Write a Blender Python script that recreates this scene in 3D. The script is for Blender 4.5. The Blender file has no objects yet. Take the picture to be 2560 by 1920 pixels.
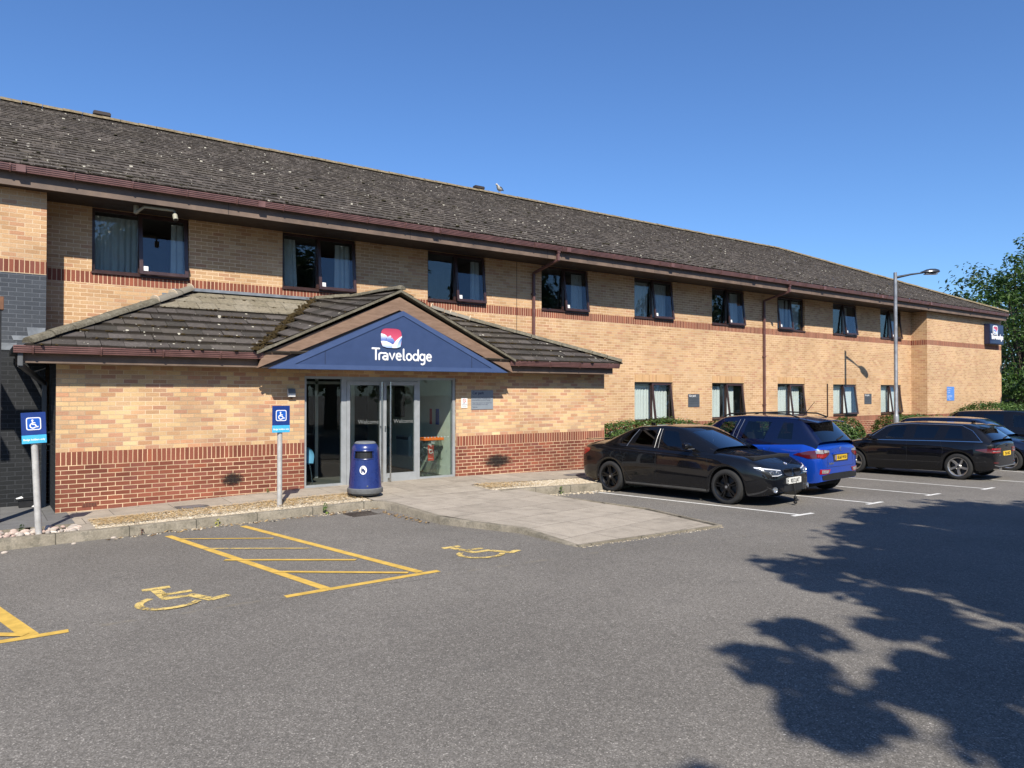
import bpy, bmesh, math, random
from mathutils import Vector, Matrix
from mathutils.bvhtree import BVHTree
from mathutils.geometry import tessellate_polygon
R = math.radians
random.seed(7)
scene = bpy.context.scene
C = scene.collection
# ------------------------------------------------------------------ camera
HC = 1.95
YAW, PIT = R(54.0), R(0.68)
cam = bpy.data.objects.new('camera', bpy.data.cameras.new('camera'))
C.objects.link(cam)
cam.location = (0, 0, HC)
fw = Vector((math.cos(YAW)*math.cos(PIT), math.sin(YAW)*math.cos(PIT), math.sin(PIT)))
cam.rotation_euler = fw.to_track_quat('-Z', 'Y').to_euler()
cam.data.sensor_width = 36.0
cam.data.lens = 1849/2560*36
cam.data.clip_end = 3000
scene.camera = cam
# ------------------------------------------------------------------ sky and sun
SUN = Vector((-0.48, -1.0, 1.03)).normalized()
EL = math.asin(SUN.z); AZ = math.atan2(SUN.x, SUN.y)
world = bpy.data.worlds.new('World'); scene.world = world
world.use_nodes = True
wn = world.node_tree.nodes; wl = world.node_tree.links
sky = wn.new('ShaderNodeTexSky'); sky.sky_type = 'NISHITA'; sky.sun_disc = False
sky.sun_elevation = EL; sky.sun_rotation = AZ % (2*math.pi)
sky.air_density = 1.0; sky.dust_density = 0.6; sky.ozone_density = 3.0; sky.altitude = 50
tint = wn.new('ShaderNodeMix'); tint.data_type = 'RGBA'; tint.blend_type = 'MULTIPLY'; tint.inputs[0].default_value = 1.0
tint.inputs[7].default_value = (.72, 1.0, 1.36, 1)
wl.new(sky.outputs[0], tint.inputs[6]); wl.new(tint.outputs[2], wn['Background'].inputs[0])
wn['Background'].inputs[1].default_value = 0.088
sl = bpy.data.lights.new('sun', 'SUN'); sl.energy = 5.0; sl.angle = R(0.53); sl.color = (1.0, 0.93, 0.82)
so = bpy.data.objects.new('sun', sl); C.objects.link(so)
so.location = (-20, -30, 40); so.rotation_euler = SUN.to_track_quat('Z', 'Y').to_euler()
scene.view_settings.view_transform = 'Standard'; scene.view_settings.look = 'None'
scene.view_settings.exposure = 0.45; scene.view_settings.gamma = 1.0
scene.cycles.max_bounces = 6; scene.cycles.transparent_max_bounces = 16
scene.cycles.diffuse_bounces = 2; scene.cycles.glossy_bounces = 3
scene.cycles.caustics_reflective = False; scene.cycles.caustics_refractive = False

# ------------------------------------------------------------------ node helpers
class NT:
    def __init__(s, name):
        s.m = bpy.data.materials.new(name); s.m.use_nodes = True
        s.t = s.m.node_tree; s.n = s.t.nodes; s.l = s.t.links
        s.b = s.n['Principled BSDF']; s.out = s.n['Material Output']
    def new(s, typ, **kw):
        n = s.n.new('ShaderNode'+typ)
        for k, v in kw.items(): setattr(n, k, v)
        return n
    def put(s, sock, v):
        if hasattr(v, 'is_output'): s.l.new(v, sock)
        elif v is not None:
            if sock.type == 'RGBA' and len(v) == 3: v = (*v, 1)
            sock.default_value = v
    def math(s, op, a, b=0.0, c=None, clamp=False):
        n = s.new('Math', operation=op); n.use_clamp = clamp
        s.put(n.inputs[0], a); s.put(n.inputs[1], b)
        if c is not None: s.put(n.inputs[2], c)
        return n.outputs[0]
    def mix(s, f, a, b, blend='MIX'):
        n = s.new('Mix', data_type='RGBA', blend_type=blend)
        s.put(n.inputs[0], f); s.put(n.inputs[6], a); s.put(n.inputs[7], b)
        return n.outputs[2]
    def noise(s, vec, scale, detail=4, rough=0.55, dist=0.0):
        n = s.new('TexNoise'); s.put(n.inputs['Vector'], vec)
        n.inputs['Scale'].default_value = scale; n.inputs['Detail'].default_value = detail
        n.inputs['Roughness'].default_value = rough; n.inputs['Distortion'].default_value = dist
        return n.outputs[0]
    def voro(s, vec, scale, out=0, rnd=1.0):
        n = s.new('TexVoronoi'); s.put(n.inputs['Vector'], vec)
        n.inputs['Scale'].default_value = scale; n.inputs['Randomness'].default_value = rnd
        return n.outputs[out]
    def ramp(s, f, stops, interp='LINEAR'):
        n = s.new('ValToRGB'); cr = n.color_ramp; cr.interpolation = interp
        while len(cr.elements) < len(stops): cr.elements.new(0.5)
        for e, (p, c) in zip(cr.elements, stops):
            e.position = p; e.color = (*c, 1) if not isinstance(c, (int, float)) else (c, c, c, 1)
        s.put(n.inputs[0], f); return n.outputs[0]
    def step(s, f, lo, hi, a=0.0, b=1.0):
        n = s.new('MapRange'); n.interpolation_type = 'SMOOTHSTEP'
        s.put(n.inputs[0], f); n.inputs[1].default_value = lo; n.inputs[2].default_value = hi
        n.inputs[3].default_value = a; n.inputs[4].default_value = b
        return n.outputs[0]
    def co(s, which='Object'):
        return s.new('TexCoord').outputs[which]
    def xyz(s, vec):
        n = s.new('SeparateXYZ'); s.put(n.inputs[0], vec); return n.outputs
    def comb(s, x, y, z=0.0):
        n = s.new('CombineXYZ'); s.put(n.inputs[0], x); s.put(n.inputs[1], y); s.put(n.inputs[2], z)
        return n.outputs[0]
    def white(s, vec):
        n = s.new('TexWhiteNoise', noise_dimensions='3D'); s.put(n.inputs['Vector'], vec); return n.outputs
    def island(s):
        return s.new('NewGeometry').outputs['Random Per Island']
    def bump(s, h, strength=0.5, dist=0.01):
        n = s.new('Bump'); n.inputs['Strength'].default_value = strength
        n.inputs['Distance'].default_value = dist; s.put(n.inputs['Height'], h)
        s.l.new(n.outputs[0], s.b.inputs['Normal'])
    def set(s, **kw):
        nm = dict(base='Base Color', rough='Roughness', metal='Metallic', spec='Specular IOR Level', coat='Coat Weight',
                  coatr='Coat Roughness', trans='Transmission Weight', alpha='Alpha', sheen='Sheen Weight', ior='IOR')
        for k, v in kw.items(): s.put(s.b.inputs[nm[k]], v)
        return s

def paint(name, col, rough=0.5, metal=0.0, var=0.12, scale=6.0, coat=0.0, spec=0.5, bump=0.0, bscale=60.0):
    """painted / moulded surface with a little dirt and unevenness"""
    t = NT(name); o = t.co()
    n = t.noise(o, scale, 5, 0.6)
    f = t.step(n, 0.3, 0.75, 1-var, 1+var*0.5)
    t.set(base=t.mix(1.0, col, t.comb(f, f, f), 'MULTIPLY'), metal=metal, spec=spec, coat=coat, coatr=0.03)
    t.set(rough=t.step(n, 0.2, 0.8, rough*0.85, min(1, rough*1.2)))
    if bump: t.bump(t.noise(o, bscale, 4), bump, 0.004)
    return t.m

def brick(name, stops, mortar, mode='run', joint=0.011, z0=0.0, tint=(1, 1, 1), mvar=0.25, grime=0.2, bump=0.5):
    """brickwork in metres from the UV map: running bond or soldier course"""
    t = NT(name); uv = t.xyz(t.co('UV'))
    w, h = (0.225, 0.075) if mode == 'run' else (0.075, 0.225)
    wob = t.noise(t.co('UV'), 9.0, 2)
    u = t.math('ADD', uv[0], t.math('MULTIPLY', t.math('SUBTRACT', wob, 0.5), 0.006))
    v = t.math('ADD', t.math('SUBTRACT', uv[1], z0), t.math('MULTIPLY', t.math('SUBTRACT', wob, 0.5), 0.005))
    rv = t.math('DIVIDE', v, h); row = t.math('FLOOR', rv)
    off = t.math('MULTIPLY', t.math('MODULO', t.math('ABSOLUTE', row), 2.0), 0.5) if mode == 'run' else 0.0
    cu = t.math('ADD', t.math('DIVIDE', u, w), off); col = t.math('FLOOR', cu)
    fu = t.math('MULTIPLY', t.math('FRACT', cu), w); fv = t.math('MULTIPLY', t.math('FRACT', rv), h)
    edge = t.math('MINIMUM', fu, fv)
    edge = t.math('ADD', edge, t.math('MULTIPLY', t.math('SUBTRACT', t.noise(t.co('UV'), 70, 3), 0.5), 0.006))
    br = t.step(edge, joint*0.7, joint*1.25)
    rnd = t.white(t.comb(col, row, 0.3))
    base = t.ramp(rnd[0], stops)
    fine = t.step(t.noise(t.co('UV'), 45, 5, 0.65), 0.25, 0.8, 0.86, 1.12)
    big = t.step(t.noise(t.co('UV'), 0.55, 4, 0.6), 0.3, 0.72, 1-grime, 1+grime*0.45)
    k = t.math('MULTIPLY', fine, big)
    base = t.mix(1.0, base, t.comb(k, k, k), 'MULTIPLY')
    mk = t.step(t.noise(t.co('UV'), 0.9, 3, 0.6), 0.35, 0.68, 1-mvar, 1.1)
    mc = t.mix(1.0, mortar, t.comb(mk, mk, mk), 'MULTIPLY')
    base = t.mix(br, mc, base)
    base = t.mix(1.0, base, tint, 'MULTIPLY')
    t.set(base=base, rough=0.88, spec=0.25)
    t.bump(t.math('ADD', t.math('MULTIPLY', br, 0.7), t.math('MULTIPLY', t.noise(t.co('UV'), 120, 4), 0.3)), bump, 0.006)
    return t.m

def glass(name, tint=(0.8, 0.86, 0.84), boost=1.5, base=0.02, rough=0.0, refl=(1, 1, 1)):
    """window pane: what lies behind, plus a Fresnel reflection"""
    t = NT(name)
    tr = t.new('BsdfTransparent'); tr.inputs[0].default_value = (*tint, 1)
    gl = t.new('BsdfGlossy'); gl.inputs['Color'].default_value = (*refl, 1); gl.inputs['Roughness'].default_value = rough
    lw = t.new('LayerWeight'); lw.inputs[0].default_value = .5
    f = t.math('MULTIPLY_ADD', t.math('POWER', lw.outputs['Facing'], 4.5), .95, .042)
    f = t.math('MULTIPLY_ADD', f, boost, base, clamp=True)
    mx = t.new('MixShader'); t.put(mx.inputs[0], f)
    t.l.new(tr.outputs[0], mx.inputs[1]); t.l.new(gl.outputs[0], mx.inputs[2])
    t.l.new(mx.outputs[0], t.out.inputs[0])
    return t.m

# ------------------------------------------------------------------ mesh helpers
class MB:
    def __init__(s): s.v = []; s.f = []; s.uv = []; s.mi = []; s.has = False
    def face(s, pts, uvs=None, mi=0):
        b = len(s.v); s.v += [tuple(p) for p in pts]
        s.f.append(tuple(range(b, b+len(pts)))); s.mi.append(mi)
        if uvs: s.has = True
        s.uv.append(uvs if uvs else [(0, 0)]*len(pts))
        return s
    def box(s, x0, x1, y0, y1, z0, z1, M=None, mi=0):
        p = [Vector((x, y, z)) for z in (z0, z1) for y in (y0, y1) for x in (x0, x1)]
        if M: p = [M @ q for q in p]
        for i in ((0, 2, 3, 1), (4, 5, 7, 6), (0, 1, 5, 4), (2, 6, 7, 3), (0, 4, 6, 2), (1, 3, 7, 5)):
            s.face([p[k] for k in i], mi=mi)
        return s
    def beam(s, a, b, w, h, up=(0, 0, 1), mi=0):
        a, b = Vector(a), Vector(b); d = (b-a).normalized(); u = Vector(up)
        if abs(d.dot(u)) > 0.98: u = Vector((0, 1, 0))
        r = d.cross(u).normalized(); u = r.cross(d)
        q = [[c+r*(sx*w/2)+u*(sy*h/2) for sx, sy in ((-1, -1), (1, -1), (1, 1), (-1, 1))] for c in (a, b)]
        for k in range(4): s.face([q[0][k], q[0][(k+1) % 4], q[1][(k+1) % 4], q[1][k]], mi=mi)
        s.face(q[0][::-1], mi=mi); s.face(q[1], mi=mi); return s
    def tube(s, path, r, n=10, caps=True, mi=0):
        path = [Vector(p) for p in path]; rs = r if isinstance(r, (list, tuple)) else [r]*len(path)
        rings = []; up = Vector((0, 0, 1))
        for i, p in enumerate(path):
            d = (path[min(i+1, len(path)-1)]-path[max(i-1, 0)]).normalized()
            u = up if abs(d.dot(up)) < 0.95 else Vector((0, 1, 0))
            a = d.cross(u).normalized(); b = a.cross(d)
            rings.append([p+(a*math.cos(t)+b*math.sin(t))*rs[i] for t in [2*math.pi*k/n for k in range(n)]])
        s.loft(rings, closed=True, mi=mi)
        if caps: s.face(rings[0][::-1], mi=mi); s.face(rings[-1], mi=mi)
        return s
    def loft(s, rings, closed=True, mi=0):
        n = len(rings[0]); b = len(s.v)
        for r in rings: s.v += [tuple(p) for p in r]
        for i in range(len(rings)-1):
            for k in range(n if closed else n-1):
                k2 = (k+1) % n
                s.f.append((b+i*n+k, b+i*n+k2, b+(i+1)*n+k2, b+(i+1)*n+k)); s.uv.append([(0, 0)]*4); s.mi.append(mi)
        return s
    def lathe(s, prof, n=32, M=None, mi=0):
        rings = []
        for r, z in prof:
            q = [Vector((r*math.cos(2*math.pi*k/n), r*math.sin(2*math.pi*k/n), z)) for k in range(n)]
            rings.append([M @ p for p in q] if M else q)
        return s.loft(rings, mi=mi)
    def prism(s, poly, fn, d0, d1, mi=0, sides=True):
        """poly: 2D outline; fn(a, b, d) -> point; from depth d0 to d1 (d1 = the face seen)"""
        tri = tessellate_polygon([[Vector((a, b, 0)) for a, b in poly]])
        for d in (d0, d1):
            for t in tri: s.face([fn(poly[i][0], poly[i][1], d) for i in t], mi=mi)
        if sides:
            for i in range(len(poly)):
                a, b = poly[i], poly[(i+1) % len(poly)]
                s.face([fn(*a, d0), fn(*b, d0), fn(*b, d1), fn(*a, d1)], mi=mi)
        return s
    def build(s, name, mat, parent=None, smooth=False, merge=False, bevel=0.0, fixn=True):
        me = bpy.data.meshes.new(name); me.from_pydata(s.v, [], s.f)
        mats = mat if isinstance(mat, (list, tuple)) else [mat]
        for m in mats: me.materials.append(m)
        if len(mats) > 1: me.polygons.foreach_set('material_index', s.mi)
        if s.has:
            l = me.uv_layers.new(name='UVMap'); l.data.foreach_set('uv', [c for f in s.uv for p in f for c in p])
        if merge or bevel or fixn:
            bm = bmesh.new(); bm.from_mesh(me)
            if merge or bevel: bmesh.ops.remove_doubles(bm, verts=bm.verts, dist=0.0003)
            if fixn and not s.has: bmesh.ops.recalc_face_normals(bm, faces=bm.faces)
            if bevel:
                es = [e for e in bm.edges if e.is_manifold and e.calc_face_angle(0) > 0.5]
                bmesh.ops.bevel(bm, geom=es, offset=bevel, segments=2, affect='EDGES', clamp_overlap=True)
            bm.to_mesh(me); bm.free()
        if smooth:
            me.polygons.foreach_set('use_smooth', [True]*len(me.polygons))
            me.set_sharp_from_angle(angle=R(38))
        o = bpy.data.objects.new(name, me); C.objects.link(o)
        if parent: o.parent = parent
        return o

def tag(o, label=None, cat=None, group=None, kind=None):
    for k, v in (('label', label), ('category', cat), ('group', group), ('kind', kind)):
        if v: o[k] = v
    return o
def thing(name, label, cat, loc=(0, 0, 0), rz=0.0, group=None):
    o = bpy.data.objects.new(name, None); C.objects.link(o); o.empty_display_size = 0.2
    o.location = loc; o.rotation_euler = (0, 0, rz)
    return tag(o, label, cat, group)
def copy_tree(o, parent=None):
    c = o.copy(); C.objects.link(c); c.parent = parent
    for ch in list(o.children): copy_tree(ch, c)
    return c
def text_mesh(mb, s, size, fn, depth=0.004, align='LEFT', bold=0.0, width=1.0, mi=0, d0=0.0):
    """lettering from the built-in font, placed by fn(a, b, d)"""
    cu = bpy.data.curves.new('lettering', 'FONT'); cu.body = s; cu.size = size; cu.align_x = align; cu.offset = bold
    cu.resolution_u = 3
    ob = bpy.data.objects.new('lettering', cu); C.objects.link(ob)
    bpy.context.view_layer.update()
    me = bpy.data.meshes.new_from_object(ob)
    bpy.data.objects.remove(ob); bpy.data.curves.remove(cu)
    for p in me.polygons:
        mb.face([fn(me.vertices[i].co.x*width, me.vertices[i].co.y, d0+depth) for i in p.vertices], mi=mi)
    bpy.data.meshes.remove(me)
def arc(cx, cy, rx, ry, a0, a1, n=10):
    return [(cx+rx*math.cos(R(a0+(a1-a0)*k/n)), cy+ry*math.sin(R(a0+(a1-a0)*k/n))) for k in range(n+1)]
def stroke(mb, pts, r, fn, depth, d0=0.0, mi=0):
    """rounded pen stroke as a flattened tube with round ends"""
    P = [Vector((a, b, 0)) for a, b in pts]
    def ring(c, d, rr):
        nrm = Vector((-d.y, d.x, 0))
        return [(c+nrm*(rr*math.cos(t)), depth*max(0.02, math.sin(t)**0.35)) for t in [math.pi*k/6 for k in range(7)]]
    rings = []
    n = len(P)
    ds = [(P[min(i+1, n-1)]-P[max(i-1, 0)]).normalized() for i in range(n)]
    for t in (90, 60, 30): rings.append(ring(P[0]-ds[0]*(r*math.sin(R(t))), ds[0], max(r*math.cos(R(t)), r*0.02)))
    for i in range(n): rings.append(ring(P[i], ds[i], r))
    for t in (30, 60, 90): rings.append(ring(P[-1]+ds[-1]*(r*math.sin(R(t))), ds[-1], max(r*math.cos(R(t)), r*0.02)))
    mb.loft([[fn(q.x, q.y, d0+h) for q, h in rg] for rg in rings], closed=False, mi=mi)

# ------------------------------------------------------------------ ground heights (the tarmac falls towards the building)
GX = [-400, 0.3, 3, 6, 8.5, 10.6, 13.6, 16, 18.4, 22, 30, 400]
GZ = [-.16, -.15, -.11, -.075, -.11, -.155, -.19, -.23, -.27, -.30, -.33, -.36]
def interp(x, X, Y):
    if x <= X[0]: return Y[0]
    for i in range(len(X)-1):
        if x <= X[i+1]: return Y[i]+(Y[i+1]-Y[i])*(x-X[i])/(X[i+1]-X[i])
    return Y[-1]
def G(x, y): return interp(x, GX, GZ)+.015*(12-max(-8, min(16, y)))
def kerb_top(x): return interp(x, [-20, 1.5, 5.7, 8.5, 10.8, 13, 40], [0, 0, .05, .05, 0, -.04, -.12])
def wall_base(x): return interp(x, [-20, 1.06, 5.16, 8.6, 12.6, 14, 40], [0, 0, .1, .11, .03, .0, -.05])
YK = 11.95
def P(x, y):
    t = max(0, min(1, (y-YK)/(13.95-YK)))
    return kerb_top(x)*(1-t)+wall_base(x)*t
# ------------------------------------------------------------------ materials of the building
BUFF = [(0.0, (.44, .25, .12)), (.25, (.53, .315, .155)), (.5, (.58, .355, .175)), (.75, (.55, .34, .18)), (.9, (.47, .24, .125)), (1.0, (.61, .40, .21))]
M_buff = brick('buff_brick', BUFF, (.70, .52, .32), mvar=.3, grime=.14, tint=(1.0, 1.04, 1.12))
PORCH = [(0.0, (.48, .26, .13)), (.2, (.60, .38, .19)), (.4, (.68, .46, .22)), (.6, (.53, .33, .18)), (.78, (.46, .24, .14)), (.9, (.57, .29, .15)), (1.0, (.74, .52, .26))]
M_porch = brick('porch_buff_brick', PORCH, (.62, .46, .28), mvar=.4, grime=.2, tint=(1.0, 1.03, 1.12))
M_head = brick('buff_soldier', BUFF[:1]+[(p, tuple(c*1.03 for c in q)) for p, q in BUFF[1:]], (.62, .43, .24), 'sold', z0=2.28, grime=.14)
RED = [(0.0, (.17, .052, .034)), (.3, (.23, .075, .045)), (.6, (.27, .09, .055)), (.85, (.21, .075, .055)), (1.0, (.32, .10, .055))]
M_red = brick('red_brick', RED, (.68, .50, .32), grime=.3, z0=.76, mvar=.35)
M_redm = brick('red_brick_main', RED, (.60, .44, .28), grime=.2, z0=.805, mvar=.3)
M_sold = brick('red_soldier', RED, (.70, .50, .31), 'sold', z0=.76, grime=.25)
M_soldm = brick('red_soldier_main', RED, (.62, .42, .26), 'sold', z0=.805, grime=.15, joint=.012)
M_soldu = brick('red_soldier_upper', RED, (.72, .52, .33), 'sold', z0=4.008, grime=.15)
DK = [(0.0, (.020, .022, .024)), (1.0, (.028, .030, .033))]
M_dark = brick('painted_dark_brick', DK, (.046, .049, .054), grime=.25, mvar=.1)
GY = [(0.0, (.06, .068, .08)), (1.0, (.075, .084, .097))]
M_grey = brick('painted_grey_brick', GY, (.12, .13, .145), grime=.2, mvar=.1)
M_brown = paint('brown_upvc', (.052, .026, .022), .35, var=.2, coat=.2)
M_soffit = paint('brown_soffit', (.038, .026, .020), .6)
M_fascia = paint('weathered_brown_fascia', (.165, .115, .085), .65, var=.3, scale=3)
M_gutter = paint('faded_brown_gutter', (.155, .078, .07), .42, var=.25, scale=4)
M_alu = paint('grey_aluminium', (.40, .42, .43), .38, .35, var=.1)
M_steel = paint('steel', (.62, .62, .6), .22, 1.0, var=.1)
M_lead = paint('lead_flashing', (.22, .24, .26), .5, .3, var=.25)
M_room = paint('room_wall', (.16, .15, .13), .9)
M_black = paint('black_plastic', (.012, .012, .013), .45)
M_glass = glass('window_glass', (.92, .95, .94), 1.15, .0)
M_dglass = glass('door_glass', (.90, .94, .92), .8, .0)

def wood_board():
    t = NT('weathered_bargeboard'); o = t.co(); x = t.xyz(o)
    v = t.comb(t.math('MULTIPLY', x[0], 1.2), x[1], t.math('MULTIPLY', x[2], 7))
    n = t.noise(v, 3.0, 6, .65, .6)
    t.set(base=t.ramp(n, [(.25, (.15, .095, .065)), (.55, (.23, .15, .105)), (.8, (.28, .19, .14))]), rough=.8, spec=.2)
    t.bump(n, .2, .004); return t.m
M_barge = wood_board()

def roof_tiles(name, dark, mid, light, lichen=.55, moss=.5, clean=0.0):
    t = NT(name); uv = t.co('UV'); isl = t.island()
    base = t.ramp(isl, [(0, dark), (.5, mid), (1, light)])
    n = t.noise(uv, 16, 6, .65); k = t.step(n, .28, .75, .72, 1.2)
    base = t.mix(1.0, base, t.comb(k, k, k), 'MULTIPLY')
    big = t.noise(uv, .5, 4, .6)
    base = t.mix(t.math('MULTIPLY', t.step(big, .45, .7), .35), base, (.10, .085, .06))
    v = t.xyz(uv)[1]
    fr = t.math('FRACT', t.math('DIVIDE', v, .30))
    butt = t.math('ADD', t.step(fr, .0, .12, 1, 0), t.step(fr, .58, .80, 0, 1))
    mo = t.math('MULTIPLY', butt, t.step(t.noise(uv, 7, 5, .7), .68-.36*moss, .76-.36*moss))
    base = t.mix(t.math('MULTIPLY', mo, .9), base, (.016, .012, .008))
    gm = t.math('MULTIPLY', t.step(t.noise(uv, 2.2, 4, .6), .6, .75), t.step(t.noise(uv, 25, 4, .7), .5, .62))
    base = t.mix(t.math('MULTIPLY', gm, .55), base, (.11, .095, .03))
    d = t.voro(uv, 5.5); sz = t.white(t.voro(uv, 5.5, 1))[0]
    li = t.math('LESS_THAN', t.math('ADD', d, t.math('MULTIPLY', t.noise(uv, 40, 3), .12)), t.math('MULTIPLY', t.math('SUBTRACT', sz, 1-lichen), .42))
    d2 = t.voro(uv, 14); sz2 = t.white(t.voro(uv, 14, 1))[0]
    li2 = t.math('LESS_THAN', t.math('ADD', d2, t.math('MULTIPLY', t.noise(uv, 60, 3), .2)), t.math('MULTIPLY', t.math('SUBTRACT', sz2, 1.1-lichen), .6))
    base = t.mix(t.math('MAXIMUM', li, li2), base, (.50, .47, .38))
    t.set(base=base, rough=.9, spec=.2)
    t.bump(t.math('ADD', n, t.math('MULTIPLY', mo, .8)), .6, .012)
    return t.m
M_tile = roof_tiles('weathered_roof_tile', (.07, .060, .051), (.098, .083, .070), (.125, .106, .09), .62, .70)
M_ptile = roof_tiles('mossy_porch_tile', (.048, .044, .039), (.078, .068, .062), (.11, .097, .088), .58, .95)
M_newtile = roof_tiles('pale_new_tile', (.20, .175, .125), (.235, .205, .15), (.26, .23, .175), .2, .35)
def ridge_mat(name, a, b, c):
    t = NT(name); o = t.co(); n = t.noise(o, 9, 6, .7); n2 = t.noise(o, 30, 4, .7)
    base = t.ramp(t.math('ADD', t.math('MULTIPLY', n, .6), t.math('MULTIPLY', n2, .4)), [(.3, a), (.5, b), (.68, c), (.78, (.5, .46, .36))])
    t.set(base=base, rough=.95, spec=.1); t.bump(n2, .8, .02); return t.m
M_ridge = ridge_mat('lichened_ridge_tile', (.10, .075, .045), (.20, .16, .10), (.32, .26, .17))
M_hip = ridge_mat('weathered_hip_tile', (.07, .06, .045), (.15, .135, .10), (.25, .23, .18))
M_newhip = paint('pale_hip_tile', (.21, .19, .155), .85, var=.15)
M_mortar = paint('mortar_bedding', (.56, .46, .34), .9, var=.2, scale=12, bump=.4)

# ------------------------------------------------------------------ hotel building
YE, YM, YB = 13.95, 15.9, 15.23
XR, XB = 33.14, 40.73
hotel = thing('hotel_building', 'long two-storey buff brick hotel with brown tiled roof and gabled entrance porch', 'building', (0, YM, 0))
HL = Matrix.Translation((0, -YM, 0))
def part(mb, name, mat, parent=hotel, **kw):
    o = mb.build(name, mat, parent, **kw); o.matrix_parent_inverse = Matrix.Identity(4)
    if parent == hotel: o.location = (0, -YM, 0)
    return o
def wall(mb, y, x0, x1, z0, z1, holes=()):
    xs = sorted({x0, x1, *[min(max(h[k], x0), x1) for h in holes for k in (0, 1)]})
    zs = sorted({z0, z1, *[min(max(h[k], z0), z1) for h in holes for k in (2, 3)]})
    for i in range(len(xs)-1):
        for j in range(len(zs)-1):
            a, b, c, d = xs[i], xs[i+1], zs[j], zs[j+1]; mx, mz = (a+b)/2, (c+d)/2
            if any(h[0] < mx < h[1] and h[2] < mz < h[3] for h in holes): continue
            q = [(a, y, c), (b, y, c), (b, y, d), (a, y, d)]
            mb.face(q, [(p[0], p[2]) for p in q])
def side(mb, x, y0, y1, z0, z1, flip=False):
    q = [(x, y0, z0), (x, y1, z0), (x, y1, z1), (x, y0, z1)]
    uv = [(p[1], p[2]) for p in q]
    mb.face(q[::-1] if flip else q, uv[::-1] if flip else uv)
WX = [1.77, 5.39, 8.99, 12.55, 16.13, 19.735, 23.36, 26.965, 30.54]
WW = 1.71
UP = [(x, x+WW, 4.24, 5.46) for x in WX]
LO = [(x, x+1.69, 1.10, 2.28) for x in WX[4:]]
HEAD = [(x, x+1.69, 2.28, 2.505) for x in WX[4:]]
LOBBY = [(4.95, 8.8, .08, 2.42)]
m = MB()
wall(m, YM, 1.0, XR, 1.03, 4.008, LO+HEAD+LOBBY); wall(m, YM, 1.0, XR, 4.233, 5.47, UP)
wall(m, YB, XR, XB, 1.03, 4.008); wall(m, YB, XR, XB, 4.233, 5.47)
wall(m, YB, -9, 1.0, 4.233, 5.47)
side(m, XR, YB, YM, 1.03, 4.008, True); side(m, XR, YB, YM, 4.233, 5.47, True)
side(m, 1.0, YB, YM, 2.6, 4.008); side(m, 1.0, YB, YM, 4.233, 5.47)
side(m, XB, YB, 30.2, 1.03, 5.47); side(m, -9, YB, 30.2, -.6, 5.47, True)
wall(m, 30.2, -9, XB, -.6, 5.47)
for h in UP+LO:
    for x, fl in ((h[0], False), (h[1], True)): side(m, x, YM, YM+.11, h[2], h[3], fl)
    q = [(h[0], YM, h[3]), (h[1], YM, h[3]), (h[1], YM+.11, h[3]), (h[0], YM+.11, h[3])]; m.face(q, [(p[0], p[1]) for p in q])
part(m, 'buff_brick_wall', M_buff)
for h in HEAD:
    m = MB(); wall(m, YM, *h); part(m, 'window_lintel', M_head)
m = MB(); wall(m, YM, 1.0, XR, -.7, .805, LOBBY); wall(m, YB, XR, XB, -.7, .805); side(m, XR, YB, YM, -.7, .805, True); side(m, XB, YB, 30.2, -.7, .805)
part(m, 'red_brick_plinth', M_redm)
m = MB(); wall(m, YM, 1.0, XR, .805, 1.03, LOBBY); wall(m, YB, XR, XB, .805, 1.03); side(m, XR, YB, YM, .805, 1.03, True); side(m, XB, YB, 30.2, .805, 1.03)
part(m, 'red_brick_band', M_soldm)
m = MB(); wall(m, YM, 1.0, XR, 4.008, 4.233); wall(m, YB, XR, XB, 4.008, 4.233); wall(m, YB, -9, 1.0, 4.008, 4.233)
side(m, XR, YB, YM, 4.008, 4.233, True); side(m, 1.0, YB, YM, 4.008, 4.233); side(m, XB, YB, 30.2, 4.008, 4.233)
part(m, 'red_brick_band', M_soldu)
m = MB(); wall(m, YB, -9, 1.0, 2.70, 4.008)
part(m, 'painted_brick_wall', M_grey)
m = MB(); wall(m, YB, -9, 1.0, -.3, 2.70)
part(m, 'black_painted_wall', M_dark)
# movement joint: a dark mastic line down the main wall
m = MB(); m.box(11.70, 11.715, YM-.002, YM+.01, 2.6, 5.45); part(m, 'movement_joint', M_soffit)

# ---- porch walls
DX0, DX1, DZ0, DZ1 = 5.17, 8.61, .085, 2.275
DOOR = [(DX0, DX1, -1, DZ1)]
m = MB(); wall(m, YE, 1.06, 13.06, .985, 2.42, DOOR); side(m, 13.06, YE, YM, .985, 2.42)
part(m, 'porch_brick_wall', M_porch)
m = MB(); wall(m, YE, 1.06, 13.06, -.2, .76, DOOR); side(m, 13.06, YE, YM, -.2, .76)
for x, fl in ((DX0, False), (DX1, True)): side(m, x, YE, YE+.1, -.2, .76, fl)
part(m, 'porch_red_plinth', M_red)
m = MB(); wall(m, YE, 1.06, 13.06, .76, .985, DOOR); side(m, 13.06, YE, YM, .76, .985)
part(m, 'porch_red_band', M_sold)
m = MB(); side(m, 1.06, YE, YB, -.2, 2.6, True); part(m, 'painted_side_wall', M_dark)
m = MB()
for x, fl in ((DX0, False), (DX1, True)): side(m, x, YE, YE+.1, .76, DZ1, fl)
part(m, 'door_reveal', M_porch)
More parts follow.
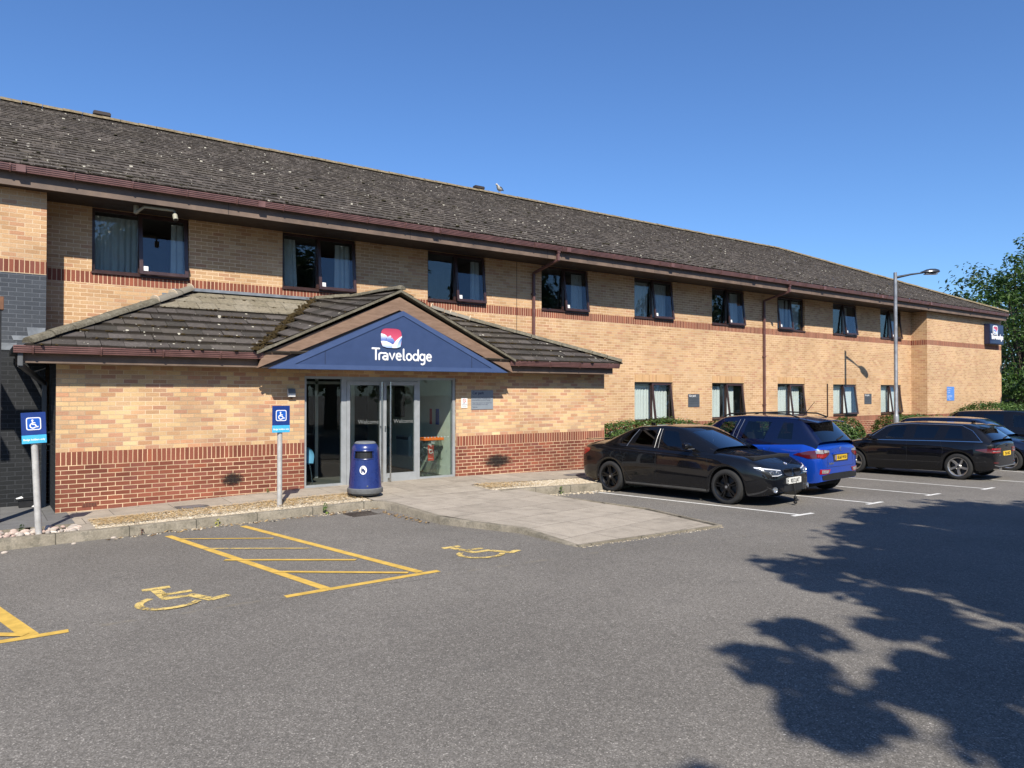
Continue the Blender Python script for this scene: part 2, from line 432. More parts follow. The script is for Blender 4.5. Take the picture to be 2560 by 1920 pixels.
# soot marks on the plinth, from cigarettes stubbed out beside the doors
def soot():
    t = NT('soot_stain'); uv = t.xyz(t.co('UV'))
    dx = t.math('SUBTRACT', uv[0], .5); dz = t.math('SUBTRACT', uv[1], .5)
    r = t.math('SQRT', t.math('ADD', t.math('MULTIPLY', dx, dx), t.math('MULTIPLY', dz, dz)))
    r = t.math('ADD', r, t.math('MULTIPLY', t.math('SUBTRACT', t.noise(t.co('UV'), 9, 5, .7), .5), .5))
    t.set(base=(.01, .009, .008), rough=.95, alpha=t.step(r, .12, .42, .8, 0)); return t.m
M_soot = soot()
for x0, x1, z0, z1 in ((3.52, 4.12, .18, .56), (9.15, 10.3, .16, .62)):
    m = MB(); m.face([(x0, YE-.004, z0), (x1, YE-.004, z0), (x1, YE-.004, z1), (x0, YE-.004, z1)], [(0, 0), (1, 0), (1, 1), (0, 1)])
    part(m, 'soot_stain', M_soot)
m = MB(); m.box(1.43, 1.65, YE-.006, YE+.02, .075, .14)
for i in range(9):
    for j in range(3): m.box(1.445+i*.022, 1.457+i*.022, YE-.008, YE-.005, .082+j*.02, .094+j*.02, mi=1)
part(m, 'air_brick', [paint('terracotta', (.20, .07, .04), .85), M_black])

# ---- lobby seen through the doors
m = MB()
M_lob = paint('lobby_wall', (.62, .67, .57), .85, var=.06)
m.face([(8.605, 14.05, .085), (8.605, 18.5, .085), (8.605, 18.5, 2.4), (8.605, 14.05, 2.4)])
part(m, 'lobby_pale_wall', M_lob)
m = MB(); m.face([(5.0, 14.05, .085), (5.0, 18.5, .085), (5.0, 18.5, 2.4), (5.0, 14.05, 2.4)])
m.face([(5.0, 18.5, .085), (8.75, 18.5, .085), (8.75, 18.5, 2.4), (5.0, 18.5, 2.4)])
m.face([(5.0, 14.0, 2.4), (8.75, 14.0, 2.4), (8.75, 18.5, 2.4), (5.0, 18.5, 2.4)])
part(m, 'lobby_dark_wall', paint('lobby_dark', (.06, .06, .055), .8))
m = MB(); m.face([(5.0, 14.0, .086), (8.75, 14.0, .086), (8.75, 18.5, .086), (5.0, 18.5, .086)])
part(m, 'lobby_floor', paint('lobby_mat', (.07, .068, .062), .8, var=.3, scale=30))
m = MB()
for x in (5.45, 5.72, 6.02): m.box(x, x+.07, 15.6, 15.68, .09, 2.3)
m.box(5.0, 6.9, 15.6, 15.68, 2.14, 2.2); m.box(6.85, 6.92, 15.6, 15.68, .09, 2.3); m.box(7.05, 7.12, 16.0, 16.08, .09, 2.3)
part(m, 'inner_door_frame', M_alu)
# ---- entrance screen
fr = MB(); YF = YE+.035
def fbox(mb, x0, x1, z0, z1, y0=None, y1=None): mb.box(x0, x1, y0 or YF, y1 or YF+.06, z0, z1)
fbox(fr, DX0, DX0+.05, DZ0, DZ1); fbox(fr, DX1-.07, DX1, DZ0, DZ1)
fbox(fr, DX0+.05, DX1-.07, DZ1-.05, DZ1); fbox(fr, DX0+.05, 5.985, DZ0, DZ0+.06); fbox(fr, 7.72, DX1-.07, DZ0, DZ0+.06)
fbox(fr, 5.985, 6.05, DZ0, DZ1-.05); fbox(fr, 7.655, 7.72, DZ0, DZ1-.05)
fbox(fr, 6.05, 7.655, DZ1-.085, DZ1-.05)
fbox(fr, 5.94, 5.985, DZ0+.06, DZ1-.05)
scr = part(fr, 'entrance_screen', M_alu, bevel=.003)
def pane(name, x0, x1, z0, z1, y, parent, mat=M_dglass):
    m = MB(); m.box(x0, x1, y, y+.006, z0, z1); return part(m, name, mat, parent)
pane('side_pane', DX0+.05, 5.94, DZ0+.06, DZ1-.05, YF+.03, scr)
pane('side_pane', 7.72, DX1-.07, DZ0+.06, DZ1-.05, YF+.03, scr)
m = MB()
for k in range(8): m.lathe([(.0, 0), (.013, 0)], 10, Matrix.Translation((7.86+k*.083, YF+.028, .985)) @ Matrix.Rotation(R(90), 4, 'X'))
part(m, 'manifestation_dot', paint('frosted_dot', (.35, .4, .38), .6), scr)
def door(x0, x1, hx, words):
    f = MB(); YD = YF-.012
    fbox(f, x0, x0+.07, DZ0+.01, DZ1-.09, YD, YD+.05); fbox(f, x1-.07, x1, DZ0+.01, DZ1-.09, YD, YD+.05)
    fbox(f, x0+.07, x1-.07, DZ1-.17, DZ1-.09, YD, YD+.05); fbox(f, x0+.07, x1-.07, DZ0+.01, DZ0+.19, YD, YD+.05)
    d = part(f, 'entrance_door', M_alu, bevel=.003)
    g = MB(); g.box(x0+.07, x1-.07, YD+.02, YD+.026, DZ0+.19, DZ1-.17)
    gl = g.build('door_pane', M_dglass, d)
    h = MB(); h.tube([(hx, YD-.075, DZ0+.05), (hx, YD-.075, DZ1-.10)], .017, 12)
    for z in (DZ0+.10, 1.25, DZ1-.14): h.tube([(hx, YD-.075, z), (hx+.0, YD+.0, z)], .012, 8)
    h.box(hx-.03, hx+.03, YD-.03, YD, DZ0+.02, DZ0+.10)
    h.build('pull_handle', M_steel, d, smooth=True)
    w = MB(); text_mesh(w, 'Welcome', .122, lambda a, b, dd: (words+a, YD+.017-dd, 1.315+b), .001, width=.95)
    w.build('welcome_lettering', paint('frosted_lettering', (.17, .18, .175), .7), d)
    return d
d1 = door(6.052, 6.85, 6.79, 6.30); d2 = door(6.858, 7.652, 6.985, 7.10)
m = MB(); m.box(6.885, 6.915, YF-.018, YF-.012, 1.14, 1.26); m.lathe([(0, .0), (.014, 0), (.014, .012), (0, .012)], 12, Matrix.Translation((6.9, YF-.02, 1.215)) @ Matrix.Rotation(R(90), 4, 'X'))
m.build('door_lock', M_steel, d2)

# ---- windows
def curtain_mesh(x0, x1, z0, z1, y, amp=.03, waves=9, flare=0.0):
    m = MB(); n = max(10, int((x1-x0)*70)); rows = []
    sd = random.uniform(0, 9)
    for j in range(5):
        t = j/4; z = z1+(z0-z1)*t; row = []
        for i in range(n+1):
            s = i/n; x = x0+(x1-x0)*s+flare*t*(s-.2)*.4
            row.append((x, y+amp*(.5+.5*t)*math.sin(sd+s*(x1-x0)*waves*6+.8*math.sin(sd*2+s*9)), z))
        rows.append(row)
    for j in range(4):
        for i in range(n): m.face([rows[j][i], rows[j][i+1], rows[j+1][i+1], rows[j+1][i]])
    return m
M_curt = paint('grey_curtain', (.42, .45, .45), .9, var=.1, scale=3)
def net_mat():
    t = NT('white_net_curtain'); t.set(base=(.90, .92, .91), rough=.9, spec=.1)
    d = t.new('BsdfTranslucent'); d.inputs[0].default_value = (.8, .82, .8, 1)
    mx = t.new('MixShader'); mx.inputs[0].default_value = .3
    t.l.new(t.b.outputs[0], mx.inputs[1]); t.l.new(d.outputs[0], mx.inputs[2]); t.l.new(mx.outputs[0], t.out.inputs[0]); return t.m
M_net = net_mat()
M_tag = paint('white_sticker', (.8, .8, .78), .5)
rooms = MB()
def window(x, z0, z1, w, curtains, open_w=.16, lower=False, swap=False):
    y = YM+.075; fwid = .055
    f = MB(); x1 = x+w; xm = x+w*.485 if not swap else x+w*.50
    f.box(x, x+fwid, y, y+.06, z0, z1); f.box(x1-fwid, x1, y, y+.06, z0, z1)
    f.box(x+fwid, x1-fwid, y, y+.06, z1-fwid, z1); f.box(x+fwid, x1-fwid, y, y+.06, z0, z0+fwid)
    f.box(xm-.035, xm+.035, y, y+.06, z0+fwid, z1-fwid)
    win = part(f, 'window', M_brown, bevel=.004)
    s = MB(); s.box(x-.01, x1+.01, YM-.035, y+.02, z0-.035, z0+.012); s.build('window_sill', M_brown, win, bevel=.006)
    a, b = (x+fwid, xm-.035) if not swap else (xm+.035, x1-fwid)
    c, d = (xm-.03, x1-.02) if not swap else (x+.02, xm+.03)
    g = MB(); g.box(a, b, y+.025, y+.031, z0+fwid, z1-fwid); g.build('fixed_pane', M_glass, win)
    H = z1-z0-.03
    T = Matrix.Translation((0, y-.012, z1-.02)) @ Matrix.Rotation(-math.asin(open_w/H), 4, 'X')
    k = .065; q = MB()
    q.box(c, c+k, -.022, .022, -H, 0, T); q.box(d-k, d, -.022, .022, -H, 0, T)
    q.box(c+k, d-k, -.022, .022, -k, 0, T); q.box(c+k, d-k, -.022, .022, -H, -H+k, T)
    q.build('opening_sash', M_brown, win, bevel=.004)
    q = MB(); q.box(c+k, d-k, -.004, .002, -H+k, -k, T); q.build('sash_pane', M_glass, win)
    q = MB(); q.box(c+k+.01, c+k+.09, -.009, -.006, -H+k+.005, -H+k+.095, T)
    if not lower: q.build('pane_sticker', M_tag, win)
    q = MB(); q.beam((c+.1, y+.0, z0+fwid+.01), (d-.1, y-open_w*.8, z0+fwid+.005), .015, .008); q.build('sash_stay', M_steel, win)
    for c0, c1, fl in curtains:
        cm = curtain_mesh(x+fwid+(w-2*fwid)*c0, x+fwid+(w-2*fwid)*c1, z0+.02, z1-.1, y+.17 if not lower else y+.15, .022, 9, fl)
        cm.build('curtain', M_net if lower else M_curt, win, smooth=True)
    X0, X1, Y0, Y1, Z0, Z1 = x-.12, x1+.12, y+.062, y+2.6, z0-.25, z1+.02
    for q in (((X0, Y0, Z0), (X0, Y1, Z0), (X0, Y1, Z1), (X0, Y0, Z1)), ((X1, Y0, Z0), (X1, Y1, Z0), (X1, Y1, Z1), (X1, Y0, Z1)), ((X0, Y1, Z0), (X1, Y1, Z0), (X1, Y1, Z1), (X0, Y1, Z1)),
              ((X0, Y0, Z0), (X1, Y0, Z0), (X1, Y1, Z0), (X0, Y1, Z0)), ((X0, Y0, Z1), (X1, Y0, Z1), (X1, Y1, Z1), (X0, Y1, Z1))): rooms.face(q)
U = [[(0, .5, 0), (.86, 1, .1)], [(0, .19, .15), (.78, 1, .1)], [(.84, 1, .12)], [(.76, 1, .14)], [(0, .47, 0), (.52, 1, 0)],
     [(.75, 1, .1)], [(0, .44, 0), (.5, 1, 0)], [(.62, .86, .1)], [(.6, 1, .05)]]
for i, x in enumerate(WX): window(x, 4.235, 5.452, WW, U[i], .15, swap=(i == 6))
for i, x in enumerate(WX[4:]):
    cur = [(0, .48, 0), (.48, 1.02, 0)] if i != 1 else [(0, .38, 0), (.48, .86, 0)]
    window(x, 1.085, 2.278, 1.69, cur, .15, lower=True)
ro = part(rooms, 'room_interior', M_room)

# ---- main roof
def tiled(mb, lf, rf, rise, expo=.30, tw=.30, th=.024, jit=.004, rng=None, thick_dir=(0, 0, 1), r0=0, nrow=None):
    """rows of separate tiles between the boundary lines lf(t), rf(t), t = 0 eave to 1 ridge"""
    L = rise; n = nrow or max(1, round(L/expo)); up = Vector(thick_dir).normalized(); g = rng or random
    for j in range(n):
        t0, t1 = j/n, min(1.0, (j+1.12)/n)
        a0, b0, a1, b1 = Vector(lf(t0)), Vector(rf(t0)), Vector(lf(t1)), Vector(rf(t1))
        w = (b0-a0).length
        if w < .03: continue
        k = max(1, round(w/tw)); sh = .5 if j % 2 else 0
        cuts = [0]+[(i+sh)/k for i in range(1 if not sh else 0, k) if 0 < (i+sh)/k < 1]+[1]
        wt = max((b1-a1).length, .001); off0 = (a1-a0).dot((b0-a0).normalized())
        for i in range(len(cuts)-1):
            s0, s1 = cuts[i], cuts[i+1]; d = (b0-a0).normalized()
            p0, p1 = a0+(b0-a0)*s0, a0+(b0-a0)*s1
            def topp(p):
                x = (p-a0).dot(d)-off0; x = max(0, min(wt, x)); return a1+(b1-a1)*(x/wt)
            q0, q1 = topp(p0), topp(p1)
            gp = d*.003
            ja = up*(th+g.uniform(-jit, jit)); jb = up*(th+g.uniform(-jit, jit))
            e = (a0-a1).normalized()*g.uniform(-.006, .006)
            u0 = (p0-a0).dot(d)+a0.x+a0.y; u1 = u0+(p1-p0).length; v0 = (r0+j)*expo; v1 = v0+expo
            P0, P1 = p0+ja+gp+e, p1+jb-gp+e
            b = len(mb.v)
            mb.v += [tuple(P0), tuple(P1), tuple(q1+up*.002-gp), tuple(q0+up*.002+gp), tuple(P0-ja*.98), tuple(P1-jb*.98)]
            mb.f += [(b, b+1, b+2, b+3), (b+4, b+5, b+1, b)]; mb.mi += [0, 0]; mb.has = True
            mb.uv += [[(u0, v0), (u1, v0), (u1, v1), (u0, v1)], [(u0, v0-.02), (u1, v0-.02), (u1, v0), (u0, v0)]]
def lerp3(a, b): return lambda t: Vector(a)+(Vector(b)-Vector(a))*t
def half_round(mb, a, b, r=.115, seg=.45, n=7, squash=.75, gap=.012, jit=.006):
    a, b = Vector(a), Vector(b); L = (b-a).length; d = (b-a)/L; k = max(1, round(L/seg))
    s = d.cross(Vector((0, 0, 1))).normalized(); u = s.cross(d)
    for i in range(k):
        o = Vector((random.uniform(-jit, jit), random.uniform(-jit, jit), random.uniform(-jit, jit)))
        p, q = a+d*(L*i/k+gap/2)+o, a+d*(L*(i+1)/k-gap/2)+o
        rings = [[c+s*(r*f*math.cos(t))+u*(r*f*squash*math.sin(t)) for t in [math.pi*m_/n for m_ in range(n+1)]] for c, f in ((p, 1.02), (q, .96))]
        mb.loft(rings, closed=False); mb.face(rings[0]); mb.face(rings[1][::-1])
EZ, EY = 5.78, 14.78
RZ, RY, RX1 = 9.36, 22.7, 33.4
CX = 40.62
rng = random.Random(3)
m = MB()
rise = math.hypot(RY-EY, RZ-EZ)
tiled(m, lerp3((-9, EY, EZ), (-9, RY, RZ)), lerp3((CX, EY, EZ), (RX1, RY, RZ)), rise, .30, .33, .026, .006, rng)
tiled(m, lerp3((CX, EY, EZ), (RX1, RY, RZ)), lerp3((CX, 30.6, EZ), (RX1, RY, RZ)), math.hypot(7.2, 3.58), .30, .33, .026, .006, rng)
m.face([(-9, 30.6, EZ), (CX, 30.6, EZ), (RX1, RY, RZ), (-9, RY, RZ)], [(0, 0), (49, 0), (42, 8), (0, 8)])
m.face([(-9, EY, EZ), (-9, 30.6, EZ), (-9, RY, RZ)], [(0, 0), (1, 0), (1, 1)])
roof = part(m, 'main_roof', M_tile)
roof.location = (0, -YM, 0)
m = MB(); half_round(m, (-9, RY, RZ+.0), (RX1, RY, RZ+.0), .13, .45); m.build('ridge_tile', M_ridge, roof, smooth=True)
m = MB(); half_round(m, (CX-.1, EY+.08, EZ+.06), (RX1, RY, RZ+.02), .12, .42); m.build('hip_tile', M_ridge, roof, smooth=True)
for x in (2.74, 14.98):
    m = MB(); m.box(x-.21, x+.21, RY-.1, RY+.1, RZ+.09, RZ+.20); m.build('ridge_vent', M_soffit, roof, bevel=.02)
# moss clumps lying in the courses
m = MB(); g = random.Random(5)
for k in range(240):
    t = g.random()**1.6; x = g.uniform(-4, 38); y = EY+(RY-EY)*t; z = EZ+(RZ-EZ)*t+.03
    if x > CX-(CX-RX1)*t-.2: continue
    r = g.uniform(.02, .05)
    m.lathe([(r, 0), (r*.8, r*.5), (0, r*.75)], 6, Matrix.Translation((x, y, z)) @ Matrix.Scale(g.uniform(.8, 1.8), 4, (1, 0, 0)))
mo = m.build('roof_moss', paint('dark_moss', (.035, .03, .014), .95), roof); tag(mo, kind='stuff')
# fascia, soffit, gutter
m = MB(); m.box(-9, 40.6, 14.95, 14.985, 5.44, 5.72)
for x in range(-8, 41, 4): m.box(x-.006, x+.006, 14.949, 14.951, 5.441, 5.71, mi=1)
part(m, 'fascia', [M_fascia, M_soffit])
m = MB(); m.box(-9, 40.6, 14.985, YM+.02, 5.455, 5.475); part(m, 'soffit', M_soffit)
def gutter(x0, x1, y, z, parent_name, outlets=()):
    """squared ogee gutter in front of the fascia face at y, rim at z"""
    y -= .045
    prof = [(0, 0), (0, -.10), (.05, -.115), (.075, -.112), (.08, -.085), (.088, -.083), (.09, -.055), (.10, -.052), (.102, -.022), (.112, -.02), (.112, 0), (.10, 0), (.095, -.04), (.02, -.07), (.012, 0)]
    m = MB(); rings = [[Vector((x, y-a, z+b)) for a, b in prof] for x in (x0, x1)]
    m.loft(rings); m.face(rings[0]); m.face(rings[1][::-1])
    g = part(m, parent_name, M_gutter)
    n = int((x1-x0)/.92)
    for i in range(n+1):
        b = MB(); x = x0+.25+i*.92
        if x > x1: break
        pr = [(.116, .006), (.118, -.03), (.104, -.075), (.085, -.12), (.055, -.135), (.05, -.128), (.078, -.108), (.098, -.07), (.108, -.03), (.10, .006)]
        b.loft([[Vector((q, y-a, z+c)) for a, c in pr] for q in (x-.011, x+.011)]); 
        b.face([Vector((x-.011, y-a, z+c)) for a, c in pr]); b.face([Vector((x+.011, y-a, z+c)) for a, c in pr][::-1])
        b.build('gutter_bracket', M_gutter, g)
    for i in range(int((x1-x0)/4.0)):
        b = MB(); x = x0+1.6+i*4.0
        b.box(x-.07, x+.07, y-.119, y-.0, z-.122, z+.004); b.build('gutter_union', M_gutter, g, bevel=.004)
    return g
gutter(-9, 40.55, 14.95, 5.765, 'main_gutter')
def downpipe(x, z1):
    m = MB(); s = .068
    m.beam((x+.07, 14.89, 5.66), (x+.07, 14.89, 5.40), s, s); m.box(x+.02, x+.12, 14.84, 14.94, 5.60, 5.66)
    m.beam((x+.07, 14.89, 5.42), (x, YM-.06, 5.19), s, s); m.beam((x, YM-.06, 5.21), (x, YM-.06, z1), s, s)
    for z in (3.2, 1.5, 4.6): m.box(x-.055, x+.055, YM-.10, YM, z, z+.05)
    part(m, 'downpipe', M_gutter, bevel=.006)
downpipe(12.235, 3.0); downpipe(22.50, -.4)
m = MB(); m.beam((26.52, YM-.03, 2.30), (26.52, YM-.03, .2), .03, .03); part(m, 'waste_pipe', M_brown)

# ---- porch roof
PEY, PEZ = 13.44, 2.675
LT, RT = (3.5, YM, 3.985), (9.09, YM, 3.985)
rng = random.Random(11)
m = MB(); L = math.hypot(YM-PEY, 1.31)
tiled(m, lerp3((.62, PEY, PEZ), LT), lerp3((13.22, PEY, PEZ), RT), L, .30, .34, .028, .007, rng, nrow=9)
tiled(m, lerp3((.62, 15.9, PEZ), LT), lerp3((.62, PEY, PEZ), LT), 3.1, .30, .34, .026, .006, rng, nrow=9)
tiled(m, lerp3((13.22, PEY, PEZ), RT), lerp3((13.22, 15.9, PEZ), RT), 4.2, .30, .34, .026, .006, rng, nrow=10)
proof = part(m, 'porch_roof', M_ptile)
m = MB()
# the paler replaced courses under the flashing
for (j0, j1) in ((6, 9),):
    f0, f1 = j0/9, 1.0
    A = Vector((.62, PEY, PEZ)); B = Vector(LT); Cc = Vector((13.22, PEY, PEZ)); D = Vector(RT)
    lf = lambda t: A+(B-A)*(f0+(f1-f0)*t)+Vector((.25, -.02, .018)); rf = lambda t: Vector((6.6-.3*(1-t), (A+(B-A)*(f0+(f1-f0)*t)).y-.02, (A+(B-A)*(f0+(f1-f0)*t)).z+.018))
    tiled(m, lf, rf, .9, .30, .34, .026, .004, rng, nrow=3)
m.build('replaced_tiles', M_newtile, proof)
# gable roof
AX = 6.97
def gable_side(s):
    f0, f1 = (AX-s*2.88, 13.41, 2.695), (AX, 13.41, 4.035)
    b1, b0 = (AX, YM, 4.12), (AX-s*.87, YM, 4.02)
    def right(t):
        if t < .70: return Vector(f0)+(Vector(b0)-Vector(f0))*(t/.70)
        return Vector(b0)+(Vector(b1)-Vector(b0))*((t-.70)/.30)
    mm = MB(); lf = lerp3(f0, f1)
    tiled(mm, lf, right, 3.17, .30, .34, .026, .008, rng, nrow=10)
    q = [f0, f1, b1, b0]; q = [Vector(p)-Vector((0, 0, .012)) for p in q]
    mm.face(q, [(0, 0), (0, 3), (2.4, 3), (2.4, 2)])
    return mm
m = gable_side(1); g2 = gable_side(-1)
b = len(m.v); m.v += g2.v; m.f += [tuple(i+b for i in f) for f in g2.f]; m.uv += g2.uv; m.mi += g2.mi
gab = part(m, 'gable_roof', M_ptile)
m = MB(); half_round(m, (AX, 13.40, 4.045), (AX, YM, 4.13), .11, .42)
half_round(m, (AX-.05, YM-.03, 4.14), (AX-.88, YM-.03, 4.03), .10, .4)
m.build('ridge_tile', M_hip, gab, smooth=True)
m = MB()
for s in (1, -1):
    p = [(AX-s*2.88, 2.695), (AX, 4.035), (AX, 3.985), (AX-s*2.88, 2.645)]
    m.prism(p, lambda a, b_, d: (a, d, b_), 13.60, 13.40)
m.build('verge_mortar', M_hip, gab)
for a, b_ in (((.66, PEY+.05, PEZ+.045), (2.75, 15.26, 3.66)), ((13.2, PEY+.05, PEZ+.045), (9.9, 15.42, 3.74))):
    m = MB(); half_round(m, a, b_, .118, .41); m.build('hip_tile', M_hip, proof, smooth=True)
for a, b_ in (((2.75, 15.26, 3.66), (3.5, YM, 4.02)), ((9.9, 15.42, 3.74), (9.09, YM, 4.03))):
    m = MB(); half_round(m, a, b_, .118, .36); m.build('replaced_hip_tile', M_newhip, proof, smooth=True)
m = MB()
for a, b_ in (((2.75, 15.26, 3.66), (3.5, YM, 4.02)), ((9.9, 15.42, 3.74), (9.09, YM, 4.03))):
    a, b_ = Vector(a), Vector(b_)
    for k in range(3):
        p = a+(b_-a)*(k/2.0); d = (b_-a).normalized()
        m.tube([p-d*.012+Vector((0, 0, .035)), p+d*.012+Vector((0, 0, .035))], .105, 12)
m.build('mortar_joint', M_mortar, proof, smooth=True)
# moss and debris lying along the courses and in the valley
g = random.Random(17); m = MB()
def clump(mb, p, r, sx):
    mb.lathe([(r, -.01), (r*.85, r*.35), (r*.3, r*.6), (0, r*.62)], 6, Matrix.Translation(p) @ Matrix.Rotation(g.uniform(0, 3), 4, 'Z') @ Matrix.Diagonal((sx, 1, 1, 1)))
for k in range(1500):
    j = g.randint(0, 8); t = j/9
    x0 = .62+(3.5-.62)*t; x1 = 13.22+(9.09-13.22)*t; x = g.uniform(x0+.1, x1-.1)
    if abs(x-AX) < 2.88*(1-t*.55): continue
    if math.sin(x*2.7+j*1.9)+g.uniform(-.9, .9) < .0: continue
    y = PEY+(YM-PEY)*t+g.uniform(-.015, .03); z = PEZ+1.31*t+.020
    clump(m, (x, y, z), g.uniform(.010, .030), g.uniform(1, 2.6))
for k in range(520):
    t = g.random()**.8; x = AX-2.88+2.01*t+g.gauss(0, .05); y = 13.45+(YM-13.45)*t+g.gauss(0, .04); z = 2.695+1.32*t
    clump(m, (x, y, z+.03), g.uniform(.012, .04), g.uniform(.8, 2))
for k in range(420):
    t = g.randint(0, 6)/10; s_ = g.random(); x = AX-2.88+2.88*t+g.uniform(-.02, .03); yy = 13.45+(2.45*min(1, t/.7))*s_; z = 2.695+1.34*t+.025
    clump(m, (x, yy, z), g.uniform(.010, .026), g.uniform(1, 1.6))
tag(m.build('roof_moss', ridge_mat('brown_moss', (.016, .011, .006), (.045, .032, .014), (.09, .062, .025)), proof), kind='stuff')
# lead flashing: apron along the wall and steps beside the hip
m = MB(); m.box(3.4, 6.1, YM-.012, YM, 3.98, 4.07); m.box(3.4, 6.1, YM-.13, YM-.0, 3.995, 4.005, Matrix.Identity(4))
for k in range(11):
    x = 1.25+k*.195; z = 3.02+k*.098
    m.prism([(x, z-.12), (x+.24, z-.02), (x+.24, z+.03), (x-.02, z+.03)], lambda a, b_, d: (a, d, b_), YM, YM-.008)
part(m, 'lead_flashing', M_lead)
m = MB()
for x, z, w, h in ((.72, 3.08, .27, .20), (.50, 2.93, .25, .08), (.28, 2.80, .3, .12)):
    m.prism([(x+.03, z-h), (x+w, z-h), (x+w, z), (x, z)], lambda a, b_, d: (a, d, b_), YB, YB-.01)
part(m, 'lead_flashing', M_lead)
# porch eaves
for x0, x1 in ((.55, 4.16), (9.80, 13.02)):
    m = MB(); m.box(x0, x1, 13.60, 13.63, 2.412, 2.66); part(m, 'porch_fascia', M_fascia)
m = MB(); m.box(.55, 13.02, 13.63, YE+.01, 2.42, 2.435); m.box(4.2, 9.75, 13.47, 13.63, 2.405, 2.42); m.box(.55, .58, 13.63, 15.2, 2.412, 2.66)
part(m, 'porch_soffit', M_soffit)
gutter(.47, 4.22, 13.60, 2.675, 'porch_gutter'); gutter(9.74, 13.14, 13.60, 2.675, 'porch_gutter')
m = MB(); m.beam((.52, 13.6, 2.62), (.52, 15.1, 2.62), .1, .1); part(m, 'porch_gutter', M_black)
# gable front: bargeboards, boarding behind
for s in (1, -1):
    m = MB(); p = [(AX, 3.895), (AX-s*2.74, 2.665), (AX-s*2.85, 2.395), (AX, 3.625)]
    m.prism(p, lambda a, b_, d: (a, d, b_), 13.52, 13.475); part(m, 'bargeboard', M_barge, bevel=.004)
m = MB(); m.prism([(AX-2.85, 2.40), (AX+2.85, 2.40), (AX, 3.68)], lambda a, b_, d: (a, d, b_), 13.60, 13.545)
for k in range(9):
    x = AX-2.6+k*.28; z = 2.405+(x-(AX-2.85))*.431
    m.box(x-.05, x+.02, 13.535, 13.545, z-.01, z)
part(m, 'gable_boarding', M_fascia)
# black downpipe beside the porch
m = MB(); s = .07
m.beam((.56, 13.56, 2.56), (.56, 13.56, 2.36), s, s); m.beam((.56, 13.56, 2.38), (.965, 14.93, 2.1), s, s); m.beam((.965, 14.93, 2.14), (.965, 14.93, .0), s, s)
part(m, 'porch_downpipe', paint('dark_grey_pipe', (.10, .105, .11), .5), bevel=.006)
m = MB()
m.tube([(1.06, 15.05, 1.42), (1.01, 15.05, 1.42), (1.01, 15.05, .95), (1.06, 15.05, .95)], .011, 8)
for z in (1.30, 1.10): m.tube([(1.06, 14.4, z), (.98, 14.36, z)], .013, 8)
part(m, 'pull_handle', M_steel, smooth=True)
# ------------------------------------------------------------------ tarmac, kerbs, paving
def asphalt():
    t = NT('tarmac'); o = t.co(); xy = t.xyz(o)
    agg = t.voro(o, 130, 1); ag = t.white(agg)[0]
    base = t.ramp(ag, [(0, (.115, .106, .093)), (.35, (.155, .143, .126)), (.7, (.195, .18, .16)), (.93, (.24, .222, .197)), (1.0, (.40, .37, .33))])
    n = t.noise(o, 28, 5, .7); k = t.step(n, .3, .75, .8, 1.15)
    base = t.mix(1.0, base, t.comb(k, k, k), 'MULTIPLY')
    big = t.noise(o, .35, 5, .6); kb = t.step(big, .3, .7, .86, 1.08)
    base = t.mix(1.0, base, t.comb(kb, kb, kb), 'MULTIPLY')
    med = t.noise(o, 2.2, 5, .65); base = t.mix(t.math('MULTIPLY', t.step(med, .56, .72), .3), base, (.095, .09, .084))
    # pale flecks of trodden grit
    d = t.voro(o, 9); sz = t.white(t.voro(o, 9, 1))[0]
    fl = t.math('LESS_THAN', d, t.math('MULTIPLY', t.math('SUBTRACT', sz, .80), .40))
    base = t.mix(fl, base, (.42, .40, .36))
    # construction joint across the bays, partly filled with pale dust
    wob = t.math('MULTIPLY', t.math('SUBTRACT', t.noise(o, 1.2, 4), .5), .25)
    ys = t.math('ADD', t.math('SUBTRACT', xy[1], t.math('MULTIPLY_ADD', xy[0], -.12, 7.45)), wob)
    seam = t.step(t.math('ABSOLUTE', ys), .004, .055, 1, 0)
    seam = t.math('MULTIPLY', seam, t.step(t.noise(o, 3.0, 5, .7), .48, .6))
    base = t.mix(t.math('MULTIPLY', seam, .55), base, (.22, .19, .14))
    crack = t.step(t.math('ABSOLUTE', t.math('ADD', ys, .09)), .0, .012, 1, 0)
    crack = t.math('MULTIPLY', crack, t.step(t.noise(o, 1.1, 3), .5, .6))
    base = t.mix(t.math('MULTIPLY', crack, .7), base, (.03, .028, .026))
    # silt washed along the kerb
    kb2 = t.step(xy[1], 11.35, 11.95); kb2 = t.math('MULTIPLY', kb2, t.step(t.noise(o, 1.5, 4), .35, .6))
    base = t.mix(t.math('MULTIPLY', kb2, .6), base, (.155, .14, .12))
    t.set(base=base, rough=.92, spec=.25)
    t.bump(t.math('ADD', ag, t.math('MULTIPLY', n, .6)), .35, .006); return t.m
M_asph = asphalt()
m = MB()
xs = [-400, -60, -10, 0.3, 1.5, 3, 4.5, 6, 7.2, 8.5, 9.5, 10.6, 12, 13.6, 16, 18.4, 20, 22, 26, 30, 60, 400]
ys = [-400, -60, -8, -2, 4, 8, 10, 12, 14, 16, 60, 400]
for i in range(len(xs)-1):
    for j in range(len(ys)-1):
        m.face([(x, y, G(x, y)) for x, y in ((xs[i], ys[j]), (xs[i+1], ys[j]), (xs[i+1], ys[j+1]), (xs[i], ys[j+1]))])
tag(m.build('ground', M_asph, merge=True, smooth=True), kind='structure')

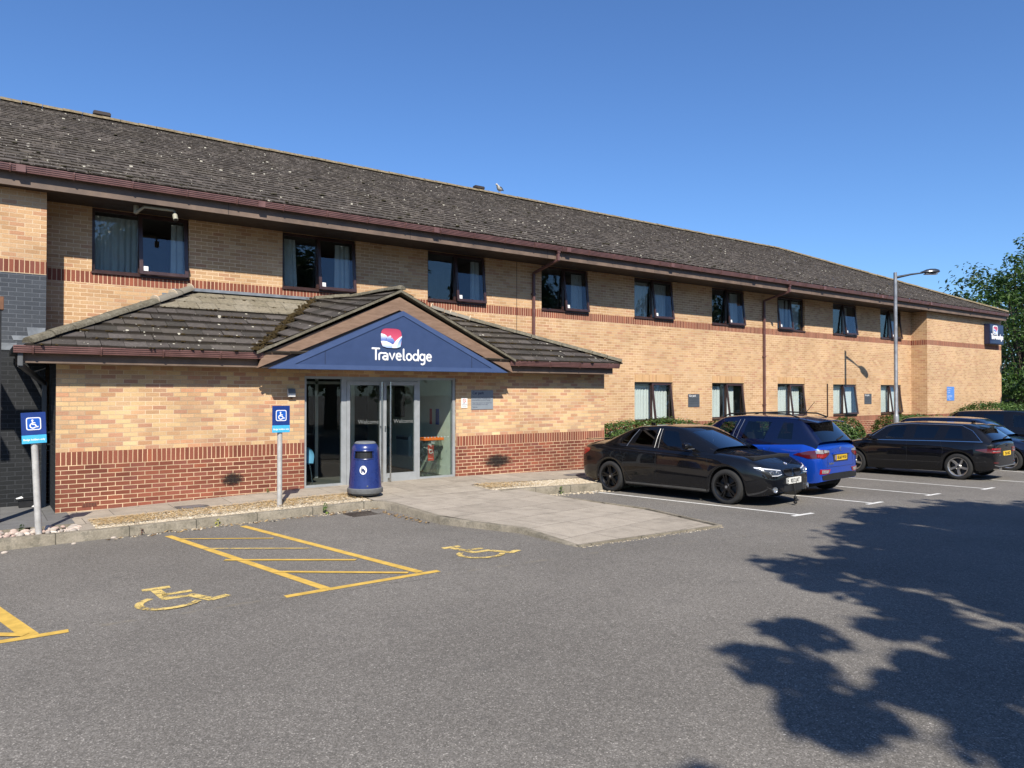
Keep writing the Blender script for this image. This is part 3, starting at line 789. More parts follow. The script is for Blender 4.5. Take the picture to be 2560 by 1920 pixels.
def slab_mat(name, a, b, seam=(.05, .047, .04), w=.6, l=.9, rot=0.0):
    t = NT(name); o = t.co(); n = t.noise(o, 4, 6, .65)
    base = t.ramp(n, [(.3, a), (.7, b)]); f = t.step(t.noise(o, 60, 4, .7), .3, .7, .85, 1.1)
    base = t.mix(1.0, base, t.comb(f, f, f), 'MULTIPLY')
    uv = t.xyz(t.co('UV'))
    ru = t.math('DIVIDE', uv[1], w); row = t.math('FLOOR', ru)
    cu = t.math('ADD', t.math('DIVIDE', uv[0], l), t.math('MULTIPLY', t.math('MODULO', t.math('ABSOLUTE', row), 2.0), .5))
    fx = t.math('MULTIPLY', t.math('FRACT', cu), l); fy = t.math('MULTIPLY', t.math('FRACT', ru), w)
    e = t.math('ADD', t.math('MINIMUM', fx, fy), t.math('MULTIPLY', t.math('SUBTRACT', t.noise(o, 22, 3), .5), .012))
    s = t.step(e, .004, .014, 1, 0)
    rn = t.white(t.comb(t.math('FLOOR', cu), row))[0]; q = t.math('MULTIPLY_ADD', rn, .14, .93)
    base = t.mix(1.0, base, t.comb(q, q, q), 'MULTIPLY')
    base = t.mix(t.math('MULTIPLY', s, .85), base, seam)
    st = t.step(t.noise(o, 1.3, 5, .7), .5, .7); base = t.mix(t.math('MULTIPLY', st, .35), base, (.13, .115, .09))
    t.set(base=base, rough=.9, spec=.2); t.bump(t.math('SUBTRACT', t.noise(o, 90, 4), s), .35, .006); return t.m
M_slab = slab_mat('concrete_paving', (.30, .262, .212), (.40, .35, .285))
M_dslab = slab_mat('dark_paving', (.13, .13, .13), (.18, .18, .178), w=1.2, l=1.8)
def kerb_mat():
    t = NT('concrete_kerb'); o = t.co(); x = t.xyz(o)
    n = t.noise(o, 3.0, 6, .7); fine = t.noise(o, 50, 4, .7)
    base = t.ramp(n, [(.28, (.16, .14, .105)), (.55, (.25, .22, .17)), (.75, (.33, .29, .23))])
    lich = t.math('MULTIPLY', t.step(t.noise(o, 7, 5, .75), .5, .62), .5)
    base = t.mix(lich, base, (.10, .095, .075))
    f = t.step(fine, .3, .7, .82, 1.12); base = t.mix(1.0, base, t.comb(f, f, f), 'MULTIPLY')
    e = t.math('ABSOLUTE', t.math('SUBTRACT', t.math('FRACT', t.math('DIVIDE', x[0], .915)), .5))
    base = t.mix(t.step(e, .489, .496, 0, .8), base, (.04, .037, .03))
    t.set(base=base, rough=.95, spec=.15); t.bump(fine, .5, .006); return t.m
M_kerb = kerb_mat()
# slabs along the front of the porch and the walls
def sheet(name, xs_, yf, mat, zoff=0.0):
    m = MB()
    for i in range(len(xs_)-1):
        a, b = xs_[i], xs_[i+1]
        for (y0a, y1a), (y0b, y1b) in ((yf(a), yf(b)),):
            n = 3
            for k in range(n):
                q = []
                for x, y0, y1, t in ((a, y0a, y1a, k/n), (b, y0b, y1b, k/n), (b, y0b, y1b, (k+1)/n), (a, y0a, y1a, (k+1)/n)):
                    y = y0+(y1-y0)*t; q.append((x, y, P(x, y)+zoff))
                m.face(q, [(p[0], p[1]) for p in q])
    o = m.build(name, mat, fixn=False); return tag(o, kind='structure')
YG = 12.98
sheet('pavement', [1.22, 1.30, 1.42], lambda x: (12.06, 13.0), M_slab, .003)
sheet('pavement', [1.22, 1.5, 2.5, 3.5, 4.5, 5.16, 5.72], lambda x: (YG-.02, 13.97), M_slab)
sheet('pavement', [5.72, 6.5, 7.2, 8.0, 8.2], lambda x: (11.95, 14.02), M_slab)
sheet('pavement', [8.2, 9, 10, 10.8, 11.5, 12.6, 13.4], lambda x: (12.72, 13.97), M_slab)
sheet('pavement', [-9, -2, 0, .6, 1.22], lambda x: (12.72, 15.25), M_dslab, .012)
m = MB(); m.box(-9, .60, 12.66, 12.72, -.10, .012); m.box(.66, 1.22, 12.66, 12.72, -.10, .014)
tag(m.build('pavement_edging', M_kerb, bevel=.008), kind='structure')
# kerbs
def kerb_run(name, pts, w=.125, side=1, mat=M_kerb, drop=.35):
    """pts: (x, y, ztop) along the road face"""
    m = MB(); n = len(pts); rings = []
    for i, (x, y, z) in enumerate(pts):
        a = Vector(pts[max(i-1, 0)][:2]); b = Vector(pts[min(i+1, n-1)][:2]); d = (b-a).normalized(); nn = Vector((-d.y, d.x))*side
        p = Vector((x, y))
        f = lambda o, zz: Vector((p.x+nn.x*o, p.y+nn.y*o, zz))
        rings.append([f(0, z-drop), f(.0, z-.02), f(.012, z-.004), f(.03, z), f(w, z), f(w, z-drop)])
    m.loft(rings, closed=False); m.face(rings[0]); m.face(rings[-1][::-1])
    return tag(m.build(name, mat, smooth=True), kind='structure')
kerb_run('kerb', [(x, 11.95, kerb_top(x)+.004) for x in (-9, -2, .3, 1.5, 3, 4.5, 5.3)]+[(5.62, 11.93, .054)])
kerb_run('kerb', [(5.62, 11.93, .054), (5.76, 11.78, .055), (5.80, 11.5, .056), (5.73, 9.72, .06), (5.95, 9.0, .06), (6.2, 8.35, .055), (6.18, 7.5, .02), (6.17, 7.12, .004)], side=1, w=.10)
kerb_run('kerb', [(x, 11.78, kerb_top(x)+.004) for x in (8.32, 9, 10, 11.0, 12, 13, 14.5, 18, 24, 32)], side=1)
# ramp apron running out to the tarmac
def ramp():
    m = MB(); ys = [7.12, 7.4, 7.8, 8.4, 9, 10, 11, 11.95]
    def L(y): return interp(y, [7.12, 8.35, 9.72, 11.5, 11.95], [6.22, 6.26, 5.80, 5.86, 5.80])
    def Rr(y): return interp(y, [7.12, 8.92, 11.95], [8.97, 9.32, 8.75])
    def zl(y): return interp(y, [7.12, 8.35, 9.72, 11.95], [.003, .056, .061, .051])
    def zr(y): return interp(y, [7.12, 8.92, 10.5, 11.95], [G(8.97, 7.2)+.006, G(9.3, 8.9)+.03, -.03, .046])
    n = 8
    for j in range(len(ys)-1):
        for i in range(n):
            q = []
            for a, y in ((i/n, ys[j]), ((i+1)/n, ys[j]), ((i+1)/n, ys[j+1]), (i/n, ys[j+1])):
                q.append((L(y)+(Rr(y)-L(y))*a, y, zl(y)+(zr(y)-zl(y))*a))
            m.face(q, [(p[0]*.97+.24*p[1], p[1]-.24*p[0]) for p in q])
    for j in range(len(ys)-1):     # right edge down to the tarmac
        y0, y1 = ys[j], ys[j+1]
        q = [(Rr(y0), y0, zr(y0)), (Rr(y0)+.02, y0, -.3), (Rr(y1)+.02, y1, -.3), (Rr(y1), y1, zr(y1))]; m.face(q, [(0, 0)]*4)
    q = [(L(7.12), 7.12, .003), (Rr(7.12), 7.12, zr(7.12)), (Rr(7.12), 7.12, -.3), (L(7.12), 7.12, -.3)]; m.face(q, [(0, 0)]*4)
    tag(m.build('ramp', M_slab2, fixn=False, smooth=True), kind='structure')
    m = MB()
    for a, b in (((6.2, 7.12), (8.97, 7.12)), ((9.02, 7.12), (9.34, 8.92)), ((9.34, 8.92), (8.80, 11.9))):
        a, b = Vector(a), Vector(b); k = 5
        for i in range(k):
            p, q = a+(b-a)*(i/k), a+(b-a)*((i+1)/k)
            zz = lambda c: G(c.x, c.y)+(.016 if c.y < 7.3 else interp(c.y, [7.1, 8.9, 11.9], [.02, .045, .1]))
            m.beam((p.x, p.y, zz(p)-.05), (q.x, q.y, zz(q)-.05), .06, .12)
    tag(m.build('ramp_edging', M_kerb), kind='structure')
M_slab2 = slab_mat('ramp_paving', (.32, .28, .228), (.415, .362, .295), w=.75, l=.9)
ramp()
# ------------------------------------------------------------------ gravel strips, cobbles
def stones(name, region, n, rmin, rmax, mat, zf, kind='stuff', seed=1, flat=.55):
    g = random.Random(seed); m = MB(); pts = [(1, 0, 0), (-1, 0, 0), (0, 1, 0), (0, -1, 0), (0, 0, 1), (0, 0, -1)]
    fs = [(0, 2, 4), (2, 1, 4), (1, 3, 4), (3, 0, 4), (2, 0, 5), (1, 2, 5), (3, 1, 5), (0, 3, 5)]
    for k in range(n):
        x, y = region(g); r = g.uniform(rmin, rmax); z = zf(x, y)
        rot = Matrix.Rotation(g.uniform(0, 6.3), 3, 'Z') @ Matrix.Rotation(g.uniform(-.5, .5), 3, 'X')
        sc = (r*g.uniform(.8, 1.5), r*g.uniform(.7, 1.1), r*flat*g.uniform(.7, 1.2)); b = len(m.v)
        for p in pts:
            q = rot @ Vector((p[0]*sc[0], p[1]*sc[1], p[2]*sc[2])); m.v.append((x+q.x, y+q.y, z+q.z+sc[2]*.3))
        for f in fs: m.f.append(tuple(i+b for i in f)); m.uv.append([(0, 0)]*3); m.mi.append(0)
    return m
def stone_mat(name, stops):
    t = NT(name); b = t.ramp(t.island(), stops); n = t.step(t.noise(t.co(), 60, 4), .3, .7, .8, 1.1)
    t.set(base=t.mix(1.0, b, t.comb(n, n, n), 'MULTIPLY'), rough=.9, spec=.2); return t.m
M_grav = stone_mat('pale_gravel', [(0, (.30, .24, .16)), (.3, (.46, .39, .28)), (.6, (.56, .49, .37)), (.8, (.42, .33, .22)), (1, (.66, .60, .50))])
M_straw = stone_mat('dry_straw', [(0, (.40, .25, .10)), (.5, (.56, .38, .17)), (1, (.64, .48, .26))])
M_cob = stone_mat('cobble', [(0, (.34, .30, .26)), (.3, (.46, .40, .34)), (.55, (.52, .42, .35)), (.75, (.45, .33, .28)), (1, (.62, .57, .49))])
M_bed = paint('gravel_bed', (.34, .27, .18), .95, var=.3, scale=20, bump=.5)
def bed(name, x0, x1, y0, y1, z):
    m = MB(); xs_ = [x0+(x1-x0)*i/6 for i in range(7)]
    for i in range(6): m.face([(a, y, P(a, y)+z) for a, y in ((xs_[i], y0), (xs_[i+1], y0), (xs_[i+1], y1), (xs_[i], y1))])
    tag(m.build(name, M_bed, fixn=False), kind='structure')
bed('gravel_bed', 1.38, 5.72, 12.07, 12.97, -.012); bed('gravel_bed', 8.2, 13.6, 11.88, 12.73, -.012); bed('gravel_bed', -9, 1.32, 12.07, 12.66, -.07)
def strip_region(x0, x1, y0, y1): return lambda g: (g.uniform(x0, x1), g.uniform(y0, y1))
zf = lambda x, y: P(x, y)-.012
m = stones('gravel', strip_region(1.42, 5.7, 12.09, 12.95), 9000, .009, .022, M_grav, zf, seed=2)
o = m.build('gravel', M_grav, fixn=False); tag(o, 'pale gravel strip strewn with dry straw between kerb and red plinth', 'gravel', kind='stuff')
m = stones('gravel', strip_region(8.25, 11.6, 11.9, 12.70), 6600, .01, .024, M_grav, zf, seed=3)
o = m.build('gravel', M_grav, fixn=False); tag(o, 'pale gravel patch beside the paved ramp behind the black saloon', 'gravel', kind='stuff')
def straw(n, reg, seed, zoff=.008):
    g = random.Random(seed); m = MB()
    for k in range(n):
        x, y = reg(g); L = g.uniform(.03, .11); a = g.uniform(0, 6.3); w = .0035
        d = Vector((math.cos(a), math.sin(a), g.uniform(-.15, .25))); s = Vector((-d.y, d.x, 0))*w
        c = Vector((x, y, P(x, y)+zoff+g.uniform(0, .02)))
        m.face([c-d*L/2-s, c-d*L/2+s, c+d*L/2+s, c+d*L/2-s])
    return m
def patchy(x0, x1, y0, y1, f):
    def r(g):
        while True:
            x, y = g.uniform(x0, x1), g.uniform(y0, y1)
            if f(x, y, g): return x, y
    return r
m = straw(3600, patchy(1.42, 5.7, 12.3, 12.97, lambda x, y, g: g.random() < .35+.65*max(0, math.sin(x*2.1+1.2)*math.sin(x*.9+2))+(y-12.3)*.5), 4)
b2 = straw(900, patchy(8.25, 9.6, 12.1, 12.7, lambda x, y, g: g.random() < 1.2-(x-8.2)*.7), 5)
off = len(m.v); m.v += b2.v; m.f += [tuple(i+off for i in f) for f in b2.f]; m.uv += b2.uv; m.mi += b2.mi
o = m.build('dry_straw', M_straw, fixn=False); tag(o, 'dry straw scattered over the gravel strips', 'straw', kind='stuff')
def cobble_mesh(reg, n, seed, rmin, rmax, zf):
    g = random.Random(seed); m = MB(); placed = []
    tries = 0
    while len(placed) < n and tries < 6000:
        tries += 1; x, y = reg(g); r = g.uniform(rmin, rmax)
        if any((x-a)**2+(y-b)**2 < (.8*(r+c))**2 for a, b, c in placed): continue
        placed.append((x, y, r))
        M = Matrix.Translation((x, y, zf(x, y)+r*.25)) @ Matrix.Rotation(g.uniform(0, 6.3), 4, 'Z') @ Matrix.Diagonal((r*1.25, r*.85, r*.62, 1))
        ph = g.uniform(0, 6)
        prof = [(math.sin(R(a))*(1+.06*math.sin(ph+a)), -math.cos(R(a))) for a in (8, 40, 70, 95, 120, 148, 172)]
        b = len(m.v); m.lathe(prof, 9, M); m.face([M @ Vector((prof[-1][0]*math.cos(2*math.pi*k/9), prof[-1][0]*math.sin(2*math.pi*k/9), prof[-1][1])) for k in range(9)])
    return m
m = cobble_mesh(strip_region(-1.2, 1.28, 12.10, 12.62), 190, 8, .035, .075, lambda x, y: -.06)
m2 = cobble_mesh(strip_region(-1.2, 1.25, 12.10, 12.6), 90, 9, .03, .06, lambda x, y: -.01)
off = len(m.v); m.v += m2.v; m.f += [tuple(i+off for i in f) for f in m2.f]; m.uv += m2.uv; m.mi += m2.mi
tag(m.build('cobbles', M_cob, smooth=True), 'bed of rounded pale and pink cobbles behind the kerb at the leaning sign', 'cobbles', kind='stuff')
# grit spilled along the kerb foot
m = stones('grit', patchy(8.6, 11.2, 11.45, 11.77, lambda x, y, g: g.random() < .25+.75*(y-11.45)/.32), 260, .012, .03, M_grav, lambda x, y: G(x, y), seed=12)
m3 = stones('grit', patchy(1.6, 9, 11.75, 11.94, lambda x, y, g: (x < 5.7) and g.random() < .4+.6*math.sin(x*3)**2), 170, .008, .022, M_grav, lambda x, y: G(x, y), seed=13)
off = len(m.v); m.v += m3.v; m.f += [tuple(i+off for i in f) for f in m3.f]; m.uv += m3.uv; m.mi += m3.mi
m4 = stones('grit', lambda g: (6.2+g.random()*2.8, 7.08-g.random()*.07), 160, .005, .013, M_grav, lambda x, y: G(x, y), seed=14)
off = len(m.v); m.v += m4.v; m.f += [tuple(i+off for i in f) for f in m4.f]; m.uv += m4.uv; m.mi += m4.mi
tag(m.build('spilled_gravel', M_grav, fixn=False), 'loose gravel and leaf litter spilled along the foot of the kerbs', 'gravel', kind='stuff')
m = MB(); g = random.Random(21)
for k in range(200):
    x = g.uniform(1.5, 5.8); y = g.uniform(11.72, 11.94)
    if k > 130: x, y = 5.95+g.uniform(-.12, .5), 11.5-g.random()*1.6; x = 5.68-g.random()*.16
    a = g.uniform(0, 6.3); L = g.uniform(.015, .05); d = Vector((math.cos(a), math.sin(a), g.uniform(-.2, .5)))*L; s = Vector((-d.y, d.x, .01)).normalized()*L*.35
    c = Vector((x, y, G(x, y)+.012)); m.face([c-d, c+s, c+d, c-s])
tag(m.build('leaf_litter', stone_mat('dead_leaf', [(0, (.16, .09, .04)), (.5, (.30, .19, .08)), (1, (.42, .30, .15))]), fixn=False), 'dead leaves caught along the kerb foot', 'leaf litter', kind='stuff')
for x, y, lab, r in ((.33, 11.72, 'single cream pebble lying on the tarmac at the left end of the kerb', .035), (1.12, 11.80, 'small cream pebble on the tarmac below the leaning sign', .028), (1.62, 11.90, 'oval cream pebble on the tarmac against the kerb joint', .034)):
    m = cobble_mesh(lambda g: (x, y), 1, 3, r, r, lambda a, b: G(a, b)); tag(m.build('pebble', M_cob, smooth=True), lab, 'pebble', 'loose pebbles on the tarmac')
# ------------------------------------------------------------------ painted markings
def worn(name, col, wear=.5, scale=5.0, a=.50, b=.60):
    t = NT(name); o = t.co(); n = t.noise(o, scale, 6, .72); n2 = t.noise(o, 60, 4, .75)
    f = t.math('ADD', t.math('MULTIPLY', n, .55), t.math('MULTIPLY', n2, .45))
    al = t.step(f, a-.16+.25*wear-.125, b-.16+.25*wear-.125)
    k = t.step(t.noise(o, 9, 4), .3, .7, .82, 1.08)
    t.set(base=t.mix(1.0, col, t.comb(k, k, k), 'MULTIPLY'), rough=.8, spec=.3, alpha=al); return t.m
YEL = (.62, .40, .085)
M_yel = worn('worn_yellow_paint', YEL, .42); M_yel2 = worn('faded_yellow_paint', (.60, .43, .15), .78, 6); M_yel3 = worn('wheelchair_yellow_paint', (.64, .47, .16), .80, 9)
M_whi = worn('worn_white_paint', (.72, .71, .67), .40)
def line(mb, a, b, w, z=.004):
    a, b = Vector(a), Vector(b); d = (b-a); L = d.length; d = d/L; s = Vector((-d.y, d.x))*w/2; k = max(1, int(L/.35))
    for i in range(k):
        p, q = a+d*(L*i/k), a+d*(L*(i+1)/k)
        mb.face([(c.x, c.y, G(c.x, c.y)+z) for c in (p-s, q-s, q+s, p+s)])
def marks(name, mat, lines, z=.004):
    m = MB()
    for a, b, w in lines: line(m, a, b, w, z)
    return tag(m.build(name, mat, fixn=False), kind='structure')
marks('accessible_bay_line', M_yel, [((2.27, 11.55), (2.90, 7.20), .10), ((3.35, 11.65), (3.98, 7.20), .10), ((2.47, 7.17), (4.17, 7.12), .10)])
marks('hatching_line', M_yel, [((2.34, 11.16), (3.38, 10.3), .05), ((2.46, 9.3+.0), (3.69, 8.24), .075), ((2.73, 8.28), (3.86, 7.25), .075)], z=.008)
marks('hatching_line', M_yel2, [((2.42, 10.22), (3.53, 9.26), .06)], z=.008)
marks('accessible_bay_line', M_yel, [((-.42, 11.5), (.39, 7.38), .13), ((-1.6, 7.42), (.66, 7.32), .10)])
marks('hatching_line', M_yel, [((-.9, 9.6), (.14, 8.75), .09), ((-.7, 8.3), (.36, 7.42), .09)], z=.008)
wl_ = [((10.62, 11.75), (11.16, 7.2), .085), ((10.93, 7.165), (11.52, 7.175), .085)]
marks('bay_line', M_whi, wl_)
marks('bay_line', M_whi, [((13.35, 11.7), (13.63, 7.26), .085), ((13.36, 7.225), (13.98, 7.26), .085)])
marks('bay_line', M_whi, [((15.95, 11.7), (16.02, 7.3), .085), ((15.75, 7.27), (16.4, 7.3), .085)])
marks('bay_line', M_whi, [((18.28, 11.7), (18.32, 7.16), .085), ((18.02, 7.13), (18.7, 7.16), .085)])
marks('bay_line', M_whi, [((20.66, 11.7), (20.6, 6.9), .085), ((20.3, 6.87), (21.0, 6.9), .085)])
marks('bay_line', M_whi, [((24.4, 11.7), (23.2, 7.1), .085)])
# wheelchair symbols on the ground
def isa(fn, mb, k=1.0, d=.004, d0=0.0, r=.055):
    """seated wheelchair figure in a unit square; fn(a, b, depth)"""
    S = lambda pts, rr=r: stroke(mb, [(a*k, b*k) for a, b in pts], rr*k, fn, d, d0)
    S(arc(.40, .83, .045, .045, 0, 340, 10), .05)
    S([(.40, .70), (.42, .42), (.62, .42), (.74, .16), (.84, .20)]); S([(.42, .58), (.60, .58)], r*.8)
    S(arc(.43, .30, .235, .235, 118, 318, 14), r*.9)
def ground_isa(cx, cy, ux, uy, size, mat):
    m = MB(); u = Vector(ux); v = Vector(uy)
    def P2(a, b): return Vector((cx, cy))+u*((a-.5)*size)+v*((b-.5)*size)
    def poly(pts, w):
        for i in range(len(pts)-1):
            p, q = P2(*pts[i]), P2(*pts[i+1]); d = (q-p)
            if d.length < 1e-5: continue
            e = d.normalized(); s = Vector((-e.y, e.x))*w*size/2; p, q = p-e*w*size*.2, q+e*w*size*.2
            m.face([(c.x, c.y, G(c.x, c.y)+.004+.0006*i) for c in (p-s, q-s, q+s, p+s)])
    poly([(.30, .93), (.52, .93)], .11); poly([(.40, .86), (.44, .44), (.66, .44), (.80, .14), (.95, .20)], .10); poly([(.44, .62), (.68, .62)], .09)
    poly(arc(.45, .30, .27, .27, 125, 325, 14), .075)
    return tag(m.build('wheelchair_marking', mat, fixn=False), kind='structure')
ground_isa(1.60, 7.93, (1, -.05), (.05, 1), 1.0, M_yel3)
ground_isa(5.05, 7.73, (1, -.08), (-.05, 1), .92, M_yel3)
# ------------------------------------------------------------------ drains and covers
m = MB()
for k in range(9): m.box(5.03+k*.052, 5.055+k*.052, 11.32, 11.66, -.085, -.068+.001*(k % 2))
m.box(5.0, 5.50, 11.28, 11.32, -.09, -.066); m.box(5.0, 5.50, 11.66, 11.70, -.09, -.066); m.face([(5.0, 11.3, -.0775), (5.5, 11.3, -.0775), (5.5, 11.7, -.0775), (5.0, 11.7, -.0775)])
tag(m.build('drain_grate', paint('rusty_iron', (.06, .045, .035), .8, var=.3)), 'slotted iron drain grate in the tarmac at the kerb corner', 'drain')
for x, y, lab in ((2.97, 13.22, 'square metal inspection cover in the slabs left of the entrance'), (11.33, 13.2, 'square metal inspection cover in the slabs near the black saloon')):
    m = MB(); z = P(x, y); m.box(x-.25, x+.25, y-.17, y+.17, z-.02, z+.006); m.box(x-.18, x+.18, y-.11, y+.11, z+.006, z+.009, mi=1)
    tag(m.build('inspection_cover', [paint('dark_cover', (.09, .088, .085), .7), paint('cover_plate', (.22, .24, .26), .45, .5)]), lab, 'manhole cover', 'inspection covers in the paving')
# ------------------------------------------------------------------ signs
M_navy = paint('navy_sign_panel', (.040, .066, .150), .32, var=.06, coat=.15)
M_navy2 = paint('navy_sign_trim', (.055, .088, .19), .35, var=.05)
M_white = paint('white_lettering', (.80, .80, .80), .4, var=.03)
FYS = 13.40
fs = thing('fascia_sign', 'triangular navy hotel sign with white name and rounded emblem filling the porch gable', 'sign', (6.96, FYS, 2.39))
def fpart(mb, name, mat, parent=fs, **kw):
    o = mb.build(name, mat, parent, **kw)
    if parent == fs: o.location = (-6.96, -FYS, -2.39)
    return o
SF = lambda a, b, d: Vector((a, FYS-d, b))
tri_o = [(4.30, 2.388), (9.625, 2.395), (7.01, 3.605)]
m = MB(); m.prism(tri_o, SF, -.13, 0); panel = fpart(m, 'sign_panel', M_navy, bevel=.004)
m = MB(); inn = [(4.78, 2.48), (9.18, 2.485), (7.01, 3.505)]
for k in range(3):
    a, b = tri_o[k], tri_o[(k+1) % 3]; c, d = inn[(k+1) % 3], inn[k]
    m.prism([a, b, c, d], SF, .001, .014)
fpart(m, 'sign_frame', M_navy2, bevel=.003)
m = MB(); m.box(5.36, 5.366, FYS-.004, FYS, 2.49, 2.74); m.box(8.66, 8.666, FYS-.004, FYS, 2.49, 2.74); fpart(m, 'panel_joint', M_black)
def travelodge(mb, fn, x0, y0, k, r=.0205, d=.02):
    S = lambda pts: stroke(mb, [(x0+a*k, y0+b*k) for a, b in pts], r*k, fn, d)
    S([(.02, .232), (.165, .232)]); S([(.095, .232), (.095, .02)])
    S([(.165, .02), (.165, .105)]+arc(.215, .105, .05, .042, 180, 80, 7))
    S([(.255, .142)]+arc(.295, .102, .052, .043, 110, 0, 7)+[(.347, .02)]); S(arc(.297, .052, .050, .034, 0, 360, 14))
    S([(.392, .142), (.445, .022), (.498, .142)])
    S([(.548, .086), (.640, .086)]+arc(.592, .083, .050, .064, 5, 180, 9)+arc(.598, .078, .056, .060, 180, 305, 8))
    S([(.700, .232), (.700, .05)]+arc(.725, .048, .025, .028, 180, 270, 4))
    S(arc(.823, .082, .055, .063, 0, 360, 18))
    S(arc(.972, .080, .055, .061, 50, 330, 15)); S([(1.030, .228), (1.030, .02)])
    S(arc(1.125, .085, .053, .060, 50, 330, 15)); S([(1.180, .142), (1.180, -.01)]+arc(1.130, -.012, .050, .048, 0, -120, 8))
    S([(1.238, .086), (1.330, .086)]+arc(1.282, .083, .050, .064, 5, 180, 9)+arc(1.288, .078, .056, .060, 180, 305, 8))
m = MB(); travelodge(m, SF, 6.315, 2.592, 1.01, .0180, .007); fpart(m, 'sign_lettering', M_white, smooth=True)
def rrect(cx, cy, w, h, p=4.2, n=44):
    q = []
    for k in range(n):
        t = 2*math.pi*k/n; c, s_ = math.cos(t), math.sin(t)
        q.append((cx+w/2*math.copysign(abs(c)**(2/p), c), cy+h/2*math.copysign(abs(s_)**(2/p), s_)))
    return q
def grad(name, a, b, axis=2, lo=0.0, hi=1.0, c=None):
    t = NT(name); u = t.xyz(t.co('UV'))[1]
    st = [(lo, a), (hi, b)] if c is None else [(lo, a), ((lo+hi)/2, c), (hi, b)]
    t.set(base=t.ramp(u, st), rough=.35, coat=.2); return t.m
def emblem(parent_fn, fn, cx, cy, w, h, d=.012):
    """rounded badge: sleeping profile under a red sky, white pillow, blue sheet"""
    T = lambda pts: [(cx+(x-.5)*w, cy+(y-.5)*h) for x, y in pts]
    def clip(pts):
        out = []
        for x, y in pts:
            dx, dy = (x-.5)*2, (y-.5)*2; r = (abs(dx)**4.2+abs(dy)**4.2)**(1/4.2)
            if r > .985: dx, dy = dx/r*.985, dy/r*.985
            out.append((dx/2+.5, dy/2+.5))
        return out
    def layer(name, pts, mat, dd):
        m = MB(); q = T(clip(pts)); b = len(m.v); ys_ = [y for x, y in clip(pts)]
        tri = tessellate_polygon([[Vector((x, y, 0)) for x, y in q]]); src = clip(pts)
        for t_ in tri: m.face([fn(q[i][0], q[i][1], dd) for i in t_], [(src[i][0], src[i][1]) for i in t_])
        for i in range(len(q)):
            j = (i+1) % len(q); m.face([fn(*q[i], dd-.004), fn(*q[j], dd-.004), fn(*q[j], dd), fn(*q[i], dd)], [src[i], src[j], src[j], src[i]])
        return parent_fn(m, name, mat)
    layer('emblem_rim', rrect(.5, .5, 1.0, 1.0), M_navyrim, d)
    layer('emblem_sky', [(x*.96+.02, y*.96+.02) for x, y in rrect(.5, .5, 1, 1)], M_red_e, d+.003)
    face = [(0, .72), (.10, .70), (.17, .68), (.27, .62), (.31, .55), (.37, .58), (.43, .62), (.47, .63), (.49, .57), (.47, .52), (.55, .52), (.56, .46), (.60, .45), (.62, .40), (.66, .34), (.62, .26), (.55, .20), (.42, .2), (.2, .22), (0, .25)]
    layer('emblem_profile', face, M_face_e, d+.006)
    layer('emblem_pillow', [(0, .33), (.12, .35), (.28, .33), (.42, .27), (.58, .18), (.60, .0), (.3, 0), (0, .0)], M_pil_e, d+.009)
    layer('emblem_sheet', [(1, .64), (.86, .54), (.72, .40), (.60, .22), (.52, .02), (.6, 0), (.8, 0), (1, 0)], M_pil2_e, d+.012)
    layer('emblem_corner', [(1, .56), (.93, .50), (.83, .34), (.74, .12), (.74, .0), (1, 0)], M_cor_e, d+.015)
    layer('emblem_eye', [(.235, .40), (.255, .42), (.265, .50), (.255, .50), (.25, .44)], M_navyrim, d+.010)
M_navyrim = paint('emblem_rim', (.02, .03, .10), .4)
M_red_e = grad('emblem_red', (.62, .10, .17), (.42, .05, .10), lo=.4, hi=1.0)
M_face_e = grad('emblem_blue_profile', (.05, .09, .34), (.80, .84, .90), lo=.22, hi=.66, c=(.18, .26, .55))
M_pil_e = grad('emblem_pillow_white', (.30, .42, .72), (.85, .87, .90), lo=.02, hi=.26)
M_pil2_e = paint('emblem_sheet_white', (.84, .86, .88), .35)
M_cor_e = grad('emblem_corner_blue', (.55, .70, .85), (.04, .12, .42), lo=.05, hi=.52)
emblem(fpart, SF, 6.742, 3.043, .472, .40)
# box sign on the far bay
bs = thing('box_sign', 'square navy illuminated box sign high on the far end bay', 'sign', (38.75, 15.0, 4.25))
def bpart(mb, name, mat, parent=bs, **kw):
    o = mb.build(name, mat, parent, **kw)
    if parent == bs: o.location = (-38.75, -15.0, -4.25)
    return o
m = MB(); m.box(38.78, 40.34, 14.98, 15.22, 4.27, 5.22); bpart(m, 'sign_case', paint('dark_navy_case', (.012, .018, .055), .4), bevel=.01)
BF = lambda a, b, d: Vector((a, 14.975-d, b))
m = MB(); m.box(38.83, 40.29, 14.972, 14.98, 4.31, 5.18); bpart(m, 'sign_face', paint('navy_face', (.010, .017, .07), .3, coat=.3))
m = MB(); travelodge(m, BF, 38.92, 4.50, 1.0, .030, .012); bpart(m, 'sign_lettering', M_white, smooth=True)
m = MB(); m.prism(rrect(39.38, 4.935, .56, .44), BF, .0, .012); bpart(m, 'emblem_border', M_white)
emblem(bpart, BF, 39.38, 4.935, .46, .36, .018)
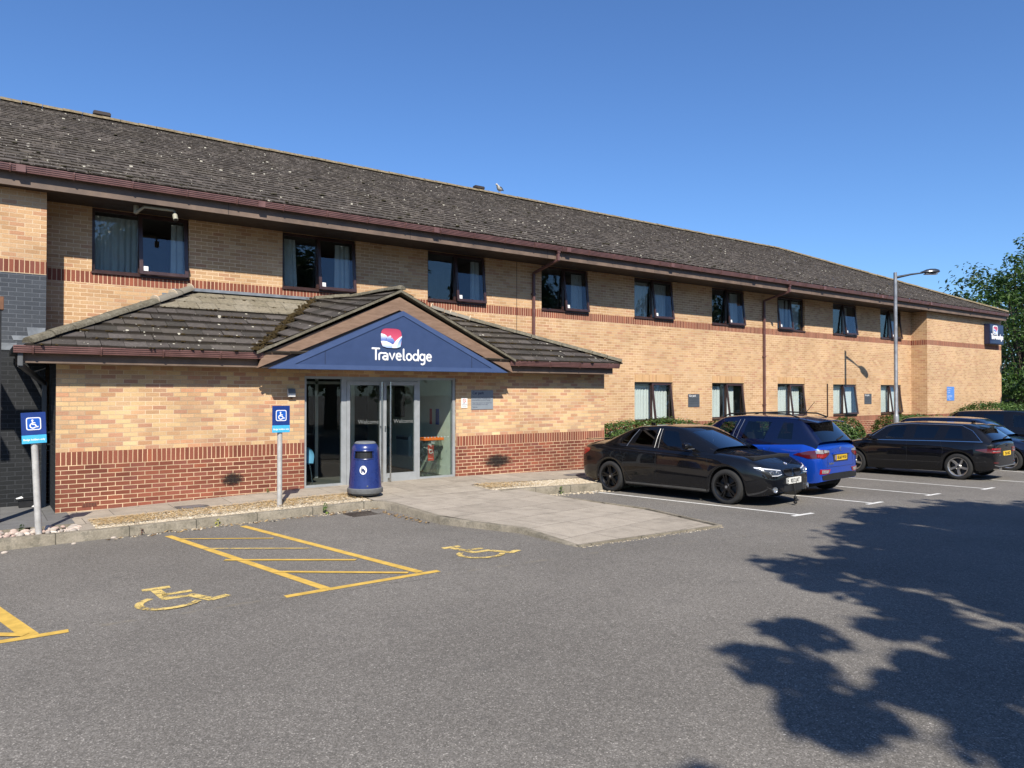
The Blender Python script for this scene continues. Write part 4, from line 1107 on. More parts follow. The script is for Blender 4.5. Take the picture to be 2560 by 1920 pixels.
# wall notices
M_ng = paint('grey_notice', (.22, .25, .28), .45, var=.05); M_nd = paint('dark_grey_notice', (.075, .085, .10), .5, var=.06)
M_txt = paint('navy_notice_text', (.02, .03, .09), .5); M_wtxt = paint('white_notice_text', (.72, .72, .72), .5)
def notice(name, label, x0, x1, z0, z1, y, mat, lines, tm, d=.012, cat='notice', group=None, head=None, hm=None):
    t = thing(name, label, cat, (x0, y, z0), 0, group)
    m = MB(); m.box(0, x1-x0, -d, 0, 0, z1-z0); m.build('notice_board', mat, t, bevel=.003)
    m = MB()
    for (a, b, s, txt) in lines: text_mesh(m, txt, s, lambda p, q, dd: Vector((a+p, -d-dd, b+q)), .0015, width=.93)
    m.build('notice_text', tm, t)
    if head:
        m = MB(); a, b, s, txt = head; text_mesh(m, txt, s, lambda p, q, dd: Vector((a+p, -d-dd, b+q)), .0015, bold=.002)
        m.build('notice_heading', hm or tm, t)
    return t
notice('wall_notice', 'grey car park notice with navy lettering on the wall right of the entrance', 9.0, 9.595, 1.572, 2.005, YE, M_ng,
       [(.03, .27, .034, 'Whilst we do our best to protect our customers'), (.03, .235, .034, 'and their property, Travelodge cannot'), (.03, .20, .034, 'accept liability for any loss or damage.'),
        (.03, .14, .034, 'Please make sure your car is locked with'), (.03, .105, .034, 'all your possessions out of sight.'), (.03, .045, .034, 'Thank you')], M_txt, head=(.03, .345, .085, 'Car park'))
n2 = notice('wall_notice', 'small white no smoking notice beside the entrance screen', 8.735, 8.90, 1.61, 1.835, YE, paint('white_notice', (.72, .72, .70), .5, var=.05),
       [(.045, .095, .04, 'NO'), (.018, .06, .034, 'SMOKING'), (.02, .028, .018, 'It is against the law')], M_txt)
m = MB()
stroke(m, arc(.082, .165, .036, .036, 0, 360, 16), .005, lambda a, b, d: Vector((a, -.012-d, b)), .002); stroke(m, [(.057, .19), (.107, .14)], .004, lambda a, b, d: Vector((a, -.013-d, b)), .002)
m.build('prohibition_ring', paint('red_ring', (.6, .04, .03), .5), n2)
stripes = lambda x, w: [(x, z, .03, 'all vehicles are parked at the owners risk') for z in (.27, .22, .17, .12)]
for x0, lab in ((18.54, 'dark grey car park notice between the two windows behind the black saloon'), (29.24, 'dark grey car park notice nearer the lamp post')):
    notice('wall_notice', lab, x0, x0+.55, 1.49, 1.91, YM, M_nd, [(.04, .27, .034, 'Whilst we do our best to protect our'), (.04, .22, .034, 'customers and their property we'), (.04, .17, .034, 'cannot accept liability for any loss'),
        (.04, .10, .034, 'Please make sure your car is locked')], paint('dim_text', (.025, .03, .035), .5), head=(.04, .335, .09, 'Car park'), hm=M_wtxt, group='dark car park notices on the main wall')
bl = notice('wall_notice', 'bright blue notice with white lines of text on the far end bay', 34.94, 35.64, 1.60, 2.22, YB, paint('blue_notice', (.09, .24, .62), .45, var=.05),
       [(.04, .52, .075, 'Welcome to'), (.04, .43, .075, 'our hotel'), (.04, .34, .08, 'car park'), (.04, .22, .062, 'Please register your'), (.04, .16, .062, 'vehicle at reception'), (.04, .10, .062, 'on arrival'), (.2, .04, .05, 'Thank you')], M_white)
# badge holder signs on posts
M_post = paint('galvanised_post', (.46, .45, .43), .55, .1, var=.2, scale=8); M_sb = paint('blue_sign', (.012, .04, .20), .35); M_sb2 = paint('bright_blue', (.012, .10, .46), .35); M_cy = paint('cyan_strip', (.06, .42, .72), .4)
def post_sign(label, loc, top, w, h, lean, rz):
    t = thing('parking_sign', label, 'sign', loc, rz, 'badge holder parking signs')
    L = Matrix.Rotation(lean, 4, 'Y')
    def b(mb, name, mat, **kw): return mb.build(name, mat, t, **kw)
    m = MB(); m.lathe([(.042, -.3), (.042, top-h*.25), (.0, top-h*.25)], 20, L); b(m, 'post', M_post, smooth=True)
    s = .27*h
    m = MB(); m.box(-w/2, w/2, -.062, -.048, top-h+s, top, L); b(m, 'sign_board', M_sb, bevel=.002)
    m = MB(); m.box(-w/2, w/2, -.062, -.048, top-h, top-h+s, L); b(m, 'caption_strip', M_cy, bevel=.002)
    F = lambda x, z, d: L @ Vector((x, -.062-d, z))
    cz = top-(h-s)*.5; q = (h-s)*.56
    m = MB(); m.prism(rrect(0, cz, q, q, 7), F, 0, .002); b(m, 'symbol_border', M_white)
    m = MB(); m.prism(rrect(0, cz, q*.86, q*.86, 8), F, .002, .003); b(m, 'symbol_field', M_sb2)
    m = MB(); isa(lambda x, z, d: F(x-q*.39, z+cz-q*.40, d), m, q*.80, .003, .003, .062); b(m, 'wheelchair_symbol', M_white)
    m = MB(); text_mesh(m, 'Badge holders only', s*.31, lambda x, z, d: F(x, top-h+s*.36+z, d), .001, 'CENTER', bold=.001, width=.92); b(m, 'caption_text', M_white)
    return t
post_sign('blue wheelchair badge holders sign on a leaning white post among cobbles at the left', (.737, 12.25, -.02), 1.70, .29, .43, R(-2.6), R(-3))
post_sign('blue wheelchair badge holders sign on an upright post in the gravel left of the entrance', (4.175, 12.42, .02), 1.712, .30, .45, R(.0), R(2))
# litter bin
bx, by = 5.80, 12.56; bz = P(bx, by)-.005
lb = thing('litter_bin', 'round tapering navy litter bin with grey lid and dark mouth by the entrance', 'litter bin', (bx, by, bz), R(-32))
M_bin = paint('navy_bin_plastic', (.014, .030, .15), .28, var=.15, coat=.3); M_bing = paint('grey_bin_plastic', (.13, .135, .14), .6, var=.2, scale=12)
BK = .86
def prof(z): return interp(z, [.13, .88], [.30, .245])
m = MB(); n = 48; zs = [.13, .3, .5, .66, .70, .745, .80, .835, .87, .90, .93, .955, .965]; rs = [.30, .2885, .274, .262, .259, .256, .252, .249, .245, .238, .222, .20, .18]
for j in range(len(zs)-1):
    for k in range(n):
        a0, a1 = 2*math.pi*k/n, 2*math.pi*(k+1)/n; mid = (a0+a1)/2-math.pi*1.5
        mid = (mid+math.pi) % (2*math.pi)-math.pi
        if abs(mid) < .70 and .70 <= zs[j] < .83: continue
        m.face([(r*math.cos(a), r*math.sin(a), z) for a, r, z in ((a0, rs[j], zs[j]), (a1, rs[j], zs[j]), (a1, rs[j+1], zs[j+1]), (a0, rs[j+1], zs[j+1]))])
m.build('bin_body', M_bin, lb, smooth=True, merge=True)
m = MB(); m.lathe([(0, .68), (.235, .68), (.225, .86), (0, .86)], 24); m.build('bin_liner', M_black, lb)
m = MB()
def bp(a, z, o=.0): r = interp(z, zs, rs)+o; t = R(270)+a; return Vector((r*math.cos(t), r*math.sin(t), z))
ring = [bp(a, z, .006) for a, z in [(-.72, .70), (-.72, .838), (-.36, .842), (0, .843), (.36, .842), (.72, .838), (.72, .70), (.36, .692), (0, .69), (-.36, .692), (-.72, .70)]]
m.tube(ring, .010, 8, caps=False); m.build('mouth_rim', M_bin, lb, smooth=True)
m = MB(); m.lathe([(.318, .07), (.325, .08), (.322, .15), (.302, .165), (.29, .16)], 48); m.lathe([(0, .03), (.24, .03), (.25, .075), (.318, .075)], 32); m.build('bin_base', M_bing, lb, smooth=True)
m = MB(); m.lathe([(.19, .955), (.195, .968), (.185, .985), (.16, 1.0), (.05, 1.008), (0, 1.008)], 40); m.build('bin_lid', paint('grey_lid', (.16, .17, .18), .3, var=.15), lb, smooth=True)
m = MB(); m.lathe([(.18, -.01), (.2, .03), (.0, .03)], 16); m.build('bin_foot', M_black, lb)
def bface(a, b, d): r = interp(b, zs, rs)+.004+d; t = R(270)+a/.27; return Vector((r*math.cos(t), r*math.sin(t), b))
m = MB(); c = [(.062*math.cos(2*math.pi*k/28), .50+.078*math.sin(2*math.pi*k/28)) for k in range(28)]; m.prism(c, bface, 0, .002); m.build('bin_badge', M_white, lb)
m = MB()
stroke(m, [(-.022, .545), (-.022, .546)], .009, bface, .002, .003); stroke(m, [(-.024, .525), (-.026, .49)], .010, bface, .002, .003); stroke(m, [(-.026, .49), (-.030, .452)], .006, bface, .002, .003); stroke(m, [(-.02, .49), (-.016, .452)], .006, bface, .002, .003)
stroke(m, [(-.022, .525), (.0, .505), (.012, .515)], .005, bface, .002, .003)
m.prism([(.008, .45), (.036, .45), (.040, .50), (.004, .50)], bface, .003, .005); m.build('litter_figure', M_txt, lb)
m = MB(); m.box(.065, .09, -.29, -.28, .20, .225); m.build('maker_plate', M_bing, lb)
# security light, camera
sl_ = thing('security_light', 'small white and grey wedge security light on the porch wall left of the door', 'wall light', (4.895, YE, 1.87))
m = MB(); m.prism([(0, 0), (0, .155), (-.055, .155), (-.085, .09), (-.085, 0)], lambda a, b, d: Vector((d, a, b)), -.07, .07); m.build('light_case', paint('white_plastic', (.62, .62, .6), .4), sl_, bevel=.006)
m = MB(); m.prism([(-.057, .157), (-.088, .088), (-.088, .065), (-.05, .158)], lambda a, b, d: Vector((d, a, b)), -.068, .068); m.build('light_lens', paint('grey_lens', (.16, .17, .18), .3), sl_)
m = MB(); m.box(-.012, .015, -.05, -.02, -.03, .0); m.build('light_sensor', M_black, sl_)
cc = thing('security_camera', 'cream bent pipe security camera hanging under the eaves above the first window', 'camera', (2.45, 15.2, 5.455))
M_cream = paint('cream_pipe', (.36, .35, .27), .5, var=.15)
m = MB(); m.tube([(-.03, .1, -.14), (-.03, .08, -.135), (.08, -.08, -.045), (.58, -.10, -.045), (.60, -.12, -.06), (.60, -.15, -.19)], .028, 10); m.tube([(-.03, .1, 0), (-.03, .1, -.15)], .045, 10); m.build('camera_arm', M_cream, cc, smooth=True)
m = MB(); m.tube([(.60, -.12, -.13), (.605, -.18, -.235)], .045, 12); m.build('camera_body', M_cream, cc, smooth=True)
m = MB(); m.tube([(.605, -.181, -.236), (.606, -.186, -.243)], .033, 12); m.build('camera_lens', M_black, cc)
# gull on the ridge
gl_ = thing('gull', 'grey gull standing on the roof ridge above the porch', 'gull', (15.9, 22.7, 9.46), R(20))
def rings(mb, sp, n=10):
    rr = []
    for (x, z, ry, rz) in sp: rr.append([Vector((x, ry*math.cos(2*math.pi*k/n), z+rz*math.sin(2*math.pi*k/n))) for k in range(n)])
    mb.loft(rr); mb.face(rr[0]); mb.face(rr[-1])
m = MB(); rings(m, [(-.215, .27, .004, .006), (-.20, .275, .022, .022), (-.17, .283, .038, .038), (-.13, .262, .036, .045), (-.10, .21, .055, .075), (-.03, .165, .085, .09), (.06, .15, .085, .075), (.14, .145, .055, .045), (.20, .14, .03, .02)])
m.build('gull_body', paint('gull_white', (.5, .48, .43), .8), gl_, smooth=True)
m = MB(); rings(m, [(-.06, .20, .088, .05), (.05, .185, .10, .06), (.16, .165, .06, .035), (.26, .145, .02, .012), (.30, .135, .006, .004)]); m.build('gull_wing', paint('gull_grey', (.11, .11, .115), .8), gl_, smooth=True)
m = MB(); rings(m, [(-.205, .278, .012, .010), (-.24, .27, .008, .007), (-.262, .263, .003, .003)]); m.build('gull_bill', paint('bill_yellow', (.5, .35, .06), .5), gl_)
for s in (-.035, .035):
    m = MB(); m.tube([(.03, s, .09), (.02, s, 0), (-.03, s, -.005)], .007, 6); m.build('gull_leg', paint('gull_leg', (.35, .22, .16), .7), gl_)
# street lamp
lp = thing('street_lamp', 'tall grey steel lamp post with a single oval lantern in front of the hotel', 'street lamp', (26.6, 13.3, -.35))
M_galv = paint('galvanised_steel', (.34, .35, .36), .42, .55, var=.35, scale=2.5); M_lamp = paint('dark_lantern', (.055, .058, .062), .3, .6, var=.15)
m = MB(); m.lathe([(.095, 0), (.095, 1.45), (.085, 1.5), (.068, 1.55), (.058, 6.15), (.058, 6.60), (0, 6.60)], 18); m.build('lamp_post', M_galv, lp, smooth=True)
dv = Vector((.80, -.60, 0))
m = MB(); m.tube([dv*.02+Vector((0, 0, 6.42)), dv*.55+Vector((0, 0, 6.53)), dv*.98+Vector((0, 0, 6.585))], [.05, .034, .026], 10); m.build('lamp_arm', M_lamp, lp, smooth=True)
m = MB(); rr = []; s_ = Vector((-dv.y, dv.x, 0))
for t_, w, hh in ((.90, .02, .02), (1.0, .075, .05), (1.1, .13, .085), (1.25, .155, .105), (1.4, .15, .10), (1.52, .11, .07), (1.57, .04, .025)):
    c = dv*t_+Vector((0, 0, 6.60+.04*(t_-.9))); rr.append([c+s_*(w*math.cos(2*math.pi*k/16))+Vector((0, 0, hh*math.sin(2*math.pi*k/16)*(1.15 if math.sin(2*math.pi*k/16) > 0 else .55))) for k in range(16)])
m.loft(rr); m.face(rr[0]); m.face(rr[-1]); m.build('lantern', paint('lantern_shell', (.13, .135, .14), .22, .8), lp, smooth=True)
m = MB(); rr = [[p-Vector((0, 0, .02)) for p in r if True] for r in rr]
m.box(-.25, .2, -.10, .10, -.075, -.045, Matrix.Translation(dv*1.28+Vector((0, 0, 6.60))) @ Matrix.Rotation(math.atan2(dv.y, dv.x), 4, 'Z')); m.build('lamp_lens', paint('clear_lens', (.22, .215, .21), .2, coat=.5), lp, bevel=.02)
# things standing in the lobby
ch = thing('lobby_chair', 'pale blue shell chair on thin steel legs behind the left glass pane', 'chair', (5.36, 14.75, .09), R(-18))
m = MB(); rr = []
for j in range(9):
    t = j/8; z = .44+.36*t; half = .28*math.sqrt(max(.0, 1-(max(0, t-.35)/.65)**2.4)) if t > .35 else .26+.02*(t/.35)
    rr.append([Vector((half*math.sin(R(a))/math.sin(R(70)), -.17+.10*t+.17*(math.cos(R(70))-math.cos(R(a)))*-1-.12, z)) for a in range(-70, 71, 10)])
m.loft(rr, closed=False)
rr = [[Vector((.27*u, y, .44-.03*(1-u*u))) for u in [k/6-1 for k in range(13)]] for y in (-.24, -.1, .05, .2)]
m.loft(rr, closed=False); m.build('chair_shell', paint('sky_blue_plastic', (.16, .40, .66), .4, var=.06), ch, smooth=True)
for x, y in ((-.2, -.2), (.2, -.2), (-.2, .18), (.2, .18)):
    m = MB(); m.tube([(x*.7, y*.8, .42), (x, y, .40), (x*1.25, y*1.15, 0)], .011, 8); m.build('chair_leg', M_steel, ch, smooth=True)
rb = thing('recycling_bin', 'clear recycling bin with orange rim and red label inside the right glass pane', 'recycling bin', (8.26, 14.50, .09))
M_clear = glass('clear_plastic', (.80, .84, .82), 1.4, .10, .12)
m = MB(); m.box(-.2, .13, -.17, .17, .02, .80); m.build('bin_tub', M_clear, rb)
m = MB(); m.box(-.25, .25, -.20, -.15, .80, .86); m.box(-.25, .25, .15, .20, .80, .86); m.box(.2, .25, -.15, .15, .80, .86); m.box(-.25, -.2, -.15, .15, .80, .86); m.build('bin_rim', paint('orange_plastic', (.75, .16, .02), .5), rb, bevel=.008)
m = MB(); g = random.Random(4); pts = []
for j in range(6):
    z = .80-.07*j; pts.append([Vector(((.25+.03*math.sin(k*2.1+j)+.02*g.random())*c, (.21+.03*math.sin(k*1.7+j*1.3))*s_, z-.07*(c > .5)*j*.3)) for k, (c, s_) in enumerate([(math.cos(2*math.pi*q/20), math.sin(2*math.pi*q/20)) for q in range(20)])])
m.loft(pts); m.build('bin_bag', glass('polythene', (.80, .82, .80), .8, .08, .5, (.5, .5, .5)), rb)
m = MB(); m.box(-.15, .0, -.178, -.172, .36, .70); m.build('bin_label', paint('red_label', (.42, .05, .025), .5), rb)
m = MB(); stroke(m, arc(-.075, .56, .04, .04, 40, 330, 14), .010, lambda a, b, d: Vector((a, -.178-d, b)), .002); stroke(m, [(-.05, .535), (-.035, .555), (-.02, .53)], .008, lambda a, b, d: Vector((a, -.178-d, b)), .002)
text_mesh(m, 'Plastic recycling', .018, lambda a, b, d: Vector((-.14+a, -.178-d, .40+b)), .002); m.build('recycling_symbol', M_white, rb)
ht = thing('wall_heater', 'white slotted electric heater on the lobby wall behind the door', 'heater', (8.60, 16.3, .40), R(90))
m = MB(); m.box(-.33, .33, 0, .09, 0, .50); m.build('heater_case', paint('white_enamel', (.5, .52, .5), .5), ht, bevel=.01)
m = MB()
for k in range(14): m.box(-.30+k*.045, -.27+k*.045, .088, .094, .40, .47)
m.build('heater_grille', M_black, ht)
pf = thing('framed_poster', 'dark framed poster on the pale lobby wall', 'poster', (8.60, 16.6, 1.35), R(90))
m = MB(); m.box(-.25, .25, 0, .02, 0, .75); m.build('picture_frame', M_black, pf)
m = MB(); m.box(-.22, .22, .02, .024, .03, .72); m.build('picture', paint('poster_paper', (.22, .23, .2), .6, var=.5, scale=9), pf)
for y, z, w, h, c, lab in ((15.05, 1.22, .10, .36, (.5, .04, .05), 'red fire action notice on the lobby wall'), (14.75, 1.22, .14, .36, (.02, .07, .35), 'blue fire notice on the lobby wall beside the red one')):
    t = tag(MB().box(-.012, 0, -w/2, w/2, 0, h).build('fire_notice', paint('notice_colour', c, .5)), lab, 'notice'); t.location = (8.603, y, z)
# left edge: timber pergola end, bait box, paper scraps
pg = thing('pergola', 'brown timber beam end on a dark post at the left edge', 'pergola', (.0, 13.2, 0))
M_tim = paint('orange_brown_timber', (.20, .09, .045), .75, var=.35, scale=5)
m = MB(); m.box(-3, .345, .2, .36, 3.19, 3.39); m.build('beam', M_tim, pg, bevel=.006)
m = MB(); m.box(-3, -.0, 1.5, 1.62, 3.19, 3.39)
for k in range(9): m.box(-.42-k*.42, -.30-k*.42, -.5, 2.0, 3.39, 3.54)
m.build('rafter', M_tim, pg)
m = MB(); m.box(.20, .318, .22, .34, 0, 3.19); m.build('post', M_black, pg)
bb = thing('bait_box', 'low black plastic box on the dark paving below the painted wall', 'box', (.72, 15.02, .012))
m = MB(); m.box(-.11, .11, -.09, .09, 0, .12); m.build('box_base', M_black, bb, bevel=.01)
m = MB(); m.box(-.13, .13, -.105, .105, .12, .15); m.build('box_lid', M_black, bb, bevel=.01)
for x, y, z, a, lab in ((.62, 14.97, .165, .3, 'crumpled white paper scrap on the black box lid'), (.84, 14.90, .02, 1.0, 'white paper scrap on the paving beside the black box')):
    m = MB(); m.face([(-.05, -.03, 0), (.05, -.035, .01), (.045, .03, .035), (-.04, .035, .008)]); o = m.build('paper_scrap', M_tag); o.location = (x, y, z); o.rotation_euler = (0, 0, a); tag(o, lab, 'litter', 'paper scraps by the black box')
# ------------------------------------------------------------------ plants
def leaf_mat(name, stops, trans=.35, rough=.5):
    t = NT(name); b = t.ramp(t.island(), stops); n = t.step(t.noise(t.co(), 1.2, 3), .3, .7, .82, 1.12)
    b = t.mix(1.0, b, t.comb(n, n, n), 'MULTIPLY')
    t.set(base=b, rough=rough, spec=.4)
    d = t.new('BsdfTranslucent'); t.put(d.inputs[0], t.mix(1.0, b, (.9, 1.1, .5), 'MULTIPLY'))
    mx = t.new('MixShader'); mx.inputs[0].default_value = trans
    t.l.new(t.b.outputs[0], mx.inputs[1]); t.l.new(d.outputs[0], mx.inputs[2]); t.l.new(mx.outputs[0], t.out.inputs[0]); return t.m
M_leaf = leaf_mat('tree_leaf', [(0, (.025, .055, .012)), (.4, (.045, .095, .02)), (.75, (.075, .14, .03)), (1, (.12, .19, .045))])
M_leafd = leaf_mat('dark_tree_leaf', [(0, (.015, .035, .010)), (.5, (.03, .065, .016)), (1, (.06, .11, .025))])
M_hedge = leaf_mat('hedge_leaf', [(0, (.025, .055, .012)), (.4, (.05, .10, .02)), (.8, (.085, .15, .03)), (1, (.14, .20, .05))], .25, .4)
M_shrub = leaf_mat('bright_shrub_leaf', [(0, (.06, .12, .02)), (.5, (.12, .21, .04)), (1, (.24, .30, .06))], .3, .45)
M_gold = leaf_mat('golden_leaf', [(0, (.30, .30, .04)), (.5, (.45, .42, .08)), (1, (.60, .56, .18))], .2)
M_purp = leaf_mat('purple_leaf', [(0, (.04, .012, .012)), (.5, (.08, .025, .02)), (1, (.13, .05, .03))], .2)
M_bark = paint('bark', (.09, .07, .05), .9, var=.35, scale=8, bump=.6)
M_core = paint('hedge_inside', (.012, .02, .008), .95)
def leaf(mb, c, nrm, size, g, asp=.5):
    n = Vector(nrm).normalized(); a = n.orthogonal().normalized(); a.rotate(Matrix.Rotation(g.uniform(0, 6.3), 3, n)); b = n.cross(a)
    L = size*g.uniform(.7, 1.25); W = L*asp; i = len(mb.v); c = Vector(c)
    k = n*L*.12
    mb.v += [tuple(c-a*L*.5), tuple(c+b*W*.5-a*L*.05+k), tuple(c+a*L*.5), tuple(c-b*W*.5-a*L*.05+k)]
    mb.f.append((i, i+1, i+2, i+3)); mb.uv.append([(0, 0)]*4); mb.mi.append(0)
def rdir(g):
    while True:
        v = Vector((g.uniform(-1, 1), g.uniform(-1, 1), g.uniform(-1, 1)))
        if .05 < v.length < 1: return v.normalized()
def tree(name, label, base, height, crown, nleaf, size, seed, mat, group=None, clumps=60, trunk=.22, asp=.5):
    """crown: list of (centre, radii) ellipsoids; leaves gather in clumps near the surface of each"""
    g = random.Random(seed); t = thing(name, label, 'tree', base, 0, group)
    B = Vector(base); m = MB(); tot = sum(r[0]*r[1]*r[2] for _, r in crown)
    cl = []
    for c, r in crown:
        k = max(4, int(clumps*(r[0]*r[1]*r[2])/tot))
        for _ in range(k):
            d = rdir(g); f = g.uniform(.45, 1.0)**.6
            cl.append((Vector(c)+Vector((d.x*r[0]*f, d.y*r[1]*f, d.z*r[2]*f)), g.uniform(.55, 1.15)*min(r)*.34))
    per = nleaf//len(cl)
    for c, r in cl:
        for _ in range(per):
            d = rdir(g); f = g.random()**.45; p = c+Vector((d.x, d.y, d.z*.75))*r*f*1.35
            nn = (d+Vector((0, 0, .8))+rdir(g)*.9); leaf(m, p-B, nn, size, g, asp)
    m.build('crown', mat, t, fixn=False)
    m = MB(); top = Vector(crown[0][0])-B
    m.tube([(0, 0, -.3), (.05, 0, top.z*.35), (top.x*.5, top.y*.5, top.z*.7), (top.x, top.y, top.z*1.1)], [trunk*1.3, trunk, trunk*.7, trunk*.15], 10)
    for c, r in cl[::max(1, len(cl)//26)]:
        q = c-B; s0 = g.uniform(.35, .8)
        st = Vector((top.x*s0*.6, top.y*s0*.6, top.z*s0)); m.tube([st, (st+q)/2+Vector((0, 0, .15)), q], [trunk*.4, trunk*.22, .02], 6)
    m.build('trunk', M_bark, t, smooth=True); return t
def hedge(name, label, x0, x1, y0, y1, z0, z1, n, size, mat, seed, cat='hedge', rnd=.12, group=None, dome=0.0):
    g = random.Random(seed); cx, cy = (x0+x1)/2, (y0+y1)/2; t = thing(name, label, cat, (cx, cy, z0), 0, group)
    hx, hy, hz = (x1-x0)/2, (y1-y0)/2, z1-z0; pw = 5 if not dome else 2.6
    def sp(d):
        k = (abs(d.x)**pw+abs(d.y)**pw+abs(d.z)**pw)**(-1/pw); return Vector((d.x*k*hx, d.y*k*hy, d.z*k*hz))
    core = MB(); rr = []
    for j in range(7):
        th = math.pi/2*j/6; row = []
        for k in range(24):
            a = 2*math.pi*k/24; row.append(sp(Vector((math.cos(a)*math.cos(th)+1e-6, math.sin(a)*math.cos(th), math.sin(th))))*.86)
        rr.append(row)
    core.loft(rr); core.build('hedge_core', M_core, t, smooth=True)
    m = MB()
    ph = [g.uniform(0, 6) for _ in range(6)]
    for _ in range(n):
        # even over the surface of the box
        u = g.random(); areas = (hx*2*hy*2, 2*hx*hz*2, 2*hy*hz*2); s_ = u*sum(areas)
        a, b = g.uniform(-1, 1), g.uniform(-1, 1)
        if s_ < areas[0]: d = Vector((a, b, 1))
        elif s_ < areas[0]+areas[1]: d = Vector((a, g.choice((-1, 1)), g.random()))
        else: d = Vector((g.choice((-1, 1)), a, g.random()))
        p = sp(d); k = 1+rnd*.35*(math.sin(p.x*2.3+ph[0])+math.sin(p.x*5.1+p.z*4+ph[1])+math.sin(p.y*6+ph[2]))/2+g.gauss(0, rnd*.25)
        nn = Vector((d.x/hx*.3, d.y, d.z))+rdir(g)*.8+Vector((0, 0, .4)); leaf(m, p*k, nn, size, g, .6)
    m.build('hedge_leaves', mat, t, fixn=False); return t
zb = -.25
hedge('hedge', 'clipped green hedge under the wall directly behind the black saloon', 13.55, 17.6, 14.3, 15.3, -.1, 1.12, 9000, .075, M_hedge, 31, group='clipped hedges in front of the hotel')
hedge('hedge', 'clipped green hedge seen through the windows of the blue suv', 17.7, 21.5, 14.2, 15.2, -.15, 1.02, 6500, .08, M_hedge, 37, group='clipped hedges in front of the hotel')
hedge('shrub', 'rounded glossy green shrub right of the blue suv', 24.3, 26.2, 13.9, 15.2, -.25, .98, 4200, .09, M_hedge, 32, 'shrub', dome=1)
hedge('shrub', 'low golden leaved shrub between the blue suv and the lamp post', 25.7, 28.2, 12.9, 13.8, -.3, .34, 2600, .07, M_gold, 33, 'shrub', dome=1)
hedge('shrub', 'small dark purple shrub beside the golden one', 27.3, 28.3, 13.9, 14.6, -.3, .52, 500, .08, M_purp, 38, 'shrub', dome=1)
hedge('hedge', 'dense green hedge around the foot of the lamp post', 27.8, 32.2, 13.6, 15.1, -.3, 1.0, 7500, .085, M_hedge, 34, group='clipped hedges in front of the hotel')
hedge('shrub', 'large domed olive green shrub in front of the far end bay', 32.6, 40.3, 13.0, 14.9, -.3, 1.46, 12000, .10, M_hedge, 35, 'shrub', dome=1)
hedge('shrub', 'bright yellow green shrub at the left foot of the domed shrub', 31.2, 34.4, 12.8, 14.0, -.3, 1.02, 3000, .10, M_shrub, 36, 'shrub', dome=1)
# tree beyond the end of the building
tree('ash_tree', 'leafy green tree standing beyond the right end of the hotel', (52.0, 18.5, -.3), 9, [((52.0, 18.0, 5.4), (4.4, 3.8, 4.0)), ((51.6, 17.2, 8.0), (3.4, 3.0, 2.4)), ((50.2, 17.6, 3.6), (3.0, 2.8, 2.6)), ((53.6, 17.0, 10.0), (2.6, 2.6, 2.0)), ((48.6, 17.4, 6.3), (1.9, 1.9, 1.7)), ((39.95, 13.3, 4.1), (.30, .4, 1.5)), ((41.5, 13.4, 4.6), (1.2, .8, 2.0))], 17000, .27, 41, M_leaf, clumps=150, trunk=.25, asp=.45)
tree('ash_tree', 'darker tree in deep shade behind the leafy one', (66.0, 25.0, -.3), 11, [((66, 25, 5), (6, 5, 5)), ((62, 23, 3.0), (5, 4, 3)), ((70, 26, 8), (5, 5, 5))], 8000, .42, 42, M_leafd, clumps=80, trunk=.3)
hedge('hedge', 'dark hedge under the rail at the far right edge', 44, 62, 19.5, 21.0, -.3, 1.7, 3500, .2, M_hedge, 43, rnd=.2)
hedge('hedge', 'pale flowering hedge in front of the red roofed house', 60, 90, 36, 38, -.3, 2.3, 2600, .3, leaf_mat('pale_leaf', [(0, (.10, .14, .05)), (.6, (.22, .26, .12)), (1, (.5, .5, .38))], .2), 44, rnd=.2)
# shade trees on our side of the car park (their shadow falls across the tarmac)
def shade_tree(base, crown, nleaf, seed, label, size=.30, clumps=70, group=None):
    return tree('shade_tree', label, base, 10, crown, nleaf, size, seed, M_leafd, group, clumps, .28, .55)
shade_tree((7.9, -6.2, .15), [((7.2, -6.0, 7.2), (3.6, 2.8, 3.0)), ((.2, -4.75, 7.0), (1.5, .8, .5)), ((1.6, -4.8, 7.0), (1.9, 1.2, .8)), ((3.2, -4.2, 7.0), (2.0, 1.4, .9)), ((4.8, -3.8, 7.0), (2.3, 1.7, 1.1)), ((6.4, -3.3, 7.0), (2.5, 2.0, 1.3)), ((8.6, -2.8, 7.2), (2.6, 2.1, 1.4)), ((10.8, -3.4, 7.2), (2.6, 2.2, 1.6))], 42000, 51, 'tall broadleaf tree whose shadow falls across the tarmac at the lower right', clumps=420)
shade_tree((14.5, -7.5, .15), [((14.5, -7.2, 7.2), (4.0, 3.6, 4.0)), ((12.0, -6.0, 6.0), (2.8, 2.6, 2.4))], 9000, 52, 'second broadleaf tree casting shade from the right of the car park', clumps=80)
for k, (x, y, h, s_) in enumerate([(2, -14, 9, 3.6), (8.5, -15, 11, 4.2), (15.5, -14, 10.5, 4.0), (22, -15, 12, 4.4), (30, -14, 11, 4.2), (37, -16, 13, 4.6), (52, -15, 12, 4.6), (60, -16, 13, 5), (72, -15, 12, 5), (-7, -13, 8, 3.4)]):
    tree('boundary_tree', 'broadleaf tree of the row opposite the hotel mirrored in its windows', (x, y, .2), h, [((x, y, h*.55), (s_, s_*.8, h*.38)), ((x+.8, y, h*.8), (s_*.7, s_*.6, h*.22))], 3600, .5, 60+k, M_leafd, 'trees opposite the hotel', 46, .25, .6)
